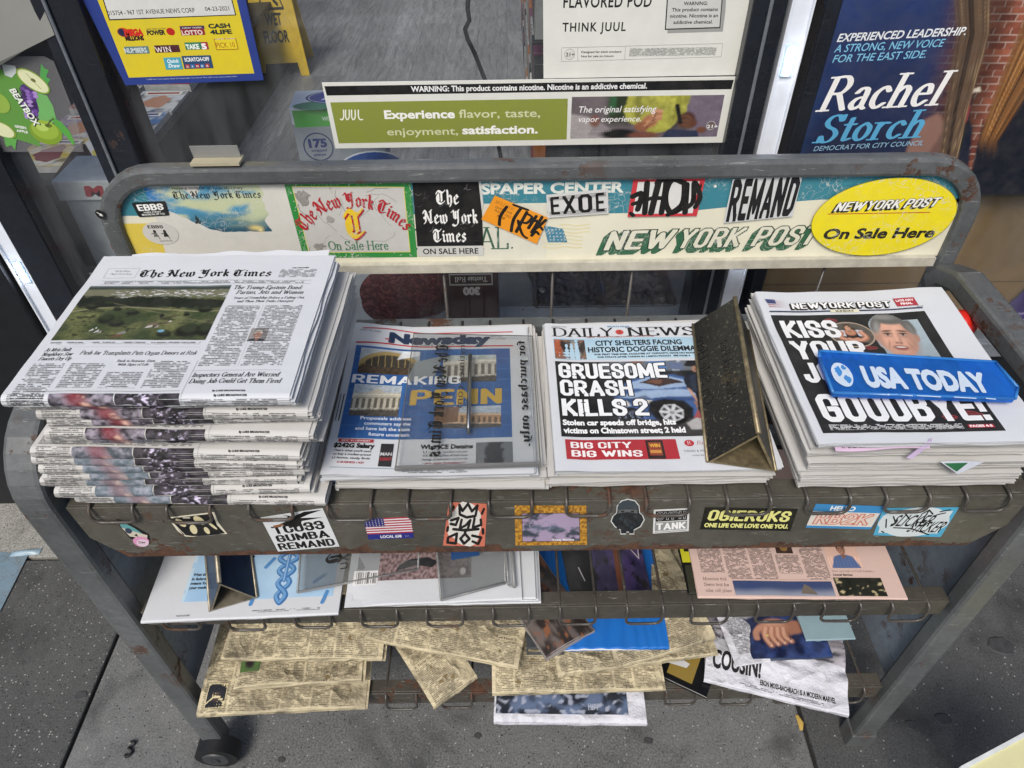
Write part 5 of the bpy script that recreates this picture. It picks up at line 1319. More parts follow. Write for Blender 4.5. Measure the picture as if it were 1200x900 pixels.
# yellow oval
A = artS(.0044); c = X(1034, 254); rx = X(1116, 254)[0] - c[0]; rz = c[1] - X(1034, 297)[1]
A.ell(c[0], c[1], rx + .001, rz + .001, '#8a8420', n=60, rot=.02); A.ell(c[0], c[1], rx, rz, '#ead91c', n=60, rot=.02)
for dx, dz, bd, cl in [(-.0012, -.001, .12, '#17170f'), (-.002, -.0018, .12, '#17170f'), (-.003, -.0026, .11, '#17170f'), (0, 0, .14, '#17170f'), (0, 0, .06, '#eeeee6')]:
    for s, p0, p1 in (('NEW', 975, 1010), ('YORK', 1011, 1052), ('POST', 1056, 1096)):
        a, e = X(p0, 246 - (p0 - 975) * .05), X(p1, 246 - (p1 - 975) * .05); A.text(s, a[0] + dx, a[1] + dz, .0145, e[0] - a[0], cl, font='heavy', bold=bd - .06, shear=.35, rot=math.atan2(e[1] - a[1], e[0] - a[0]))
A.line([X(969, 249), X(1088, 247)], .0012, '#b8202a')
a, e = X(962, 278), X(1091, 276); A.text('On Sale Here', a[0], a[1], .0165, e[0] - a[0], '#17170f', bold=.055, shear=.12, rot=math.atan2(e[1] - a[1], e[0] - a[0]))
A.build('sticker', board, [INKW, INKG, BODY, BODYW], 'yellow oval sticker reading On Sale Here')
# small round sticker on the left of the frame
A = Art(lambda u, v, l: (u - CO.x, YB - .0172 - l - CO.y, v)); c = (lambda p: (p.x, p.z))(onY(117, 251, YB - .0172)); A.blob(*c, .0062, .0075, '#141414', 3); A.line([(c[0] - .003, c[1] + .003), (c[0] + .003, c[1] - .003)], .0012, '#e0e0dc'); A.ell(c[0] + .001, c[1] - .001, .002, .002, '#e0e0dc'); A.build('sticker', board, label='tiny black and white sticker on the left of the frame')
# clear clip on the top bar
q = onY(225, 186, YB)
t = thing('acrylic_clip', 'small clear plastic label holder stuck on top of the rack at the left', 'clip', (q.x, YB, top + .017))
b = MB(); b.box(0, .068, -.012, .014, 0, .004); b.build('foot', simple('yellowed_tape', '#a39c84', .6), t)
b = MB(); b.prism([(0, .006, .004), (0, .003, .022), (0, .0055, .022), (0, .0085, .004)], (.066, 0, 0)); b.build('upright', thin_clear('clip_plastic', (.8, .82, .82), 1.2, .15, .35, (.5, .5, .48)), t)

# shelves
zs = [.795, .533, .240]
lips = [(.786, .677), (.530, .492), (.238, .197)]
for si, (z, (l1, l0)) in enumerate(zip(zs, lips)):
    b = MB()
    if si == 0:
        b.prism([(XL + .026, .549, l1), (XR - .026, .549, l1), (XR - .030, .549, l0 + .045), (XR - .065, .549, l0), (XL + .065, .549, l0), (XL + .030, .549, l0 + .045)], (0, .003, 0))
        b.box(XL + .026, XR - .026, .5525, .580, l1 - .003, l1); lipo = CB_('front_panel', b, ENAMEL_L, .0008)
    else:
        b.box(XL + .026, XR - .026, .549, .552, l0, l1); b.box(XL + .026, XR - .026, .5525, .575, l1 - .003, l1); b.box(XL + .026, XR - .026, .5525, .568, l0, l0 + .002); CB_('front_rail', b, ENAMEL_R, .0008)
    b = MB(); b.box(XL + .02, XR - .02, YB - .045, YB - .02, z - .035, z - .004); CB_('back_rail', b, ENAMEL, .0008)
    if si == 0: b = MB(); b.box(XL + .02, XR - .02, .74, .76, z - .02, z - .006); CB_('cross_bar', b, ENAMEL)
# wire loops
def loop_mesh(drop):
    b = MB(); w = .027; r = .011; yf = .541; pts = []
    pts += [(-w, YB - .03, 0), (-w, .565, 0), (-w, .550, -.001), (-w, yf + .002, -.005), (-w, yf, -.012), (-w, yf, -drop + r)]
    for k in range(1, 5):
        a = math.pi + (math.pi / 2) * k / 4; pts.append((-w + r + r * math.cos(a), yf, -drop + r + r * math.sin(a)))
    pts = pts + [(-x, y, z) for x, y, z in pts[::-1]]
    b.tube([(x, y - CO.y, z) for x, y, z in pts], .0023, 7, up=Vector((.3, 1, .2)).normalized()); return b.mesh('wire_loop', RODM)
LM = [loop_mesh(.027), loop_mesh(.039), loop_mesh(.041)]
for si, z in enumerate(zs):
    for k in range(12):
        o = link(bpy.data.objects.new('wire_loop', LM[si]), cart); o.location = (-.505 + .0998 * k - CO.x, random.Random(k + si * 20).uniform(-.0015, .0015), z - .0035); o.rotation_euler = (0, 0, random.Random(k * 3 + si).uniform(-.008, .008))
# rear wires behind the papers
for px in (519, 648, 742, 968):
    p1 = onY(px, 314, YB); x = p1.x; b = MB(); b.tube([(x, YB + .004, .885), (x, YB + .004, .24)], .0026, 7); CB_('rear_wire', b, RODM)
b = MB(); b.box(XL + .02, XR - .02, YB - .01, YB - .006, .845, .872); 
# casters: only the left front one shows
def caster(x, y):
    b = MB(); r = .040; b.cyl((x, y - .016, r), (x, y + .016, r), r, seg=32)
    w_ = CB_('caster_wheel', b, simple('black_tyre', '#17181a', .55, var=.3), .004)
    b = MB(); b.cyl((x, y - .0195, r), (x, y - .0165, r), .024, .026, seg=24); b.cyl((x, y - .022, r), (x, y - .0198, r), .008, seg=12); CB_('hub', b, simple('grey_hub', '#3a3c3e', .5), .0, w_)
    b = MB(); b.box(x - .014, x + .014, y + .0175, y + .0205, r, .085); CB_('caster_fork', b, ENAMEL)
caster(onZ(255, 884, .039).x, .530)
b = MB(); b.box(XR - .024, XR + .024, .534, .572, 0, .05); CB_('foot', b, ENAMEL, .003)
b = MB(); b.box(XR - .018, XR + .018, YB - .02, YB + .02, 0, .05); b.box(XL - .018, XL + .018, YB - .02, YB + .02, 0, .05); CB_('rear_foot', b, ENAMEL, .003)

# --- stickers on the upper front panel
LY = .549
def sq(px4, label, dl=.0004): A = sticker_quad(px4, LY, dl=dl); return A
A = sq([(151, 640), (176, 640), (176, 608), (136, 608)], '')
A.fn_ = A.fn
A.poly([(.0, 1.0), (.12, .98), (.5, .75), (.95, .45), (.98, .3), (1.0, .12), (.85, .0), (.6, -.02), (.45, .2), (.2, .3), (.02, .7)], '#121316')
A.poly([(.03, .95), (.14, .92), (.5, .66), (.82, .4), (.3, .5), (.05, .72)], '#5f9a9c'); A.poly([(.05, .7), (.3, .6), (.9, .42), (.88, .3), (.45, .34), (.22, .38)], '#c8bfae')
A.ell(.25, .58, .12, .1, '#2f3c52'); A.ell(.62, .18, .34, .19, '#d291b4'); A.ell(.68, .13, .27, .14, '#d9c0ce'); A.text('Crew', .5, .12, .08, .3, '#2c2430', bold=.04); A.poly([(.4, .42), (.55, .36), (.5, .48)], '#181818')
A.build('sticker', lipo, label='cartoon head sticker with teal cap and pink bubble')
A = sq([(209, 629), (268, 628), (255, 601), (196, 605)], '')
A.poly([(0, .95), (.06, .97), (.95, 1.06), (.93, .6), (1, .1), (.8, .12), (.55, .1), (.3, 0), (.15, .02), (.05, .3)], '#d8d2bd'); A.poly([(.03, .9), (.9, 1.0), (.88, .5), (.96, .14), (.6, .06), (.3, .03), (.12, .1)], '#101114')
for cx, cy, rx, ry, r_ in ((.2, .68, .07, .2, .2), (.38, .35, .07, .22, -.1), (.58, .74, .09, .2, .2), (.63, .28, .05, .16, 0), (.78, .5, .035, .2, .3)): A.ell(cx, cy, rx, ry, '#d4cba2', rot=r_)
A.line([(.3, .9), (.42, .88)], .05, '#d8d2bd', asp=.5); A.line([(.92, .9), (.9, .5), (.97, .25)], .035, '#d8d2bd', asp=.5); A.line([(.02, .85), (.12, .3), (.16, .08)], .03, '#d8d2bd', asp=.5)
A.build('sticker', lipo, label='black sticker of cream loops')
A = sq([(326, 646), (398, 640), (378, 595), (305, 606)], '')
A.rect(0, 0, 1, 1, '#d3d6d8')
A.text('TCU33', .5, .50, .21, .84, '#0d0d0e', font='heavy', bold=.03, align='c'); A.text('GUMBA', .5, .27, .19, .86, '#0d0d0e', font='heavy', bold=.03, align='c'); A.text('REMAND', .5, .04, .19, .92, '#0d0d0e', font='heavy', bold=.03, align='c')
A.poly([(.2, .74), (.35, .80), (.42, .92), (.34, 1.0), (.5, .9), (.7, .98), (.98, .96), (.75, .9), (.6, .84), (.95, .78), (.6, .76), (.55, .66), (.45, .6), (.38, .68)], '#0d0d0e'); A.poly([(.13, .74), (.3, .76), (.28, .70), (.14, .68)], '#8a5a3a'); A.build('sticker', lipo, label='white sticker reading TCU33 GUMBA REMAND')
A = sq([(432, 632), (485, 630), (481, 605), (426, 608)], '')
A.rect(0, 0, 1, 1, '#232a7c'); A.rect(0, .26, 1, 1, '#d6d6da')
for i in range(7): A.rect(0, .26 + i * .1138, 1, .26 + i * .1138 + .057, '#a82434')
A.rect(0, .62, .42, 1, '#27296e')
for i in range(6):
    for j in range(4): A.ell(.04 + i * .068, .67 + j * .088, .012, .02, '#d0d0dc', n=6)
A.text('LOCAL 638', .28, .07, .12, .46, '#dfe0e8', bold=.06); A.text('EST.', .82, .08, .08, .1, '#8a8ec0'); A.build('sticker', lipo, label='American flag sticker with LOCAL 638')
A = sq([(519, 639), (568, 640), (571, 590), (526, 588)], '')
A.rect(0, 0, 1, 1, '#c8705a'); A.blob(.5, .5, .46, .46, '#d8d6ce', 4, .35, 30)
for pts in [[(.28, .95), (.38, .82), (.5, .98), (.62, .82), (.75, .95), (.72, .72), (.5, .68), (.32, .74), (.28, .95)], [(.12, .6), (.3, .66), (.25, .5), (.12, .52)], [(.38, .62), (.36, .42), (.5, .5), (.6, .62), (.56, .42)], [(.7, .66), (.68, .45), (.88, .52), (.86, .64)], [(.2, .4), (.5, .38), (.82, .42)], [(.1, .2), (.3, .3), (.3, .06), (.1, .08), (.1, .2)], [(.4, .18), (.5, .3), (.62, .18), (.5, .06), (.4, .18)], [(.68, .26), (.9, .22), (.84, .06), (.7, .12)], [(.5, .4), (.5, .28)], [(.1, .82), (.14, .9)], [(.88, .78), (.92, .88)], [(.06, .36), (.06, .44)], [(.94, .32), (.93, .42)]]:
    A.line(pts, .066, '#0e0e10', asp=1.0)
A.build('sticker', lipo, label='peach sticker with black graffiti crown')
A = sq([(604, 639), (688, 638), (687, 592), (603, 592)], '')
A.img(0, 0, 1, 1, 60, 34, lambda u, v: mixc(lin('#7c5420'), lin('#d09a34'), .5 + 1.6 * nz(u * 30, v * 18)))
def mono(u, v):
    w = fbm(u * 2.2 + .6 * fbm(u * 3, v * 3 + 8), v * 2.2, 3); c = mixc(lin('#a594b0'), lin('#5d6679'), sstep(.0, .16, w + .25 - 1.1 * abs(v - .5) - .5 * abs(u - .5))); return mixc(c, lin('#39424e'), sstep(.05, .22, w + .12 * nz(u * 14, v * 14)))
A.img(.10, .10, .90, .82, 44, 26, mono)
for pts in [[(.3, .35), (.2, .5), (.26, .65)], [(.38, .55), (.44, .62), (.5, .5), (.46, .4)], [(.26, .42), (.32, .36), (.36, .42)]]: A.line(pts, .018, '#8d8fa4', smooth=True, asp=.6)
A.frame(.095, .095, .905, .825, .015, '#5d3c16', .008); A.text('Krazy Bandits', .52, .12, .05, .3, '#e6e2e2', bold=.04); A.build('sticker', lipo, label='sticker of a grey picture in a gold picture frame')
A = sq([(714, 626), (757, 626), (757, 584), (714, 584)], '')
sil = [(.30, .12), (.30, .0), (.45, .0), (.47, .06), (.53, .06), (.55, .0), (.68, .0), (.68, .12), (.86, .22), (.97, .42), (.92, .55), (.84, .62), (.82, .82), (.70, .96), (.5, 1.0), (.32, .95), (.20, .80), (.19, .62), (.08, .52), (.03, .38), (.14, .22)]
A.poly(sil, '#c9cbc9'); A.poly([(.5 + (x - .5) * .93, .5 + (y - .5) * .94) for x, y in sil], '#1b2126')
A.poly([(.22, .70), (.25, .86), (.4, .95), (.6, .95), (.76, .85), (.79, .70), (.5, .74)], '#3a444a'); A.poly([(.24, .60), (.5, .64), (.77, .60), (.76, .70), (.5, .72), (.25, .70)], '#5d6164'); A.ell(.36, .655, .05, .025, '#20211f'); A.ell(.63, .655, .05, .025, '#20211f')
for k in range(16): A.blob(.25 + (k * 37 % 50) / 100, .2 + (k * 23 % 38) / 100, .05, .05, ['#252d33', '#12161a', '#2e373d'][k % 3], k, .6)
A.build('sticker', lipo, label='die-cut sticker of a masked hooded figure')
A = sq([(765, 625), (807, 622), (808, 595), (766, 597)], '')
A.rect(0, 0, 1, 1, '#d7d8d6'); A.rect(.06, .50, .94, .93, '#131314')
A.text('CYPH', .5, .56, .32, .82, '#d7d8d6', font='heavy', bold=.03, align='c'); A.text('CYPH', .5, .56, .32, .82, '#131314', font='heavy', bold=-.04, align='c')
A.rect(.05, .10, .95, .47, '#8f9291'); A.text('TANK', .5, .14, .28, .84, '#f0f0ee', font='heavy', bold=.03, align='c'); A.line([(.06, .05), (.94, .05)], .02, '#6a6a6a', asp=.5); A.build('sticker', lipo, label='small white sticker with blocky black lettering')
A = sq([(820, 620), (926, 622), (935, 596), (826, 594)], '')
A.rect(0, 0, 1, 1, '#16160f')
A.text('OGIEROKS', .5, .42, .46, .90, '#e2e08a', font='heavy', bold=.02, align='c', shear=.03); A.text('ONE LIFE ONE LOVE ONE YOU.', .5, .12, .17, .92, '#e2e08a', bold=.08, align='c'); A.build('sticker', lipo, label='black sticker with pale yellow slogan lettering')
A = sq([(944, 618), (1020, 620), (1037, 593), (956, 590)], '')
A.rect(0, 0, 1, 1, '#3a86bd'); A.rect(.0, .1, .99, .70, '#d8d2c8'); A.text('HELLO', .42, .76, .17, .36, '#e4ecf0', bold=.06, align='c'); A.text('my name is', .42, .71, .05, .2, '#cfe0ea', align='c')
A.text('RB2K', .07, .18, .46, .84, '#c0705a', font='heavy', bold=.08, shear=.06); A.text('RB2K', .07, .18, .46, .84, '#dcc2b6', font='heavy', bold=-.04, shear=.06); A.build('sticker', lipo, label='blue HELLO name sticker with salmon graffiti')
A = sq([(1023, 627), (1102, 629), (1124, 594), (1035, 595)], '')
A.rect(0, 0, 1, 1, '#4fa4c6'); A.blob(.5, .5, .5, .5, '#cdd6d8', 7, .1, 30); A.poly([(.06, .1), (.92, .12), (.95, .88), (.3, .86), (.04, .6)], '#cdd6d8'); A.text('SLICKER', .18, .36, .38, .55, '#0f1012', bold=.02, shear=.2); A.text('STICKER', .45, .16, .36, .48, '#0f1012', bold=.02, shear=.2)
for pts in [[(.1, .6), (.14, .3)], [(.1, .16), (.14, .12)], [(.25, .30), (.5, .28), (.8, .08)], [(.62, .9), (.6, .4)], [(.55, .78), (.62, .92), (.7, .78)], [(.78, .86), (.9, .92)], [(.76, .76), (.86, .82)], [(.18, .7), (.24, .5), (.2, .36)], [(.3, .86), (.42, .6)]]: A.line(pts, .04, '#0f1012', asp=.5)
A.build('sticker', lipo, label='light blue and white sticker with black graffiti lettering')
# ------------------------------------------------------------ newspapers
PW = paper_mat('newsprint', '#c2c1be', .3, (.42, .40, .36))
PWB = paper_mat('newsprint_bright', '#c8cbcf', .06, (.5, .49, .46))
PT = paper_mat('newsprint_tan', '#c9bd9d', .8, (.21, .18, .13), 16, .85, 1.0)
PWC = paper_mat('crumpled_page', '#cccdd4', .25, (.4, .4, .44), 9, .6, .75)
PP = paper_mat('newsprint_pink', '#cdb2a8', .12, (.45, .33, .27))
def wav(x, y, k): return .0011 * nz(x * 9 + k * .31, y * 9, k * .17) + .0006 * nz(x * 30, y * 30, k * .7)
def pages_mesh(name, w, d, th, K, seed, fold, mat, zf=None, jit=.003, shear=0.0):
    """a folded sheaf: K visible gatherings, rounded fold on one side, loose edges on the others"""
    r = random.Random(seed); b = MB(); R = th / 2; curved = zf is not None
    zf = zf or (lambda x, y: 0.0)
    def ins(z):
        q = max(0.0, R * R - (z - R) ** 2); return R - math.sqrt(q)
    for k in range(K):
        z0, z1 = th * k / K, th * (k + (1.0 if k == K - 1 else .84)) / K
        top = k == K - 1
        nx, ny = (44, 44) if (top and curved) else (16, 14)
        j = [0 if top else abs(r.gauss(0, jit)) for _ in range(4)]
        x0, x1, y0, y1 = j[0] * .5, w - (0 if top else max(-.005, r.gauss(.2, 1) * jit)), j[2], d - (0 if top else r.gauss(.3, 1) * jit)
        zc = (z0 + z1) / 2
        if fold == 'front': y0 = ins(zc) + .0004
        if fold == 'left': x0 = ins(zc) + .0004
        if top and fold == 'front': y0 = R
        if top and fold == 'left': x0 = R
        tilt = shear * (k / K - .5)
        def P(u, v, z, k=k, x0=x0, x1=x1, y0=y0, y1=y1):
            x = x0 + (x1 - x0) * u; y = y0 + (y1 - y0) * v
            fr = z / th
            e = 0 if top else .0022 * nz(u * 6 + k * 3, v * 6, k); ex = 0 if top else .0022 * nz(v * 5 + k * 2.3, k * 1.7, u)
            return (x + tilt + ex, y + e, z + wav(x, y, 0) * fr + zf(x, y) * fr ** 2)
        n0 = len(b.v)
        vs = [P(i / nx, jj / ny, z1) for jj in range(ny + 1) for i in range(nx + 1)]
        fs = [(jj * (nx + 1) + i, jj * (nx + 1) + i + 1, (jj + 1) * (nx + 1) + i + 1, (jj + 1) * (nx + 1) + i) for jj in range(ny) for i in range(nx)]
        if top: b.add(vs, fs, 0, True)
        ring = [(i, 0) for i in range(nx)] + [(nx, jj) for jj in range(ny)] + [(nx - i, ny) for i in range(nx)] + [(0, ny - jj) for jj in range(ny)]
        m = len(ring)
        up = [P(i / nx, jj / ny, z1) for i, jj in ring]; lo = [P(i / nx, jj / ny, z0) for i, jj in ring]
        # a narrow rim on top and below keeps light out between gatherings
        inn = [P(.04 + .92 * i / nx, .04 + .92 * jj / ny, z1) for i, jj in ring]
        b.add(lo + up, [(i, (i + 1) % m, m + (i + 1) % m, m + i) for i in range(m)], 0)
        if not top: b.add(up + inn, [(i, (i + 1) % m, m + (i + 1) % m, m + i) for i in range(m)], 0)
    b.add([(R, R, .0001), (w, R, .0001), (w, d, .0001), (R, d, .0001)], [(0, 3, 2, 1)])
    seg = 10
    def sk(u, v):
        a = math.pi * v
        if fold == 'front':
            x = w * u; y = R - R * math.sin(a); z = R + R * math.cos(a)
        else:
            y = d * (1 - u); x = R - R * math.sin(a); z = R + R * math.cos(a)
        fr = z / th; return (x + (shear * (fr - .5)), y, z + wav(x, y, 0) * fr + zf(x, y) * fr ** 2)
    b.sheet(sk, 44 if curved else 16, seg)
    return b.mesh(name, mat)
def top_map(w, d, th, zf=None, fold='front'):
    R = th / 2; zf = zf or (lambda x, y: 0.0)
    def fn(u, v, l):
        l = l + .00035
        if fold == 'front' and v < R:
            a = min(math.pi * .98, (R - v) / R); y = R - (R + l) * math.sin(a); z = R + (R + l) * math.cos(a)
            fr = max(0, z / th); return (u, y, z + wav(u, y, 0) * fr + zf(u, max(0, y)) * fr ** 2)
        if fold == 'left' and u < R:
            a = min(math.pi * .98, (R - u) / R); x = R - (R + l) * math.sin(a); z = R + (R + l) * math.cos(a)
            fr = z / th; return (x, v, z + wav(x, v, 0) * fr + zf(max(0, x), v) * fr ** 2)
        return (u, v, th + wav(u, v, 0) + zf(u, v) + l)
    return fn
ORD = ['top', 'second', 'third', 'fourth', 'fifth', 'sixth', 'seventh', 'eighth', 'ninth', 'tenth', 'eleventh', 'twelfth', 'thirteenth', 'fourteenth', 'fifteenth', 'bottom']
PM = [INK, INKG, BODY, BODYW]
def A_top(w, d, th, zf=None, fold='front', sub=.004):
    return Art(top_map(w, d, th, zf, fold), sub)
# ---------- pictures
def smoke(u, v):
    n = fbm(u * 9, v * 2.5, 1.0); c = mixc(lin('#3a3540'), lin('#8f8794'), sstep(-.05, .3, n))
    d = abs(u - .47 - .12 * (.5 - v)); c = mixc(c, lin('#82323c'), .85 * sstep(.2 + .1 * n, .02, d)); return mixc(c, lin('#e8b8a4'), sstep(.07, .0, abs(u - .56 - .12 * (.3 - v))) * sstep(.6, .0, v))
def nightpic(u, v):
    n = fbm(u * 6, v * 4, 7.0); c = mixc(lin('#1e1d22'), lin('#3d3942'), sstep(-.2, .3, n)); return mixc(c, lin('#c9c0dc'), sstep(.1, .32, n) * sstep(.35, .05, abs(u - .42)))
def nyt_strip(A, tint=0.0):
    """what shows along the fold: print, two halves of a photo, print"""
    lo, hi = -.013, .0075
    A.img(.098, lo, .226, hi, 40, 12, lambda u, v: mixc(smoke(u, v), lin('#8fa6ad'), tint)); A.img(.231, lo, .352 - .172 + .12 * .0 + .182 * 0 + .165, hi, 1, 1, lambda u, v: (0, 0, 0)) if False else None
    A.img(.2295, lo, .345 - .0, hi, 1, 1, lambda u, v: (0, 0, 0)) if False else None
    A.img(.1620 if False else .2285, lo, .345 if False else .3000 - .112 + .0 + .112 * 0, hi, 2, 2, lambda u, v: (0, 0, 0)) if False else None
NW, ND, NT = .303, .266, .0152
def strip(A, tint, dx=0.0, sd=0):
    lo, hi = -.0125, .0075
    c1 = Canvas(74, 22, '#3a3540'); n = c1.n(9, 3, 5 + sd, 4); c1.grad('#332f38', '#9a93a0', nstep(-.22, .32, n)); cx = .45 + .10 * (.5 - c1.V); c1.put(.8 * nstep(.26 + .25 * n, .03, np.abs(c1.U - cx)), '#7c2a34'); c1.put(nstep(.12, .02, np.abs(c1.U - cx - .10)) * nstep(.75, .1, c1.V + n), '#e0b5a4'); c1.put(np.full(c1.U.shape, tint * .55), '#7f98a2'); c1.grain(.12, sd)
    A.canvas(.050 + dx, lo, .118 + dx, hi, c1)
    c2 = Canvas(74, 22, '#1e1d22'); n = c2.n(8, 3, 15 + sd, 4); c2.grad('#17161a', '#4b4650', nstep(-.25, .3, n)); c2.put(nstep(.06, .25, c2.n(14, 5, 17 + sd)) * nstep(.34, .1, np.abs(c2.U - .42)), '#cfc6e0'); c2.grain(.12, sd + 3)
    A.canvas(.1195 + dx, lo, .187 + dx, hi, c2)
    A.body(.006, lo, .045, hi, k=1.0, seed=3 + sd); A.body(.192, lo, .236, .001, k=1, seed=4 + sd); A.body(.242, lo, .290, .001, k=1, seed=5 + sd)
    A.text('By LUKE BROADWATER', .241, .0035, .0022, .035, '#202020', bold=.06, align='c')
    A.rect(.189, lo, .1893, .06, '#777777')
# plain repeat with the strip on the fold
def nyt_proto(i, tint):
    r = random.Random(i * 7 + 1)
    t = thing('broadsheet_newspaper', 'x', 'newspaper')
    me = pages_mesh('pages', NW, ND, NT, 9, 100 + i, 'front', PW, jit=.007)
    link(bpy.data.objects.new('pages', me), t)
    A = A_top(NW, ND, NT); strip(A, tint, r.uniform(-.003, .005), i * 3)
    A.text('Inspectors General Are Worried', .192, .034, .0062, .096, '#15151a', font='serif', bold=.02, shear=.2); A.text('Doing Job Could Get Them Fired', .192, .0245, .0062, .098, '#15151a', font='serif', bold=.02, shear=.2)
    A.body(.006, .01, .18, .03, k=1, seed=8)
    A.build('fold_print', t); return t
base = onZ(48, 575, .80)
np_ = 13
FRONT = [(84, 580), (66, 577), (44, 565), (48, 553), (41, 540), (30, 529), (29, 517), (41, 504), (43, 492), (43, 480), (32, 470), (15, 465)]
rs = random.Random(12)
order = []
H0 = .799
gap = (0.990 - H0) / np_
offs = [(.010, .000), (.012, .002), (-.022, -.004), (-.016, .002), (-.026, -.004), (-.018, .004), (-.034, -.002), (-.038, .000), (-.030, -.004), (-.024, .000), (-.010, -.002), (-.034, .002), (-.022, 0), (0, 0)]
# offs[0] is the bottom paper; x shift of the left edge from -0.545, y shift from .535
used = set()
xs_ = [-.552, -.560, -.578, -.574, -.582, -.562, -.583, -.590, -.583, -.586, -.566, -.556, -.545]
for k in range(np_ - 1):
    z = H0 + gap * k
    pi_ = 2 if k < 6 else (1 if k < 8 else 0)
    p = nyt_proto(k, [0.0, .3, .7][pi_])
    q_ = onY(*FRONT[k], .545); z = H0 + gap * k; p.location = (q_.x, .545 + rs.uniform(-.005, .004), z); p.rotation_euler = (rs.uniform(-.004, .003), rs.uniform(-.010, .010), rs.uniform(-.040, .012))
    p.scale = (.975 if k > 7 else 1.02, 1.0, 1.0); n = np_ - k
    tag(p, 'broadsheet %s in tall left stack, %s smoke photo on fold' % (('at the bottom' if k == 0 else ORD[n - 1] + ' from the top'), ['reddish', 'dull red', 'bluish'][pi_]), 'newspaper', 'broadsheets in the tall left stack')
# the front page on top
t = thing('broadsheet_newspaper', 'top broadsheet of the tall left stack with an aerial photo of green fields', 'newspaper', (-.536, .535, H0 + gap * (np_ - 1) - .001), (.004, .004, -.008), 'broadsheets in the tall left stack')
zt_ = lambda x, y: .004 * max(0, (y - .2) / .06) * (1 - x / .3) * .5
link(bpy.data.objects.new('pages', pages_mesh('pages', NW, ND, NT, 8, 77, 'front', PWB, zt_, jit=.005)), t)
def newA(): return A_top(NW, ND, NT, zt_)
A = newA(); strip(A, 0)
A.body(.010, -.0125, .045, .056, k=.8, seed=1); A.body(.052, .016, .090, .056, k=.8, seed=2); A.body(.097, .016, .136, .042, k=.8, seed=3); A.body(.142, .016, .182, .060, k=.8, seed=5)
A.body(.192, .050, .233, .160, k=.8, seed=6); A.body(.239, .050, .284, .160, k=.8, seed=7); A.rect(.236, .05, .2362, .16, '#999999')
A.body(.012, .088, .182, .0925, k=.7, seed=9)
A.rect(.024, .0108, .186, .0112, '#333333'); A.rect(.189, .0425, .285, .0428, '#888888'); A.rect(.026, .083, .184, .0832, '#aaaaaa')
A.rect(.020, .2115, .284, .2118, '#555555'); A.rect(.020, .2045, .284, .2048, '#888888'); A.body(.024, .2055, .275, .211, k=.8, seed=10)
A.frame(.018, .218, .058, .238, .0003, '#999999'); A.text('All the News', .038, .231, .003, .02, '#333333', font='serif', align='c'); A.text("That's Fit to Print", .038, .225, .003, .028, '#333333', font='serif', align='c')
A.text('THE WEATHER', .264, .238, .0022, .022, '#333333', bold=.04, align='c'); A.body(.240, .218, .286, .236, k=.9, seed=12)
A.build('text_columns', t)
A = newA(); A.text('The New York Times', .062, .2205, .0142, .168, '#141417', font='black', bold=.015); A.build('masthead', t)
A = newA()
HL = dict(col='#101013', font='serif', bold=.06, shear=.2)
A.text('The Trump-Epstein Bond:', .190, .1935, .0072, .086, **HL); A.text('Parties, Jets and Women', .196, .1835, .0072, .083, **HL)
A.text('15 Years of Friendship Before a Falling Out,', .191, .1735, .0042, .092, **HL); A.text('and Then Their Paths Diverged', .202, .1665, .0042, .068, **HL)
A.text('Push for Transplants Puts Organ Donors at Risk', .054, .070, .0062, .130, **{**HL, 'bold': .035}); A.text('Rush to Retrieve, Even', .100, .058, .0036, .042, **HL); A.text('With Signs of Life', .103, .052, .0036, .034, **HL)
A.text('As Meta Built,', .012, .076, .0054, .030, **HL); A.text('Neighbors Saw', .012, .0685, .0054, .034, **HL); A.text('Faucets Dry Up', .012, .061, .0054, .036, **HL)
A.text('Inspectors General Are Worried', .191, .0325, .0068, .094, **HL); A.text('Doing Job Could Get Them Fired', .191, .0225, .0068, .098, **HL)
A.text('By LUKE BROADWATER', .238, .0095, .0022, .035, '#202020', bold=.05, align='c')
A.build('headlines', t)
A = newA()
cv = Canvas(170, 110, '#4a5634', 1.53)
n1, n2, n3 = cv.n(5, 5, 1), cv.n(22, 26, 2), cv.n(60, 50, 3, 2)
cv.grad('#3c4a2c', '#75794c', nstep(-.25, .3, n1 + .3 * n2)); cv.mul(1 + .7 * n3); cv.put(nstep(.10, .22, n2 + .3 * n1) * .8, '#1f2819')
w_ = nstep(.54, .60, cv.V + .12 * n2) * nstep(.78, .74, cv.V + .14 * cv.U - .10 + .06 * n2); cv.put(w_, '#1a2218'); cv.mul(1 + .8 * n3 * w_)
far = nstep(.76, .80, cv.V + .10 * n2); cv.put(far, '#77775f'); cv.put(far * nstep(.06, .16, cv.n(34, 60, 8, 2)) * nstep(.94, .90, cv.V) * nstep(.15, .3, cv.U), '#d3d3d2'); cv.put(nstep(.90, .94, cv.V + .03 * n2), '#39423a'); cv.put(nstep(.965, .99, cv.V), '#7b858a')
rd = np.abs(cv.V - (.50 + .06 * np.sin(cv.U * 5) + .07 * cv.U)); cv.put(nstep(.016, .004, rd) * .7, '#a19c78'); rd = np.abs(cv.V - (.78 - .5 * cv.U)); cv.put(nstep(.012, .004, rd) * .4 * (cv.U > .2), '#8e8a6a')
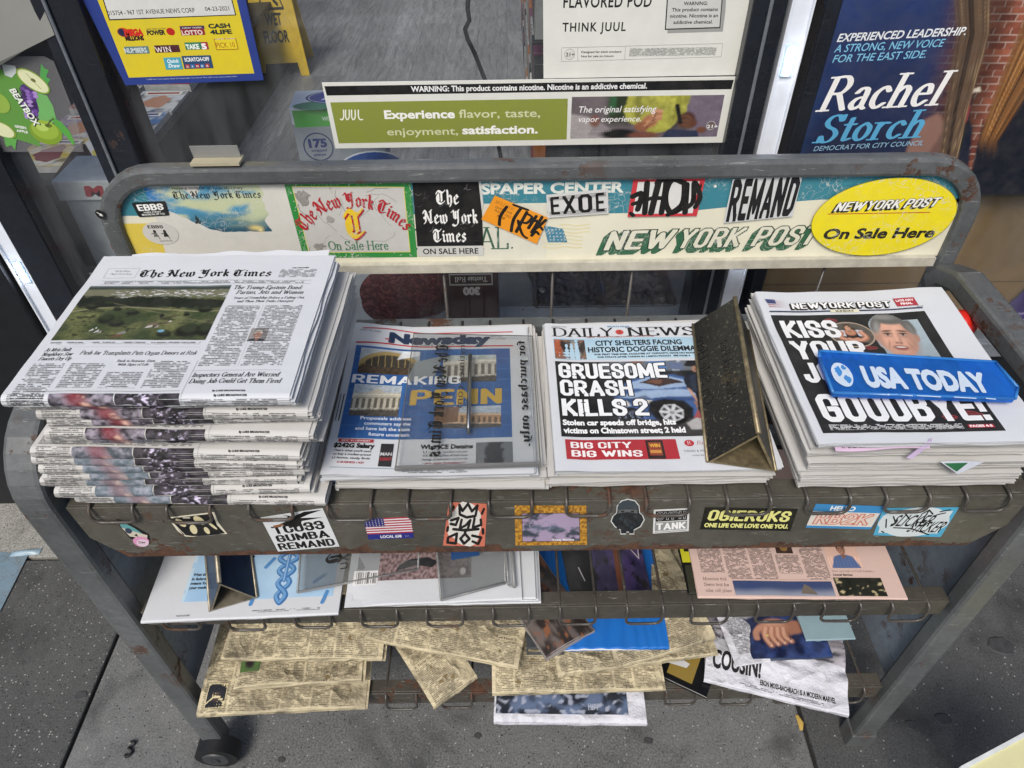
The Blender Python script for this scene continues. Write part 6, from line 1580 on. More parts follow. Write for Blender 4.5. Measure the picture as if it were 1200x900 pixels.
for (u, v, rx, ry) in [(.27, .38, .07, .09), (.36, .30, .05, .07), (.12, .60, .05, .05), (.42, .50, .04, .04), (.86, .18, .08, .11), (.97, .2, .05, .11), (.63, .44, .02, .03), (.90, .55, .05, .04), (.3, .56, .03, .03), (.22, .66, .04, .04), (.72, .12, .05, .06), (.79, .47, .02, .025)]:
    cv.ell(u, v - .02, rx, ry, '#12180f', .3, wob=.9, seed=int(u * 99)); cv.ell(u - .008, v + .015, rx * .7, ry * .6, '#2f3a24', .5, wob=1.2, seed=int(v * 99))
for (u, v, w_, h_, c_) in [(.60, .235, .075, .04, '#7c6a5e'), (.68, .27, .05, .03, '#5c4b44'), (.585, .20, .05, .03, '#cfcac0'), (.635, .20, .03, .03, '#a99f96'), (.70, .30, .03, .015, '#dcd8d0'), (.22, .15, .03, .022, '#e4e5e6'), (.26, .12, .035, .03, '#d4d5d6'), (.24, .18, .02, .015, '#eeeeee'), (.285, .11, .02, .02, '#f0f0f0'), (.43, .09, .06, .035, '#8f8f8a'), (.41, .04, .07, .03, '#75503f')]:
    cv.poly([(u - w_ / 2, v), (u + w_ / 2, v + .02), (u + w_ / 2 - .01, v + h_ + .03), (u - w_ / 2 + .01, v + h_)], c_, 0)
cv.ell(.68, .155, .022, .022, '#7fb4d0', .2); cv.mul(.72 + .12 * cv.V); cv.grain(.09)
A.canvas(.010, .0955, .186, .2015, cv)
def portrait(cv, cx, cy, s, skin, hair_, dark, tilt=0.0, mouth=True, greying=False):
    """soft shaded head on a canvas; s = half height of the face"""
    c, q = math.cos(tilt), math.sin(tilt); T = lambda x, y: (cx + (.84 * x * c - y * q) * s / cv.asp, cy + (.84 * x * q + y * c) * s)
    def E(x, y, rx, ry, col, soft=.3, a=1.0, r=0): p = T(x, y); cv.ell(p[0], p[1], .84 * rx * s / cv.asp, ry * s, col, soft, tilt + r, a)
    sk = lin(skin); D = lambda k: tuple(v * k for v in sk)
    E(0, -1.1, .42, .55, D(.55), .2); E(.0, .36, .80, .80, hair_, .10); E(0, 0, .74, 1.0, D(.8), .08); E(-.06, .05, .62, .86, sk, .45); E(.52, -.1, .22, .6, D(.55), .8, .7); E(-.66, -.05, .12, .5, D(.6), .8, .6)
    E(-.78, .0, .10, .2, D(.7), .3); E(.78, .0, .10, .2, D(.62), .3)
    E(-.1, .58, .5, .22, tuple(min(1, v * 1.18) for v in sk), .9, .6); E(-.34, -.22, .2, .16, tuple(min(1, v * 1.15) for v in (sk[0], sk[1] * .95, sk[2] * .92)), .9, .7); E(.3, -.22, .18, .16, tuple(min(1, v * 1.1) for v in sk), .9, .5)
    E(0, .93, .66, .30, hair_, .25); E(-.62, .62, .2, .42, hair_, .3, 1, -.3); E(.60, .62, .22, .46, hair_, .3, 1, .3)
    if greying: E(-.2, 1.0, .4, .12, '#8c8b87', .8, .7); E(-.62, .45, .12, .3, '#9a9893', .8, .7, -.2); E(.66, .4, .1, .3, '#7e7c78', .8, .6, .2)
    for k in (-1, 1):
        E(k * .29, .16, .19, .12, D(.55), .7, .8); E(k * .29, .13, .11, .038, '#a89c94', .4); E(k * .29, .13, .05, .045, '#241d1a', .4); E(k * .29, .185, .16, .03, '#2a1c18', .5, .9); E(k * .29, .31, .2, .045, dark, .5, .85, -k * .12); E(k * .29, .02, .16, .03, D(.6), .8, .6)
    E(.09, -.08, .07, .28, D(.68), .8, .7); E(-.02, -.04, .06, .26, tuple(min(1, v * 1.2) for v in sk), .8, .6); E(0, -.27, .15, .07, D(.62), .6, .8); E(-.08, -.29, .035, .03, '#3a201a', .5, .8); E(.08, -.29, .035, .03, '#3a201a', .5, .8)
    if mouth: E(0, -.54, .31, .13, D(.55), .5, .7); E(0, -.51, .27, .09, '#7d3a35', .3); E(0, -.495, .20, .036, '#d8d0c8', .3); E(0, -.62, .2, .035, '#9c5a50', .6, .8); E(-.4, -.38, .03, .2, D(.55), .8, .8, -.3); E(.4, -.38, .03, .2, D(.5), .8, .8, .3)
    else: E(0, -.5, .24, .04, '#7d4038', .4)
    E(0, -.84, .2, .07, D(.72), .8, .6)
cv = Canvas(34, 38, '#8f8b88'); cv.mul(1 + .3 * cv.n(3, 3, 2)); cv.poly([(-.1, -.1), (.1, .16), (.4, .22), (.6, .22), (.9, .16), (1.1, -.1)], '#333a42'); portrait(cv, .5, .52, .30, '#c49a86', '#b9b6b0', '#6a5a50', .05); A.canvas(.2345, .092, .2545, .115, cv)
A.build('photographs', t)

t = thing('loose_sheet', 'loose white newspaper sheet showing behind the top broadsheet of the left stack', 'paper sheet', (-.500, .60, H0 + gap * (np_ - 1) - .0012), (0, 0, .02))
b = MB(); b.sheet(lambda u, v: (.262 * u, .215 * v + .004 * nz(u * 6, 2), .0006 + (.016 * sstep(.86, 1, v)) * (.7 + .3 * nz(u * 5, v))), 30, 30, th=.0008); b.build('sheet', PWB, t)
# ---------- generic tabloid pile builder
def pile(n, x, y, z0, z1, w, d, fold, seed, lab, grp, mat=PW, jx=.004, jr=.012, K=7, jit=.004):
    th = (z1 - z0) / n; r = random.Random(seed); pm_ = [pages_mesh('pages', w, d, th * .99, K, seed + i, fold, mat, jit=jit) for i in range(3)]
    for k in range(n - 1):
        m = n - k; t = thing('tabloid_newspaper', (lab % (ORD[m - 1] + ' from the top')) if k else lab.replace('tabloid newspaper %s', 'lowest tabloid newspaper'), 'newspaper', (x + r.gauss(0, jx), y + r.gauss(0, jx), z0 + th * k), (0, 0, r.gauss(0, jr)), grp)
        link(bpy.data.objects.new('pages', pm_[k % 3]), t)
    return z0 + th * (n - 1), th

# ---------- Newsday-like pile
w, d = .262, .284
z, th = pile(4, -.226, .560, .799, .832, w, d, 'left', 31, 'tabloid newspaper %s in the pile under the clear engraved plate', 'tabloids under the clear plate', jx=.006, jr=.02)
zf = lambda x, y: .011 * sstep(.12, .0, x) * sstep(.16, .29, y) + .010 * sstep(.10, .0, x) * sstep(.10, .0, y) * 0 + .006 * sstep(.0, .1, .1 - x)
t = thing('tabloid_newspaper', 'tabloid with a blue cover about a railway station, lying under the clear engraved plate', 'newspaper', (-.236, .554, z), (0, 0, .010), 'tabloids under the clear plate')
link(bpy.data.objects.new('pages', pages_mesh('pages', w, d, th, 5, 50, 'left', PWB, zf, jit=.005)), t)
nA = lambda: A_top(w, d, th, zf, 'left')
A = nA()
def bluegrid(u, v):
    g = max(sstep(.42, .5, abs((u * 9) % 1 - .5)), sstep(.42, .5, abs((v * 8) % 1 - .5))); n = fbm(u * 4, v * 4); return mixc(mixc(lin('#244c86'), lin('#2f64a4'), .5 + n), lin('#4a7eb4'), g * .35)
A.img(.014, .060, .236, .236, 90, 72, bluegrid)
def station(kind, sky, stone, dark):
    c = Canvas(76, 52, sky, 1.5); n = c.n(6, 5, kind, 4); n2 = c.n(30, 22, kind + 9, 2); U, V = c.U, c.V
    c.grad(sky, '#c9ced2', np.clip(V * .6 + n, 0, 1))
    if kind == 1:      # arched hall with a crowd
        c.ell(.5, .30, .52, .62, stone, .04); c.ell(.5, .26, .44, .52, '#3c3830', .06); c.put(nstep(.40, .49, np.abs((U * 9 + .3 * V) % 1 - .5)) * (V > .3) * (np.hypot((U - .5) / .5, (V - .28) / .56) < 1) * .8, '#b39a5c'); c.put(nstep(.34, .22, V + .2 * n), '#4a3c2c'); c.mul(1 + 1.4 * n2 * (V < .4)); c.poly([(.62, .62), (.98, .82), (.98, 1.05), (.72, 1.05)], '#dfe2e6', 2, .9)
    else:              # long stone front with columns
        top = {2: .74, 3: .82, 4: .70}[kind]; sl = .10 if kind == 4 else -.06
        y = V + sl * (U - .5); c.put(nstep(top + .01, top - .01, y), stone); c.put(nstep(.03, .0, np.abs(y - top + .06)) * .8, '#e4dfd0'); c.put(nstep(.02, .0, np.abs(y - top + .16)) * .6, dark)
        col = nstep(.18, .30, np.abs((U * (8 if kind != 4 else 12)) % 1 - .5)) * (y < top - .18) * (y > .24); c.put(col * .85, dark); c.put(nstep(.03, .0, np.abs(y - .24)) * .6, '#d8d2c0'); c.mul(1 + .5 * n2)
        if kind == 2: c.poly([(.30, top - .02), (.70, top - .02), (.5, top + .16)], stone, 1)
        if kind == 4: c.poly([(-.1, .2), (.34, .28), (.38, 1.0), (-.1, 1.05)], '#7a5636', 2, .95); c.put(((U * 14) % 1 > .55) * ((V * 9) % 1 > .5) * (U < .34) * (V > .28) * .7, '#2c2018')
        c.put(nstep(.24, .16, y + .1 * n), '#4f4a44'); c.mul(1 + 1.2 * n2 * (y < .24))
    c.grain(.08, kind); return c
A.canvas(.022, .182, .106, .232, station(1, '#8d979c', '#a58f5a', '#3a3226')); A.canvas(.022, .100, .086, .160, station(2, '#8fa3b0', '#c2bca8', '#4c463c'))
A.canvas(.140, .166, .216, .222, station(3, '#7f9180', '#c4c0b4', '#504a44')); A.canvas(.134, .078, .222, .118, station(4, '#8fa9c0', '#b8926a', '#4e3c2e'))
A.poly([(.09, .166), (.10, .21), (.14, .222), (.13, .18)], '#8a9196')
A.build('photographs', t)
A = nA(); A.L = LL[0] + 2
A.L = LL[0] + 2; A.line([(.02, .272), (.06, .2765), (.12, .2735), (.24, .2735)], .0022, '#b8303c', smooth=True); A.line([(.014, .2415), (.06, .2445), (.12, .242), (.24, .242)], .0026, '#b8303c', smooth=True)
A.text('Newsday', .060, .2485, .0195, .146, '#1d3050', bold=.10); A.text('YOUR EYE ON LI', .104, .2445, .0028, .06, '#333333', bold=.03, sp=1.5)
A.poly([(.052, .254), (.06, .258), (.056, .2545), (.062, .251)], '#b8303c')
A.text('REMAKING', .016, .1625, .0165, .152, '#e6e8ea', font='heavy'); A.text('PENN', .098, .1215, .030, .128, '#c8a43c', font='heavy', bold=.01)
for i, (s, wd) in enumerate((('Proposals address', .066), ('commuters say the', .060), ('and have left the state', .070), ('future uncertain', .052))): A.text(s, .104, .0935 - i * .0095, .0054, wd, '#dfe4ea', bold=.03, align='r')
A.rect(.016, .053, .060, .0585, '#a8323a'); A.text('ONLY IN NEWSDAY', .038, .0545, .0026, .036, '#f0e6e6', bold=.03, align='c')
A.text('$242G Salary', .012, .044, .0068, .050, '#121214', bold=.08)
for i, s in enumerate(("That's what you'll need", "to buy a median-priced", "LI home, study finds")): A.text(s, .036, .037 - i * .006, .0032, .046, '#2a2a2c', bold=.02, align='c')
A.text('LI BUSINESS / A23', .036, .018, .003, .032, '#a8323a', bold=.03, align='c')
A.rect(.070, .014, .086, .052, '#2a2a2d'); A.text('MAN', .078, .032, .005, .014, '#c8c8c8', bold=.05, align='c'); A.text('ALBANY', .078, .024, .005, .015, '#a8323a', bold=.05, align='c')
A.text('Who ICE Detains', .120, .043, .0068, .066, '#18181a', bold=.08)
for i, s in enumerate(("LI count undercover", "ICE seizures, Not all held have", "long criminal records")): A.text(s, .152, .036 - i * .006, .0032, .056, '#3a3a3c', bold=.02, align='c')
A.text('A4-5 / VIDEO @ NEWSDAY.TV', .152, .0175, .0028, .05, '#a8323a', bold=.03, align='c')
A.img(.190, .014, .236, .052, 26, 24, lambda u, v: mixc(lin('#6c7074'), lin('#23262b'), sstep(.32, .22, abs(u - .5) + .15 * abs(v - .4) + .1 * nz(u * 6, v * 6))))
A.rect(.012, .0105, .236, .0112, '#4a7a8a'); A.body(.10, .003, .18, .008, k=.9); A.text('JULY 20, 2025', .016, .266, .0026, .03, '#333333'); A.barcode(.006, .09, .012, .14, 3)
A.text('NEW YORK', .208, .262, .003, .018, '#5a5a5c'); A.text('CITY EDITION', .206, .256, .003, .024, '#7a4a30')
A.build('cover_print', t)
# engraved clear plate on it
ZP = .8345
def plate_pts(px4, z): return [onZ(x, y, z) for x, y in px4]
PMAT = thin_clear('smoked_acrylic', (.90, .905, .90), .6, .12, .035, (.42, .42, .40), .5)
P = plate_pts([(463, 553), (634, 548), (624, 396), (485, 393)], ZP + .004); o = P[0].copy()
t = thing('clear_plate', 'smoky clear plastic paperweight with mirrored blackletter words, on the blue tabloid', 'paperweight', tuple(o))
b = MB(); b.prism([p - o for p in P], (0, 0, .003)); pl = b.build('plate', PMAT, t, bevel=.0008)
b = MB(); b.prism([P[0] - o + Vector((0, -.001, .003)), P[1] - o + Vector((0, -.001, .003)), P[1] - o + Vector((0, .004, .003)), P[0] - o + Vector((0, .004, .003))], (0, 0, .004)); b.build('front_lip', thin_clear('acrylic_edge', (.45, .46, .45), 1, .1, .35, (.4, .4, .39)), t)
q0, q1 = onZ(549, 503, ZP + .013) - o, onZ(551, 416, ZP + .013) - o
b = MB(); b.tube([q0 + Vector((0, 0, -.006)), q0, q1, q1 + Vector((0, 0, -.006))], .0028, 10); b.build('handle', simple('steel', '#9a9b9a', .3, 1.0, .1), t)
A = Art(quad(P[0] + Vector((0, 0, .0045)), P[1] + Vector((0, 0, .0045)), P[2] + Vector((0, 0, .0045)), P[3] + Vector((0, 0, .0045)), (0, 0, 1), o))
mir = lambda X_, Y_: (X_, -Y_)
A.text('for purchase only.', .93, .95, .062, .83, '#151513', font='black', bold=.06, rot=-math.pi / 2, warp=lambda X_, Y_: (X_, -Y_ - .0))
A.text('The New York Times', .30, .90, .10, .83, '#151513', font='black', bold=.04, rot=-math.pi / 2, warp=lambda X_, Y_: (X_, -Y_))
A.text('nytimes.com', .44, .90, .05, .50, '#2a2a28', bold=-.005, rot=-math.pi / 2, warp=lambda X_, Y_: (X_, -Y_))
A.frame(0, 0, 1, 1, .010, '#5c5c56', .008)
A.build('engraving', pl)

# ---------- DAILY NEWS pile
w, d = .276, .288
z, th = pile(5, .050, .560, .799, .835, w, d, 'left', 61, 'tabloid newspaper %s in the pile under the black and brass wedge', 'tabloids under the brass wedge', jx=.008, jr=.018)
t = thing('tabloid_newspaper', 'tabloid with a car crash photo and the headline GRUESOME CRASH KILLS 2', 'newspaper', (.050, .555, z), (0, 0, .004), 'tabloids under the brass wedge')
zf = lambda x, y: .003 * sstep(.05, .0, x)
link(bpy.data.objects.new('pages', pages_mesh('pages', w, d, th, 5, 51, 'left', PWB, zf, jit=.004)), t)
nA = lambda: A_top(w, d, th, zf, 'left')
A = nA()
A.img(.012, .206, .235, .253, 30, 8, lambda u, v: mixc(lin('#b4cfdd'), lin('#8fb4cc'), v * .5 + .3 * nz(u * 3, v * 3)))
cv = Canvas(56, 50, '#7d6252', 1.05); cv.mul(1 + .6 * cv.n(5, 5, 3)); cv.ell(.12, .6, .14, .5, '#a0563a', .4); cv.ell(.62, .5, .34, .52, '#514b48', .15, wob=.2); cv.ell(.34, .62, .12, .34, '#2f2a28', .3, .3); cv.ell(.92, .62, .1, .36, '#35302d', .3, -.3)
cv.ell(.64, .62, .10, .36, '#8e8780', .5); cv.ell(.66, .26, .17, .19, '#a29b93', .4); cv.ell(.66, .32, .075, .065, '#17120f', .2); cv.ell(.51, .58, .045, .05, '#100d0b', .25); cv.ell(.78, .59, .045, .05, '#100d0b', .25); cv.ell(.50, .595, .012, .014, '#e8e4de', .4); cv.ell(.77, .605, .012, .014, '#e8e4de', .4); cv.ell(.66, .14, .1, .03, '#3a2c28', .5); cv.mul(1 + .8 * cv.n(24, 22, 8, 2)); cv.grain(.1)
A.canvas(.013, .207, .058, .250, cv)
cv = Canvas(178, 120, '#1a1b1e', 1.45)
n1, n2, n3 = cv.n(5, 5, 41), cv.n(18, 16, 42), cv.n(70, 60, 43, 2)
cv.grad('#101113', '#33353a', nstep(-.3, .4, n1 + .4 * n2)); st_ = nstep(.84, .88, cv.V) * (cv.U > .3); cv.put(st_ * .8, '#6c747c'); cv.put(st_ * nstep(.1, .2, cv.n(14, 5, 44)), '#a8b0b8'); cv.put(nstep(.3, .4, cv.U) * nstep(.30, .18, cv.V + .1 * n2) * .7, '#3c3a3a')
P_ = lambda pts, col, b=1, a=1.0, w=.01: cv.poly(pts, col, b, a, w)
P_([(.60, 1.1), (.74, 1.1), (.75, .88), (.64, .88)], '#5276a8'); P_([(.50, 1.1), (.585, 1.1), (.59, .88), (.52, .88)], '#7a5a4c'); P_([(.35, .80), (.52, .84), (.5, .88), (.34, .86)], '#8d949c'); P_([(.76, .98), (.85, .97), (.86, .86), (.77, .88)], '#5c6a88')
P_([(.38, .55), (.46, .72), (.58, .80), (.78, .80), (.93, .71), (.99, .60), (.99, .34), (.93, .26), (.66, .20), (.48, .22), (.36, .32), (.35, .46)], '#3d5a8a', 2)
P_([(.42, .62), (.50, .71), (.60, .77), (.76, .77), (.90, .69), (.84, .63), (.62, .60)], '#93a9c6', 2); P_([(.54, .69), (.61, .745), (.76, .745), (.83, .69), (.66, .64)], '#3a2a28', 1, 1, .02); P_([(.58, .70), (.62, .73), (.70, .72), (.66, .67)], '#75503f', 1, .8, .03)
P_([(.39, .50), (.55, .585), (.78, .60), (.97, .56), (.88, .50), (.70, .50), (.52, .47)], '#9db2cc', 3, .85); P_([(.40, .45), (.56, .52), (.60, .48), (.44, .42)], '#22304c', 3, .7); P_([(.60, .48), (.70, .50), (.90, .47), (.86, .44), (.66, .42)], '#2a3f6a', 4, .7)
P_([(.49, .435), (.55, .46), (.60, .455), (.585, .405), (.51, .395)], '#d9d6cb', 1); P_([(.36, .43), (.44, .45), (.46, .38), (.37, .36)], '#c8c6bc', 1, .9); P_([(.35, .34), (.47, .37), (.53, .30), (.52, .22), (.40, .20), (.34, .25)], '#15171c', 2, 1, .03); P_([(.37, .30), (.48, .32), (.47, .28), (.38, .26)], '#596070', 1, .8)
for k in range(12): P_([(.36 + k * .014, .22 + .03 * (k % 3)), (.37 + k * .014, .28), (.375 + k * .015, .22)], ['#6a7488', '#20242c', '#9aa2b0'][k % 3], 0, .8, .03)
P_([(.58, .44), (.68, .47), (.80, .44), (.845, .34), (.83, .22), (.60, .20), (.56, .32)], '#0f1218', 3)
cx_, cy_ = .705, .29; cv.ell(cx_, cy_, .105, .155, '#090a0c', .05); cv.ell(cx_, cy_, .074, .108, '#a9abad', .06); cv.ell(cx_, cy_, .062, .092, '#3a3c40', .1)
for k in range(7): a_ = k * 2 * math.pi / 7 + .3; cv.line([(cx_, cy_), (cx_ + .068 * math.cos(a_), cy_ + .10 * math.sin(a_))], .016, '#c2c4c6')
cv.ell(cx_, cy_, .016, .022, '#8f9194', .2)
P_([(.86, .92), (.89, 1.0), (.95, 1.02), (1.02, 1.0), (1.03, .92), (.95, .90)], '#11151d', 1); cv.ell(.935, .875, .028, .045, '#9c7763', .25); cv.ell(.945, .86, .018, .03, '#6a4a3c', .5, 0, .7); P_([(.83, .72), (.87, .83), (.93, .82), (1.05, .86), (1.05, .34), (.93, .36), (.90, .52), (.84, .60)], '#171d2a', 1, 1, .012); P_([(.88, .78), (.92, .80), (.90, .55), (.87, .58)], '#2c3548', 2, .7)
P_([(.84, .62), (.865, .58), (.90, .42), (.885, .40)], '#b98e76', 1); P_([(.86, .44), (.895, .42), (.90, .30), (.87, .30)], '#8a6a58', 1); P_([(.89, .56), (1.05, .56), (1.05, .06), (.96, .06), (.93, .3), (.90, .12), (.86, .14)], '#0c1120', 1, 1, .01); cv.ell(.955, .66, .01, .014, '#c9b458', .3)
P_([(.78, .16), (.86, .24), (.96, .16), (.9, .08), (.8, .08)], '#a9a7a6', 2, 1, .02); P_([(.83, .22), (.87, .32), (.90, .22)], '#96494a', 1, 1, .02)
cv.put(nstep(.36, .20, cv.U) * .82, '#141517'); cv.grain(.09, 5)
A.canvas(.012, .056, .222, .201, cv)
A.build('photographs', t)
A = nA(); A.L = LL[0] + 2
A.text('DAILY', .012, .2575, .0195, .092, '#15171a', font='serif', bold=.075); A.text('NEWS', .123, .2575, .0195, .102, '#15171a', font='serif', bold=.075)
A.ell(.112, .267, .0062, .006, '#c2504c', n=14); A.rect(.109, .2635, .115, .2705, '#a83a36'); A.text('SPORTS FINAL', .112, .2785, .003, .034, '#4a86b4', bold=.05, align='c'); A.text("NEW YORK'S HOMETOWN NEWSPAPER", .112, .2545, .0026, .10, '#7a2a28', bold=.03, align='c'); A.text('Sunday, July 20, 2025', .012, .2795, .0022, .022, '#333333')
A.text('CITY SHELTERS FACING', .0735, .2365, .0105, .126, '#15181b', bold=.05); A.text('HISTORIC DOGGIE DILEMMA', .0615, .2222, .0105, .156, '#15181b', bold=.05)
A.text('FOR FIRST TIME EVER, FACILITIES AT CAPACITY, HAVE NO ROOM', .070, .2155, .0030, .146, '#22262a', bold=.08); A.text('FOR STRAYS AFTER TAKING IN 1,000TH POOCH   SEE PAGE 4', .074, .2095, .0030, .132, '#22262a', bold=.08)
for s, y, wd, h in (('GRUESOME', .166, .152, .0305), ('CRASH', .131, .100, .0305), ('KILLS 2', .0935, .116, .0305)):
    A.text(s, .0155, y, h, wd, '#101113', font='heavy', bold=.13); A.text(s, .0155, y, h, wd, '#e9ebec', font='heavy', bold=.03)
A.text('Stolen car speeds off bridge, hits', .0155, .0765, .0088, .146, '#eceded', bold=.07); A.text('victims on Chinatown street; 2 held', .0155, .0625, .0088, .156, '#eceded', bold=.07)
A.body(.196, .066, .222, .078, mi=3, k=1.2); A.rect(.196, .058, .222, .0635, '#a82a34'); A.text('PAGE 3', .199, .0595, .003, .018, '#f0e8e8', bold=.08)
A.rect(.016, .018, .156, .051, '#a82c36'); A.text('BIG CITY', .022, .0365, .0105, .078, '#ece6e4', font='heavy'); A.text('BIG WINS', .022, .0225, .0105, .090, '#ece6e4', font='heavy')
A.rect(.117, .0185, .139, .0495, '#2c2220'); A.rect(.120, .024, .136, .046, '#8a4030'); A.text('WIN', .128, .038, .005, .013, '#d8a040', bold=.1, align='c'); A.rect(.121, .028, .135, .033, '#c48a44')
A.ell(.172, .044, .0062, .0055, '#b4303c', n=16); A.text('R', .172, .0415, .006, .005, '#f0e8e8', font='serif', align='c'); A.text('Resorts', .181, .041, .006, .026, '#a8303c', font='serif', shear=.2); A.text('World', .210, .041, .0045, .02, '#4a4a4a'); A.text('CASINO & HOTEL  |  NEW YORK CITY', .163, .029, .003, .07, '#3a3a3c', sp=1.2); A.text('must be 21 years of age or older', .172, .022, .0024, .06, '#5a5a5c')
A.build('cover_print', t)
A = nA(); A.build('x', t) if False else None

# ---------- wedge paperweight: bent sheet metal, open ends
BRASS_K = painted_metal('black_lacquer_worn', '#0e0f11', .0, gloss=.22); BRASS = simple('old_brass', '#80745a', .4, .45, .4, 90, .2)
def wedge_mat():
    m, nt, b = base_mat('flecked_black_lacquer'); P = world_vec(nt)
    big = noise_n(nt, 9, 5, .65, P); fine = noise_n(nt, 240, 4, .7, P); md = noise_n(nt, 22, 6, .75, P)
    c = mixn(nt, ramp(nt, md, [(.3, 0.0), (.72, 1.0)]), (.004, .005, .006), (.014, .014, .013))
    c = mixn(nt, math_n(nt, 'MULTIPLY', ramp(nt, big, [(.56, 0.0), (.68, .8)]), ramp(nt, md, [(.45, .1), (.6, 1.0)])), c, (.16, .11, .035))
    c = mixn(nt, ramp(nt, fine, [(.60, 0.0), (.70, .85)]), c, (.30, .26, .18))
    nt.links.new(c, b.inputs['Base Color']); b.inputs['Roughness'].default_value = .34; bump(nt, b, fine, .3, .001); return m
WM = wedge_mat()
def wedge(name, label, FL, FR, FA, BL, BR, BA, mats, under='front', words=None, loc=None):
    """FL/FR/FA: front left, right and apex; B..: back"""
    o = Vector(loc or FL); V = [Vector(p) - o for p in (FL, FR, FA, BL, BR, BA)]; t = thing(name, label, 'paperweight', tuple(o))
    cF = (V[0] + V[1] + V[2]) / 3; cB = (V[3] + V[4] + V[5]) / 3; k = .86
    I = [cF + (v - cF) * k for v in V[:3]] + [cB + (v - cB) * k for v in V[3:]]
    names = [('side_face', (0, 2, 5, 3), mats[0]), ('side_face', (1, 4, 5, 2), mats[0]), ('base_face', (0, 3, 4, 1), mats[1])]
    for nm, idx, mt in names:
        b = MB(); q = [V[i] for i in idx]; r = [I[i] for i in idx]; b.add(q + r, [(0, 1, 2, 3), (7, 6, 5, 4), (0, 4, 5, 1), (1, 5, 6, 2), (2, 6, 7, 3), (3, 7, 4, 0)]); ob = b.build(nm, mt, t)
    b = MB()
    for a, c_ in ((0, 2), (2, 1), (1, 0)): b.add([V[a] + (V[a] - V[a + 3]).normalized() * .001, V[c_] + (V[c_] - V[c_ + 3]).normalized() * .001, I[c_] + (V[c_] - V[c_ + 3]).normalized() * .001, I[a] + (V[a] - V[a + 3]).normalized() * .001], [(0, 1, 2, 3)])
    b.tube([V[2] + (V[2] - cF) * .0, V[5]], .0034, 8); b.tube([V[0], V[3]], .0022, 8); b.tube([V[1], V[4]], .0022, 8)
    b.build('bare_edge', mats[1], t); return t, V
zb_ = .8375
FL, FR = onZ(829, 541, zb_), onZ(909, 552, zb_); BL = onZ(812, 380, zb_); BR = BL + (FR - FL) * 1.0
FA = onZ(889, 508, zb_ + .052); BA = onZ(861, 349, zb_ + .052)
t, V = wedge('wedge_paperweight', 'black and worn brass triangular paperweight on the car crash tabloid', FL, FR, FA, BL, BR, BA, (WM, BRASS))
nrm = (V[2] - V[0]).cross(V[3] - V[0]).normalized(); nrm = -nrm if nrm.x > 0 else nrm
A = Art(quad(V[0], V[3], V[5], V[2], nrm))
A.text('New York Post', .30, .55, .17, .42, '#040404', font='serif', bold=.0); A.text('On Sale Here', .34, .06, .20, .52, '#030303', font='serif', bold=.01)
A.build('lettering', t)

# ---------- NEW YORK POST pile
w, d = .268, .290
n_p = 14
z, th = pile(n_p, .352, .554, .799, .893, w, d, 'left', 91, 'tabloid newspaper %s in the tall right stack under the blue plate', 'tabloids in the tall right stack', jx=.0022, jr=.007, K=6, jit=.004)
zf = lambda x, y: .005 * sstep(.06, .0, x) * sstep(.20, .29, y) + .010 * sstep(.14, .27, x) * sstep(.12, .29, y) + .003 * math.sin(x * 14) * sstep(.2, .29, y) + .006 * sstep(.06, .0, x) * sstep(.08, .0, y) * 0
t = thing('tabloid_newspaper', 'tabloid headlined KISS YOUR JOB GOODBYE! on top of the tall right stack', 'newspaper', (.350, .543, z), (0, 0, .0), 'tabloids in the tall right stack')
link(bpy.data.objects.new('pages', pages_mesh('pages', w, d, th, 4, 52, 'left', PWB, zf, jit=.003)), t)
nA = lambda: A_top(w, d, th, zf, 'left')
A = nA()
A.rect(.010, .016, .222, .238, '#1f2022')
cv = Canvas(84, 104, '#9aa8ae', .70); cv.grad('#8796a0', '#bcc7ca', np.clip(cv.V + .4 * cv.n(3, 3, 2), 0, 1)); A.canvas(.140, .128, .206, .222, cv)
M_ = 118; cv = Canvas(M_, M_, '#1f2022', .97)
bgm = (cv.U > .33); cv.put(bgm * 1.0, '#9aa8ae'); cv.mul(np.where(bgm, .85 + .3 * cv.V, 1)); cv.poly([(.30, -.1), (.36, .10), (.52, .20), (.86, .20), (1.1, .06), (1.1, -.1)], '#23272b', 2); cv.poly([(.56, .22), (.66, .02), (.80, .20)], '#c9cdd2', 1)
portrait(cv, .60, .56, .38, '#cc9c86', '#5f5e5b', '#4a3e38', -.10, True, True); cv.grain(.06)
# keep only the head and shoulders outside the grey panel
hm = np.hypot((cv.U - .585) / .30, (cv.V - .60) / .42)
keep_ = (cv.U > .36) | (hm < 1.0)
x0_, y0_, x1_, y1_ = .104, .128, .206, .236
def sub_canvas(A, cv, keep, x0, y0, x1, y1):
    nx, ny = cv.nx, cv.ny; c = cv.arr().reshape(-1, 3).tolist(); idx = -np.ones((ny + 1, nx + 1), int); k = keep; idx[k] = np.arange(k.sum()); vs = list(zip((x0 + (x1 - x0) * cv.U[k]).tolist(), (y0 + (y1 - y0) * cv.V[k]).tolist())); cc = cv.arr()[k]
    fs = [(int(idx[j, i]), int(idx[j, i + 1]), int(idx[j + 1, i + 1]), int(idx[j + 1, i])) for j in range(ny) for i in range(nx) if idx[j, i] >= 0 and idx[j, i + 1] >= 0 and idx[j + 1, i + 1] >= 0 and idx[j + 1, i] >= 0]
    A.faces(vs, fs, [tuple(q) for q in cc.tolist()])
top_ = (cv.V < .87) | (hm < 1.0); sub_canvas(A, cv, keep_ & top_, x0_, y0_, x1_, y1_)
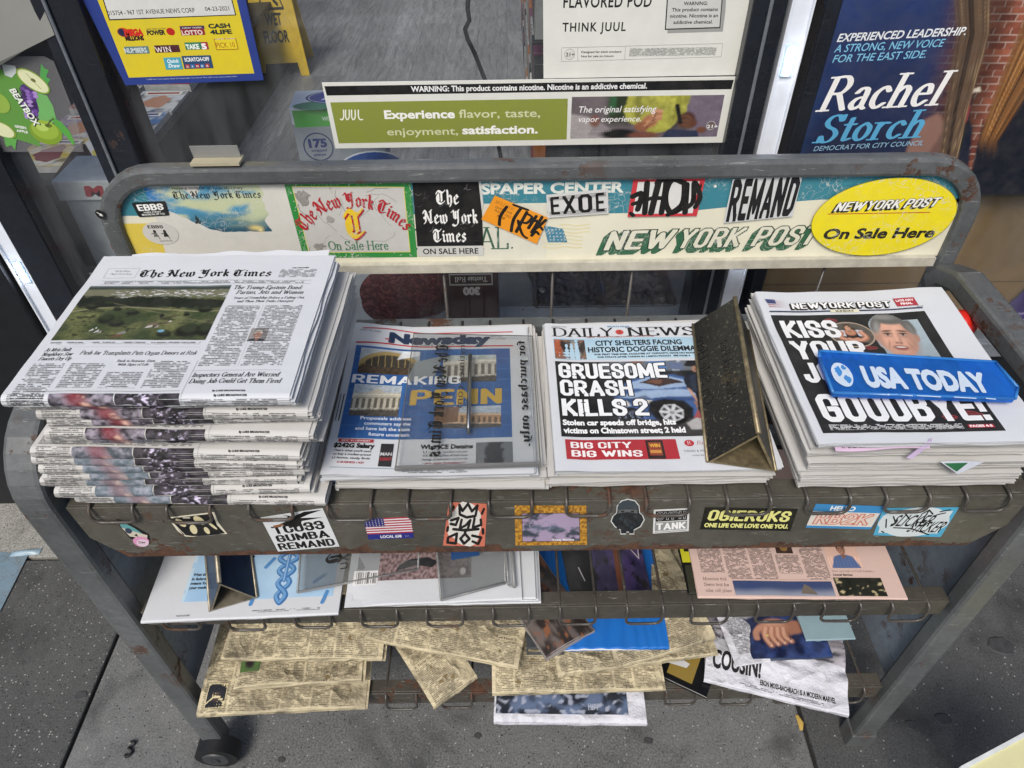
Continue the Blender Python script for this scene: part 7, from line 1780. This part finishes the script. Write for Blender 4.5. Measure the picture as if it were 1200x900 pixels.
cv = Canvas(70, 60, '#57524b', 1.15); cv.mul(1 + .5 * cv.n(4, 4, 6)); cv.ell(.5, .5, .2, .34, '#17171a', .2); cv.poly([(.22, .66), (.38, .70), (.36, .42), (.24, .46)], '#c5c8ce', 1); cv.poly([(.64, .70), (.80, .66), (.78, .44), (.66, .42)], '#c5c8ce', 1)
cv.ell(.5, .60, .13, .14, '#b77f62', .3); portrait(cv, .49, .79, .125, '#c4957a', '#3a2c24', '#3a2c24', 0, False)
for p_ in ([(.28, .58), (.22, .36), (.42, .26), (.60, .30)], [(.74, .58), (.80, .36), (.58, .22), (.40, .30)]): cv.line(p_, .075, '#a8725a'); cv.line([(x, y + .02) for x, y in p_], .035, '#c8947a')
cv.ell(.5, .08, .34, .12, '#1a1818', .4); cv.grain(.07); A.ell(.108, .196, .0306, .0266, '#a08f7e', n=40)
sub_canvas(A, cv, np.hypot((cv.U - .5) / .5, (cv.V - .5) / .5) < 1.0, .079, .171, .137, .221)
for x, y, r_ in ((.090, .226, .009), (.168, .040, .009), (.196, .046, .008), (.204, .042, .007), (.124, .168, .008), (.186, .118, .008)):
    A.blob(x, y, r_, r_ * .5, '#7a3436', x * 99, .3); A.line([(x - r_ * .7, y), (x + r_ * .7, y + .0005)], .001, '#3a1416')
A.build('photographs', t)
A = nA(); A.L = LL[0] + 2
for s, y, wd, h in (('KISS', .190, .078, .036), ('YOUR', .146, .100, .036), ('JOB', .102, .070, .036), ('GOODBYE!', .034, .200, .046)):
    A.text(s, .018, y, h, wd, '#e6e7e6', font='heavy', bold=.03)
for dx, dz, bd, cl in [(-.0008, -.0008, .17, '#141414'), (-.0016, -.0016, .17, '#141414'), (-.0024, -.0024, .15, '#141414'), (0, 0, .17, '#141414'), (0, 0, .07, '#eeeeec')]:
    for s, x, wd in (('NEW', .044, .040), ('YORK', .084, .050), ('POST', .137, .047)): A.text(s, x + dx, .2515 + dz, .0125, wd, cl, font='heavy', bold=bd - .07, shear=.05)
A.rect(.190, .2505, .219, .268, '#a83240'); A.text('LATE CITY', .2045, .2605, .004, .024, '#f0e4e4', bold=.08, align='c'); A.text('FINAL', .2045, .2535, .004, .016, '#f0e4e4', bold=.08, align='c')
for i in range(7): A.poly([(.012 + i * .0, .2548 + i * .0022), (.040, .2528 + i * .0022 + .0012 * math.sin(2)), (.040, .2538 + i * .0022), (.012, .2559 + i * .0022)], '#a8485a' if i % 2 == 0 else '#d8d0d0')
A.poly([(.012, .262), (.024, .2615), (.024, .2705), (.010, .2715)], '#3a4470')
A.rect(.010, .2435, .222, .2462, '#3a3f58'); A.rect(.095, .2415, .135, .2475, '#d8d4b8'); A.text('SUNDAY', .115, .2428, .0032, .026, '#1a1a1a', bold=.06, align='c'); A.text('$2.50', .216, .2470, .002, .008, '#333333')
A.body(.020, .020, .176, .029, mi=3, k=1.1, seed=2); A.rect(.182, .021, .212, .0265, '#a82838'); A.text('PAGES 4-5', .197, .0222, .0034, .026, '#f4e6e6', bold=.08, align='c')
A.build('cover_print', t)
# slips of inserts poking out of the right stack
t = thing('pink_insert', 'pale pink advertising insert sticking out under the top paper of the right stack', 'leaflet', (.372, .541, .888), (.05, -.01, .02))
b = MB(); b.sheet(lambda u, v: (.110 * u, .05 * v, .0004 - .006 * (1 - v) ** 2 * (1 + .3 * math.sin(u * 7))), 12, 6, th=.0006); b.build('leaf_pages', simple('pink_leaflet', '#cdb4cc', .5, var=.05), t)
A = Art(lambda u, v, l: (u, v, .0004 - .006 * (1 - v / .05) ** 2 * (1 + .3 * math.sin(u / .11 * 7)) + .0008 + l), .01); A.body(.008, .003, .10, .02, k=.9); A.build('small_print', t)
o = onZ(1043, 545, .885)
t = thing('lilac_slip', 'small lilac and white folded slip poking from the front of the right stack, upper one', 'leaflet', tuple(onZ(1066, 531, .872)))
p_ = [onY(x, y, .545) - Vector(t.location) for x, y in [(1062, 536), (1092, 513), (1091, 520), (1068, 537)]]
b = MB(); b.prism(p_, (.0, -.0012, .0003)); b.build('slip', simple('lilac', '#c9b6d8', .5), t)
t = thing('green_slip', 'small green and white folded slip poking from the front of the right stack, lower one', 'leaflet', tuple(onY(1120, 545, .543)))
p_ = [onY(x, y, .543) - Vector(t.location) for x, y in [(1102, 541), (1122, 555), (1152, 541), (1128, 540)]]
b = MB(); b.prism(p_, (0, -.0012, .0002)); sl = b.build('slip', simple('white_slip', '#cfd4e0', .5), t)
p_ = [onY(x, y, .543) - Vector(t.location) + Vector((0, -.0018, 0)) for x, y in [(1106, 541.5), (1120, 551), (1133, 541)]]
b = MB(); b.prism(p_, (0, -.0006, .0002)); b.build('green_print', simple('green_slip', '#2a6a44', .5), sl)
# blue acrylic plate on the right stack
ZB = .902
BLUE = thin_clear('blue_acrylic', (.05, .30, .80), .6, .08, .45, (.02, .22, .72), .3)
P = [onZ(x, y, ZB) for x, y in [(974, 466), (1186, 473), (1189, 460), (1163, 430), (958, 417), (958, 425)]]; o = P[0].copy()
t = thing('blue_acrylic_plate', 'blue translucent plastic plate with white capital lettering across the right stack', 'paperweight', tuple(o), (0, 0, 0))
b = MB(); b.prism([p - o for p in P], (0, 0, .008)); pl = b.build('plate', BLUE, t, bevel=.002)
EDGE = thin_clear('blue_acrylic_edge', (.10, .40, .85), 1.0, .05, .5, (.05, .32, .75))
b = MB(); 
for i in range(len(P)):
    a, c_ = P[i] - o, P[(i + 1) % len(P)] - o; b.tube([a + Vector((0, 0, .0085)), c_ + Vector((0, 0, .0085))], .0018, 8)
b.build('rim', EDGE, t)
Qd = [onZ(x, y, ZB + .0086) for x, y in [(974, 459), (1180, 468), (1157, 429), (960, 417)]]
A = Art(quad(*[q + Vector((0, 0, .0004)) for q in Qd], (0, 0, 1), o)); A.step = 8e-5
A.text('USA TODAY', .225, .20, .52, .71, '#c3d2e2', bold=.09)
A.blob(.10, .48, .062, .33, '#c3d2e2', 4, .08); A.blob(.085, .58, .022, .12, '#3a84c8', 7, .6); A.blob(.125, .36, .02, .10, '#3a84c8', 9, .6); A.blob(.12, .68, .016, .06, '#3a84c8', 2, .6)
for x0, x1 in ((.22, .33), (.40, .46), (.49, .62), (.70, .82), (.88, .93)): A.line([(x0, -.02), (x1, -.03)], .025, '#c9dcf0', asp=.3)
A.build('lettering', pl)

# ================= lower shelves
def sheaf(name, label, pL, pR, h, d, th, mat, K=4, fold='front', tilt=0.0, seed=1, cat='newspaper', group=None, zf=None, jit=.003):
    a, b_ = onZ(*pL, h), onZ(*pR, h); w = (b_ - a).length
    t = thing(name, label, cat, tuple(a), (tilt, 0, math.atan2(b_.y - a.y, b_.x - a.x)), group)
    me = pages_mesh('pages', w, d, th, K, seed, fold, mat, zf, jit=jit); link(bpy.data.objects.new('pages', me), t)
    t['w'] = w; del t['w']
    return t, w, A_top(w, d, th, zf, fold)
# -- middle shelf, left: health section with caduceus
t, w, A = sheaf('newspaper_section', 'white and pale blue newspaper section with a blue twin-snake emblem on the middle shelf', (166, 732), (397, 722), .5365, .285, .006, PWB, 3, seed=5)
A.img(.05, .03, w - .012, .26, 24, 20, lambda u, v: mixc(lin('#b4d0e6'), lin('#8fb8dc'), .5 + fbm(u * 2, v * 2)))
A.rect(.05, .03, .055, .26, '#b9d2e2')
for k, s in enumerate(('Cuts', 'In Research,', 'Written Out')): A.text(s, .068, .122 - k * .017, .011, [.03, .075, .07][k], '#15171a', bold=.07)
for k, s in enumerate(('What the cuts', 'in federal funding', 'means for', 'your medicine')): A.text(s, .056, .074 - k * .0075, .0046, [.032, .042, .026, .034][k], '#1d2024', bold=.06)
cx = .198
for s in (-1, 1):
    pts = []
    for k in range(0, 49):
        v = .022 + k * .0030; amp = .006 + .018 * (k / 48) ** 1.3; pts.append((cx + s * amp * math.sin(k * .42), v))
    A.line(pts, .0085, '#3f74ac'); A.line([(x - .0012, y + .001) for x, y in pts], .0040, '#6d9ecf')
A.line([(cx, .06), (cx + .002, .20)], .006, '#4a80b8'); A.line([(cx - .001, .06), (cx + .001, .20)], .002, '#8fb4da')
A.ell(cx, .172, .026, .018, '#4a80b8'); A.ell(cx, .172, .019, .012, '#a9c8e4')
for x, y, r_ in ((.105, .045, .3), (.155, .022, 1.4), (.245, .055, .7), (.165, .085, 1.0), (.262, .02, 1.3)): A.line([(x, y), (x + .018 * math.cos(r_), y + .018 * math.sin(r_))], .006, '#4f88c0')
A.body(.16, .008, .26, .0125, k=.8); A.text('THE FUTURE', .05, .006, .0026, .02, '#333333'); A.build('cover_print', t)
# -- wedge with dark blue face
z_ = .545
FL, FR = onZ(246, 716, z_), onZ(301, 700, z_); FA = onZ(257, 683, z_ + .052)
dirb = Vector((-.10, .27, 0))
t, V = wedge('wedge_paperweight', 'dark blue and bare metal triangular paperweight on the pale blue section, middle shelf', FL, FR, FA, FL + dirb, FR + dirb, FA + dirb, (simple('chipped_navy', '#18243c', .35, var=.35, scale=60), simple('dull_brass', '#8a8372', .42, .55, .4, 60, .2)))
# -- smoky plate with the blackletter word
CLR = thin_clear('dirty_clear_acrylic', (.78, .79, .79), .8, .12, .16, (.45, .46, .46), .5)
CLE = thin_clear('dirty_acrylic_edge', (.5, .51, .51), 1, .1, .4, (.42, .43, .43))
def shelf_plate(label, px4, z, edge=True, mat=None):
    P = [onZ(x, y, z) for x, y in px4]; o = P[0].copy(); t = thing('clear_plate', label, 'paperweight', tuple(o)); b = MB(); b.prism([p - o for p in P], (0, 0, .003)); pl = b.build('plate', mat or CLR, t, bevel=.0006)
    b = MB(); b.tube([P[0] - o + Vector((0, 0, .002)), P[1] - o + Vector((0, 0, .002))], .0021, 8); b.tube([P[0] - o + Vector((0, 0, .002)), P[-1] - o + Vector((0, 0, .002))], .0018, 8); b.tube([P[1] - o + Vector((0, 0, .002)), P[2] - o + Vector((0, 0, .002))], .0018, 8); b.build('rim', CLE, t)
    return t, pl, P, o
t, pl, P, o = shelf_plate('dirty clear plastic plate with mirrored blackletter words, middle shelf beside the twin-snake emblem', [(349, 695), (490, 668), (495, 560), (358, 575)], .558)
A = Art(quad(*[p + Vector((0, 0, .0034)) for p in P], (0, 0, 1), o))
A.text('The New York', .22, .20, .13, .95, '#1b1b1b', font='black', bold=.05, rot=math.pi / 2, warp=lambda X_, Y_: (X_, -Y_ * 1)); A.text('nytimes.com', .34, .13, .10, .8, '#3a3a3a', rot=math.pi / 2, bold=-.01, warp=lambda X_, Y_: (X_, -Y_))
A.text('for purchase', .80, .26, .09, .8, '#161616', font='black', bold=.06, rot=math.pi / 2, warp=lambda X_, Y_: (X_, -Y_)); A.build('engraving', pl)
# -- magazines with barcode
for k in range(3):
    t, w, A = sheaf('newspaper_magazine', ['lowest white magazine of the barcode pile on the middle shelf', 'second white magazine up in the barcode pile on the middle shelf', 'third white magazine up in the barcode pile on the middle shelf'][k], (410 + k * 2, 712 - k * 2.2), (634 - k * 3, 708 - k * 2.2), .5365 + .006 * k, .28, .0055, PWB, 3, seed=40 + k, cat='magazine', group='white magazines on the middle shelf', jit=.002)
t, w, A = sheaf('newspaper_magazine', 'top white magazine of the middle shelf pile with a barcode and a photo of boots', (404, 713), (612, 704), .5555, .275, .005, PWB, 3, seed=44, cat='magazine', group='white magazines on the middle shelf', zf=lambda x, y: -.006 * sstep(.06, 0, x) * sstep(.05, 0, y))
def pebble(u, v):
    n = nz(u * 40, v * 40); return mixc(mixc(lin('#5c4a4c'), lin('#9c8686'), sstep(-.4, .4, n)), lin('#2b2a2e'), sstep(.15, .3, fbm(u * 4, v * 4)) * .5)
A.img(.045, .040, .185, .26, 80, 110, pebble); A.rect(.012, .052, .045, .26, '#8d9093')
A.poly([(.07, .055), (.10, .065), (.125, .060), (.135, .070), (.118, .078), (.09, .075), (.075, .065)], '#1e1f24'); A.poly([(.128, .09), (.15, .085), (.158, .10), (.155, .26), (.13, .26)], '#23262e'); A.ell(.146, .093, .014, .008, '#4a5462'); A.poly([(.05, .10), (.09, .11), (.10, .16), (.06, .18)], '#2a2c34')
A.rect(.008, .034, .044, .058, '#dcdcdc'); A.barcode(.012, .036, .032, .056, 16); A.barcode(.034, .036, .043, .054, 6); A.build('cover_print', t)
# -- plate with blue JOURNAL label
t, pl, P, o = shelf_plate('clear plastic plate with a blue lettered label on the white magazines', [(517, 704), (592, 684), (590, 560), (505, 560)], .568)
A = Art(quad(*[p + Vector((0, 0, .0034)) for p in P], (0, 0, 1), o))
A.poly([(.20, .27), (.62, .27), (.62, .98), (.20, .98)], '#1c4a80')
A.text('JOURNAL', .36, .90, .17, .56, '#c9d6e4', font='serif', bold=.02, rot=-math.pi / 2); A.ell(.36, .17, .055, .035, '#6a6a6a'); A.ell(.36, .17, .04, .025, '#8f8f8f'); A.build('label_print', pl)
q0, q1 = onZ(603, 688, .572), onZ(596, 600, .572)
t = thing('clear_plate', 'narrow clear plastic strip at the right edge of the white magazine pile', 'plastic strip', tuple(q0)); b = MB(); b.tube([Vector((0, 0, 0)), q1 - q0], .0028, 8); b.tube([Vector((-.009, .004, 0)), q1 - q0 + Vector((-.009, 0, 0))], .0018, 8); b.tube([Vector((0, 0, 0)), Vector((-.009, .004, 0))], .0018, 8); b.build('strip', CLE, t)
# -- pink paper on the right
t, w, A = sheaf('pink_newspaper', 'salmon pink newspaper lying at the right end of the middle shelf', (818, 702), (1063, 704), .5365, .29, .0045, PP, 3, seed=71)
for i in range(5):
    x = .012 + i * .040
    if i == 3: A.body(x, .042, x + .036, .076, k=1.0, seed=i); A.rect(x + .004, .078, x + .030, .098, '#3c2620'); A.ell(x + .017, .088, .006, .006, '#8a6a3a')
    else: A.body(x, .032 if i else .042, x + .036, .098, k=1.0, seed=i)
A.text('Stocks hits record high . Trump to open up pension sector', .055, .105, .0045, .14, '#3a2c28', font='serif', bold=.02)
A.rect(.055, .0315, .205, .0318, '#8a6a60'); A.text('Mountain trial', .012, .029, .0052, .036, '#2a201d', font='serif'); A.text('Swiss test for', .012, .019, .0052, .038, '#2a201d', font='serif', bold=.02); A.text('solar cell plane', .012, .009, .0052, .040, '#2a201d', font='serif')
A.img(.056, .004, .205, .0285, 40, 8, lambda u, v: mixc(lin('#8a90a0'), lin('#33436c'), sstep(.05, .6, v + .1 * nz(u * 4, v)))); A.poly([(.155, .008), (.163, .024), (.17, .02), (.18, .006)], '#6a6258')
cv = Canvas(52, 44, '#d8b3a2', 1.15); cv.poly([(.02, -.1), (.22, .42), (.42, .50), (.6, .50), (.8, .42), (.98, -.1)], '#4f6490', 1); cv.mul(1 + .4 * ((np.sin(cv.U * 60) > .3) & (cv.V < .42)) * (cv.V > 0) * .5); portrait(cv, .51, .70, .21, '#a87a64', '#2b211e', '#2b211e', .06); A.canvas(.212, .052, .262, .100, cv)
A.text('Rise and fall of Fred Sanders', .212, .045, .0030, .064, '#6a5048', font='serif'); A.text('Lionel Barber', .212, .0385, .0030, .03, '#2a201d', bold=.05)
A.img(.210, .004, .282, .035, 36, 18, lambda u, v: mixc(lin('#12160f'), lin('#b8aa82'), sstep(.16, .26, fbm(u * 6, v * 5, 4)))); A.build('page_print', t)
# yellow and black paper under it
t, w, A = sheaf('yellow_magazine', 'yellow and black magazine peeking out left of the salmon pink newspaper', (806, 698), (868, 697), .531, .29, .004, simple('black_gloss_paper', '#131412', .3), 2, seed=72, cat='magazine', jit=.001)
A.rect(.002, .055, .03, .18, '#c2bf22'); A.rect(.008, .075, .022, .085, '#17180f'); A.poly([(.002, .0), (.02, .0), (.03, .05), (.004, .05)], '#2a2c20'); A.build('cover_print', t)

# -- bottom shelf pile
def tan_art(A, w, d, seed=0, cols=4, pic=None):
    r = random.Random(seed * 13); x = .006; i = 0
    while x < w - .03:
        cw = r.choice((.034, .046, .052, .060)); x1 = min(w - .005, x + cw); y = .003
        while y < d * .94:
            hh = r.uniform(.04, .13); y1 = min(d * .96, y + hh); A.body(x, y, x1 - .0035, y1, k=.72 + .2 * r.random(), seed=seed + i); i += 1
            if y1 < d * .9 and r.random() < .8: A.text(r.choice(['Officials Weigh In', 'In the City', 'Markets Slide', 'A New Season', 'Letters', 'Arts and Leisure']), x, y1 + .003, .0048, (x1 - x) * .85, '#3a3228', font='serif', bold=.04)
            y = y1 + .011
        if r.random() < .4: A.rect(x1 - .0021, .003, x1 - .0017, d * .95, '#8a7c5c')
        x = x1
    for k in range(5): A.blob(r.uniform(.02, w - .02), r.uniform(.01, d * .6), r.uniform(.002, .006), r.uniform(.002, .005), '#7d6d4c', k + seed, .8)
def tan(label, pL, pR, h, d=.15, th=.008, tilt=0.0, seed=1, K=3, cols=4, pic=False, fold='front'):
    t, w, A = sheaf('yellowed_newspaper', label, pL, pR, h, d, th * .8, PT, K + 1, fold, tilt + .02, seed, group='yellowed newspapers on the bottom shelf', jit=.007, zf=lambda x, y: .015 * nz(x * 8 + seed, y * 7) + .006 * abs(nz(x * 17 + seed, y * 13 + seed)) + .0016 * nz(x * 46 + seed, y * 38) + .002)
    t.rotation_euler[1] = random.Random(seed * 5).uniform(-.04, .04)
    tan_art(A, w, d, seed, cols)
    if pic == 1: A.rect(.012, .010, .045, .052, '#d8cba0'); cv = Canvas(20, 24, '#20242c'); cv.mul(1 + .8 * cv.n(4, 4, 3)); cv.ell(.5, .45, .2, .2, '#4a3a3a', .4); A.canvas(.013, .011, .044, .051, cv)
    if pic == 2: cv = Canvas(24, 20, '#4f6b3a'); cv.mul(1 + .5 * cv.n(5, 5, 3)); cv.ell(.45, .5, .22, .34, '#2a2226', .4, .5); cv.ell(.5, .7, .06, .08, '#a8826a', .4); A.canvas(.006, .028, .040, .062, cv)
    A.build('page_print', t, [INK, INKG, BODYT, BODYW]); return t
HB = .243
tan('widest yellowed newspaper, lowest at the left of the bottom shelf, with small dark photo', (232, 842), (428, 832), HB, .26, .012, seed=2, K=5, cols=5, pic=1)
tan('yellowed newspaper with a green sports photo at the left of the bottom shelf', (275, 811), (424, 797), HB + .030, .20, .010, .03, seed=3, cols=4, pic=2)
tan('creased yellowed newspaper slanting under the upper left one on the bottom shelf', (352, 806), (425, 801), HB + .020, .16, .008, .03, seed=9, cols=3)
tan('long yellowed newspaper topping the left pile, right under the middle shelf rail', (260, 776), (448, 773), HB + .060, .20, .011, .02, seed=4, cols=5)
tan('yellowed newspaper corner pointing down in the middle of the bottom shelf', (505, 831), (554, 792), HB + .024, .20, .012, .03, seed=5, cols=3)
# rotate so that a corner points to the front
bpy.data.objects['yellowed_newspaper.004'].rotation_euler[2] = .62
bpy.data.objects['yellowed_newspaper.004'].location = onZ(509, 833, HB + .016)
tan('yellowed newspaper left of the grey holder, sloping down to the right, bottom shelf', (430, 752), (607, 786), HB + .070, .20, .010, .02, seed=6, cols=4)
tan('yellowed newspaper above the blue and white folded one, middle of the bottom shelf', (577, 817), (776, 811), HB + .032, .24, .014, .02, seed=7, cols=5)
tan('yellowed newspaper under the bright blue folded paper on the bottom shelf', (654, 796), (838, 770), HB + .056, .24, .012, .02, seed=8, cols=4)
tan('deep yellowed newspaper right of the bright blue paper, reaching up behind the rail', (724, 786), (836, 752), HB + .075, .26, .014, .05, seed=10, K=6, cols=3)
# blue & white folded paper lowest
t, w, A = sheaf('folded_newspaper', 'blue and white folded newspaper, lowest in the middle of the bottom shelf', (579, 851), (757, 853), HB - .001, .20, .018, PWC, 6, seed=80, jit=.005)
def bw(u, v):
    n = fbm(u * 6, v * 3, 2.0); return mixc(mixc(lin('#1b222e'), lin('#5f6f8c'), sstep(-.05, .25, n)), lin('#a9b0c2'), sstep(.12, .35, nz(u * 22, v * 12)) * .8)
A.img(.003, .014, w - .03, .12, 90, 50, bw); A.text('EST', w * .62, .022, .010, .02, '#c0c6d4', font='serif', bold=.02); A.build('page_print', t)
# bright blue folded paper
t, w, A = sheaf('blue_folded_paper', 'bright blue rippled folded paper under the middle shelf wires', (636, 764), (784, 762), HB + .092, .22, .006, paper_mat('bright_blue_paper', '#1f6cc0', .35, (.03, .12, .35), 20, .5), 2, seed=81, zf=lambda x, y: .0016 * math.sin(x * 320 + 9 * nz(x * 9, y * 5)) + .002, jit=.001)
A.line([(.002, -.0035), (w * .3, -.0005), (w * .6, -.001), (w - .002, -.004)], .0022, '#d4dae2', smooth=True)
A.build('page_print', t)
# glossy crumpled magazines seen through the wires
def gloss_pic(cols, sd, f=4):
    def g(u, v):
        n = fbm(u * f + sd, v * f, sd); m = fbm(u * f * 2, v * f * 2 + sd, 2 * sd); c = mixc(lin(cols[0]), lin(cols[1]), sstep(-.15, .15, n)); return mixc(c, lin(cols[2]), sstep(.08, .22, m))
    return g
t, w, A = sheaf('crumpled_magazine', 'crumpled brown magazine showing through the middle shelf wires, left one', (640, 776), (697, 742), HB + .095, .26, .006, simple('gloss_stock', '#8f8a88', .3), 2, seed=82, cat='magazine', zf=lambda x, y: .010 * nz(x * 12, y * 12) + .006)
A.img(.001, .001, w - .001, .255, 34, 90, gloss_pic(('#6c625f', '#2b2423', '#8a5a40'), 3, 5)); A.build('page_print', t, [INKG, INKG, BODY, BODYW])
t, w, A = sheaf('crumpled_magazine', 'crumpled purple magazine showing through the middle shelf wires, right one', (692, 722), (768, 716), HB + .120, .18, .006, simple('gloss_stock_dark', '#2a2230', .3), 2, seed=83, cat='magazine', zf=lambda x, y: .012 * nz(x * 12 + 3, y * 12) + .006)
A.img(.001, .001, w - .001, .175, 40, 60, gloss_pic(('#2c2548', '#453866', '#17141c'), 7, 4)); A.poly([(.02, .002), (.045, .03), (.065, .028), (w - .01, .002)], '#0d0e12'); A.poly([(.055, .03), (.062, .17), (.070, .17), (.066, .03)], '#6a3c28'); A.line([(.08, .14), (.105, .10), (.11, .16)], .002, '#b8b0b4'); A.build('page_print', t, [INKG, INKG, BODY, BODYW])
t, w, A = sheaf('crumpled_magazine', 'narrow dark magazine between the brown and the purple crumpled ones', (672, 716), (704, 712), HB + .126, .20, .004, simple('black_gloss', '#1a1a1e', .25), 2, seed=84, cat='magazine', zf=lambda x, y: .006 * nz(x * 14, y * 9) + .003)
A.line([(.030, .05), (.024, .078)], .002, '#b4b4b8'); A.build('page_print', t)
# grey holder
t = thing('metal_holder', 'dark grey flat metal holder standing on the yellowed papers, left of the blue paper', 'holder', tuple(onZ(617, 768, HB + .075)))
o = Vector(t.location); a_, c_ = onZ(617, 768, HB + .075), onZ(661, 766, HB + .075); w_ = (c_ - a_).length
b = MB(); b.box(0, w_, .0, .004, 0, .004); b.box(0, w_, .006, .12, .010, .014); b.box(0, .003, 0, .12, .001, .012); b.box(w_ - .003, w_, 0, .12, .001, .012); b.build('plate', simple('dark_grey_metal', '#4c5054', .4, .3, .3, 40), t, bevel=.0008)
# white magazine: COUSIN!
t, w, A = sheaf('magazine_page', 'crumpled white magazine page with the word COUSIN! hanging off the right of the bottom shelf', (824, 800), (993, 842), HB + .020, .17, .006, PWC, 3, seed=90, cat='magazine', zf=lambda x, y: (.010 * nz(x * 10 + 5, y * 10) + .010 * abs(nz(x * 19, y * 17 + 3)) + .002 * nz(x * 44, y * 40)) * (.5 + .9 * sstep(.03, .06, y)) + .002)
A.text('COUSIN!', .012, .028, .030, .082, '#16171a', bold=.06); A.text('EBON MOSS-BACHRACH IS A MODERN MARVEL', .094, .016, .0085, .125, '#16171a', bold=.05); A.body(.06, .006, .2, .012, k=.8)
A.blob(.10, .075, .012, .006, '#b8604c', 4, .5); A.blob(.112, .066, .006, .004, '#c07058', 7, .5)
A.img(.0, .085, w, .165, 40, 20, gloss_pic(('#8a8690', '#b4b0b8', '#45464f'), 5, 5)); A.build('page_print', t)
t, w, A = sheaf('magazine_page', 'glossy magazine with a hand on denim, lying on the COUSIN! page', (878, 776), (975, 772), HB + .046, .15, .004, simple('gloss_blue_page', '#27344e', .3), 2, seed=91, cat='magazine', zf=lambda x, y: .006 * nz(x * 14, y * 14) + .004)
cv = Canvas(110, 110, '#22305c', .82); n1 = cv.n(6, 6, 71); cv.grad('#131c3c', '#33477c', nstep(-.25, .35, n1)); cv.mul(1 + .5 * cv.n(60, 60, 72, 2)); cv.poly([(-.1, .5), (.25, .55), (.2, 1.1), (-.1, 1.1)], '#8e9094', 3, 1, .05); cv.poly([(.3, 1.1), (.6, .6), (1.1, .7), (1.1, 1.1)], '#1c2a54', 3, 1, .03)
cv.ell(.42, .38, .22, .13, '#a97560', .2, .1); cv.ell(.62, .40, .22, .09, '#9c6b56', .25, .05); cv.ell(.40, .41, .14, .07, '#c4937c', .6, .1, .8)
for k in range(4):
    p_ = [(.30 + k * .075, .38), (.26 + k * .085, .27), (.30 + k * .09, .16 + .02 * k)]; cv.line(p_, .034, '#a06e58'); cv.line([(x - .006, y + .01) for x, y in p_], .018, '#c89880'); cv.line([(.335 + k * .08, .33), (.305 + k * .088, .22)], .006, '#4e2e22', .8); cv.ell(.30 + k * .09, .155 + .02 * k, .014, .014, '#dcb8a6', .4)
cv.line([(.22, .40), (.16, .34), (.15, .26)], .030, '#b5836c'); cv.ell(.285, .29, .022, .012, '#d0b674', .3); cv.grain(.06); A.canvas(.001, .001, w - .001, .145, cv)
A.build('page_print', t, [INKG, INKG, BODY, BODYW])
t, w, A = sheaf('white_leaflet', 'narrow white leaflet with small grey print standing over the COUSIN! page', (862, 782), (903, 776), HB + .052, .16, .003, PWC, 2, seed=92, cat='leaflet', jit=.001); A.body(.012, .02, w - .012, .09, k=.9); A.build('page_print', t)
t, w, A = sheaf('teal_paper', 'pale teal folded paper at the right edge of the bottom shelf pile', (944, 752), (1002, 750), HB + .060, .15, .004, simple('teal_stock', '#87a0a8', .5, var=.05), 2, seed=93, cat='leaflet', jit=.001)
t, w, A = sheaf('black_gold_magazine', 'black and gold magazine poking out below the yellowed papers, bottom shelf', (768, 792), (827, 820), HB + .010, .13, .006, simple('black_cover', '#101216', .3), 3, seed=94, cat='magazine', jit=.002)
A.poly([(.016, .012), (.062, .012), (.062, .09), (.016, .09)], '#8a7434'); A.poly([(.010, .03), (.045, .036), (.048, .046), (.012, .05)], '#c8cacc'); A.build('cover_print', t, [INKG, INKG, BODY, BODYW])

# ---------- pale board at the lower right corner
Zc = .30
P = [onZ(x, y, Zc) for x, y in [(1128, 905), (1215, 858), (1400, 960), (1300, 1100)]]; o = P[0].copy()
t = thing('pale_yellow_board', 'corner of a pale yellow board with a white edge in the bottom right corner', 'board', (o.x, o.y, 0))
o = Vector((o.x, o.y, 0)); b = MB(); b.prism([p - o for p in P], (0, 0, .014)); b.build('panel', simple('pale_yellow', '#cfcb9c', .5, var=.05), t)
b = MB(); e = P[1] - P[0]; n_ = Vector((-e.y, e.x, 0)).normalized() * .006; b.prism([P[0] - o - e * .05, P[1] - o + e * .2, P[1] - o + e * .2 + n_, P[0] - o - e * .05 + n_], (0, 0, .017)); b.build('edge_trim', simple('white_trim', '#cdd1d0', .4), t)
b = MB()
for p in P: c_ = p + (sum(P, Vector((0, 0, 0))) / 4 - p) * .12 - o; b.cyl((c_.x, c_.y, 0), (c_.x, c_.y, Zc), .012, seg=12)
b.build('leg_set', simple('white_leg', '#b9bcbb', .5), t)
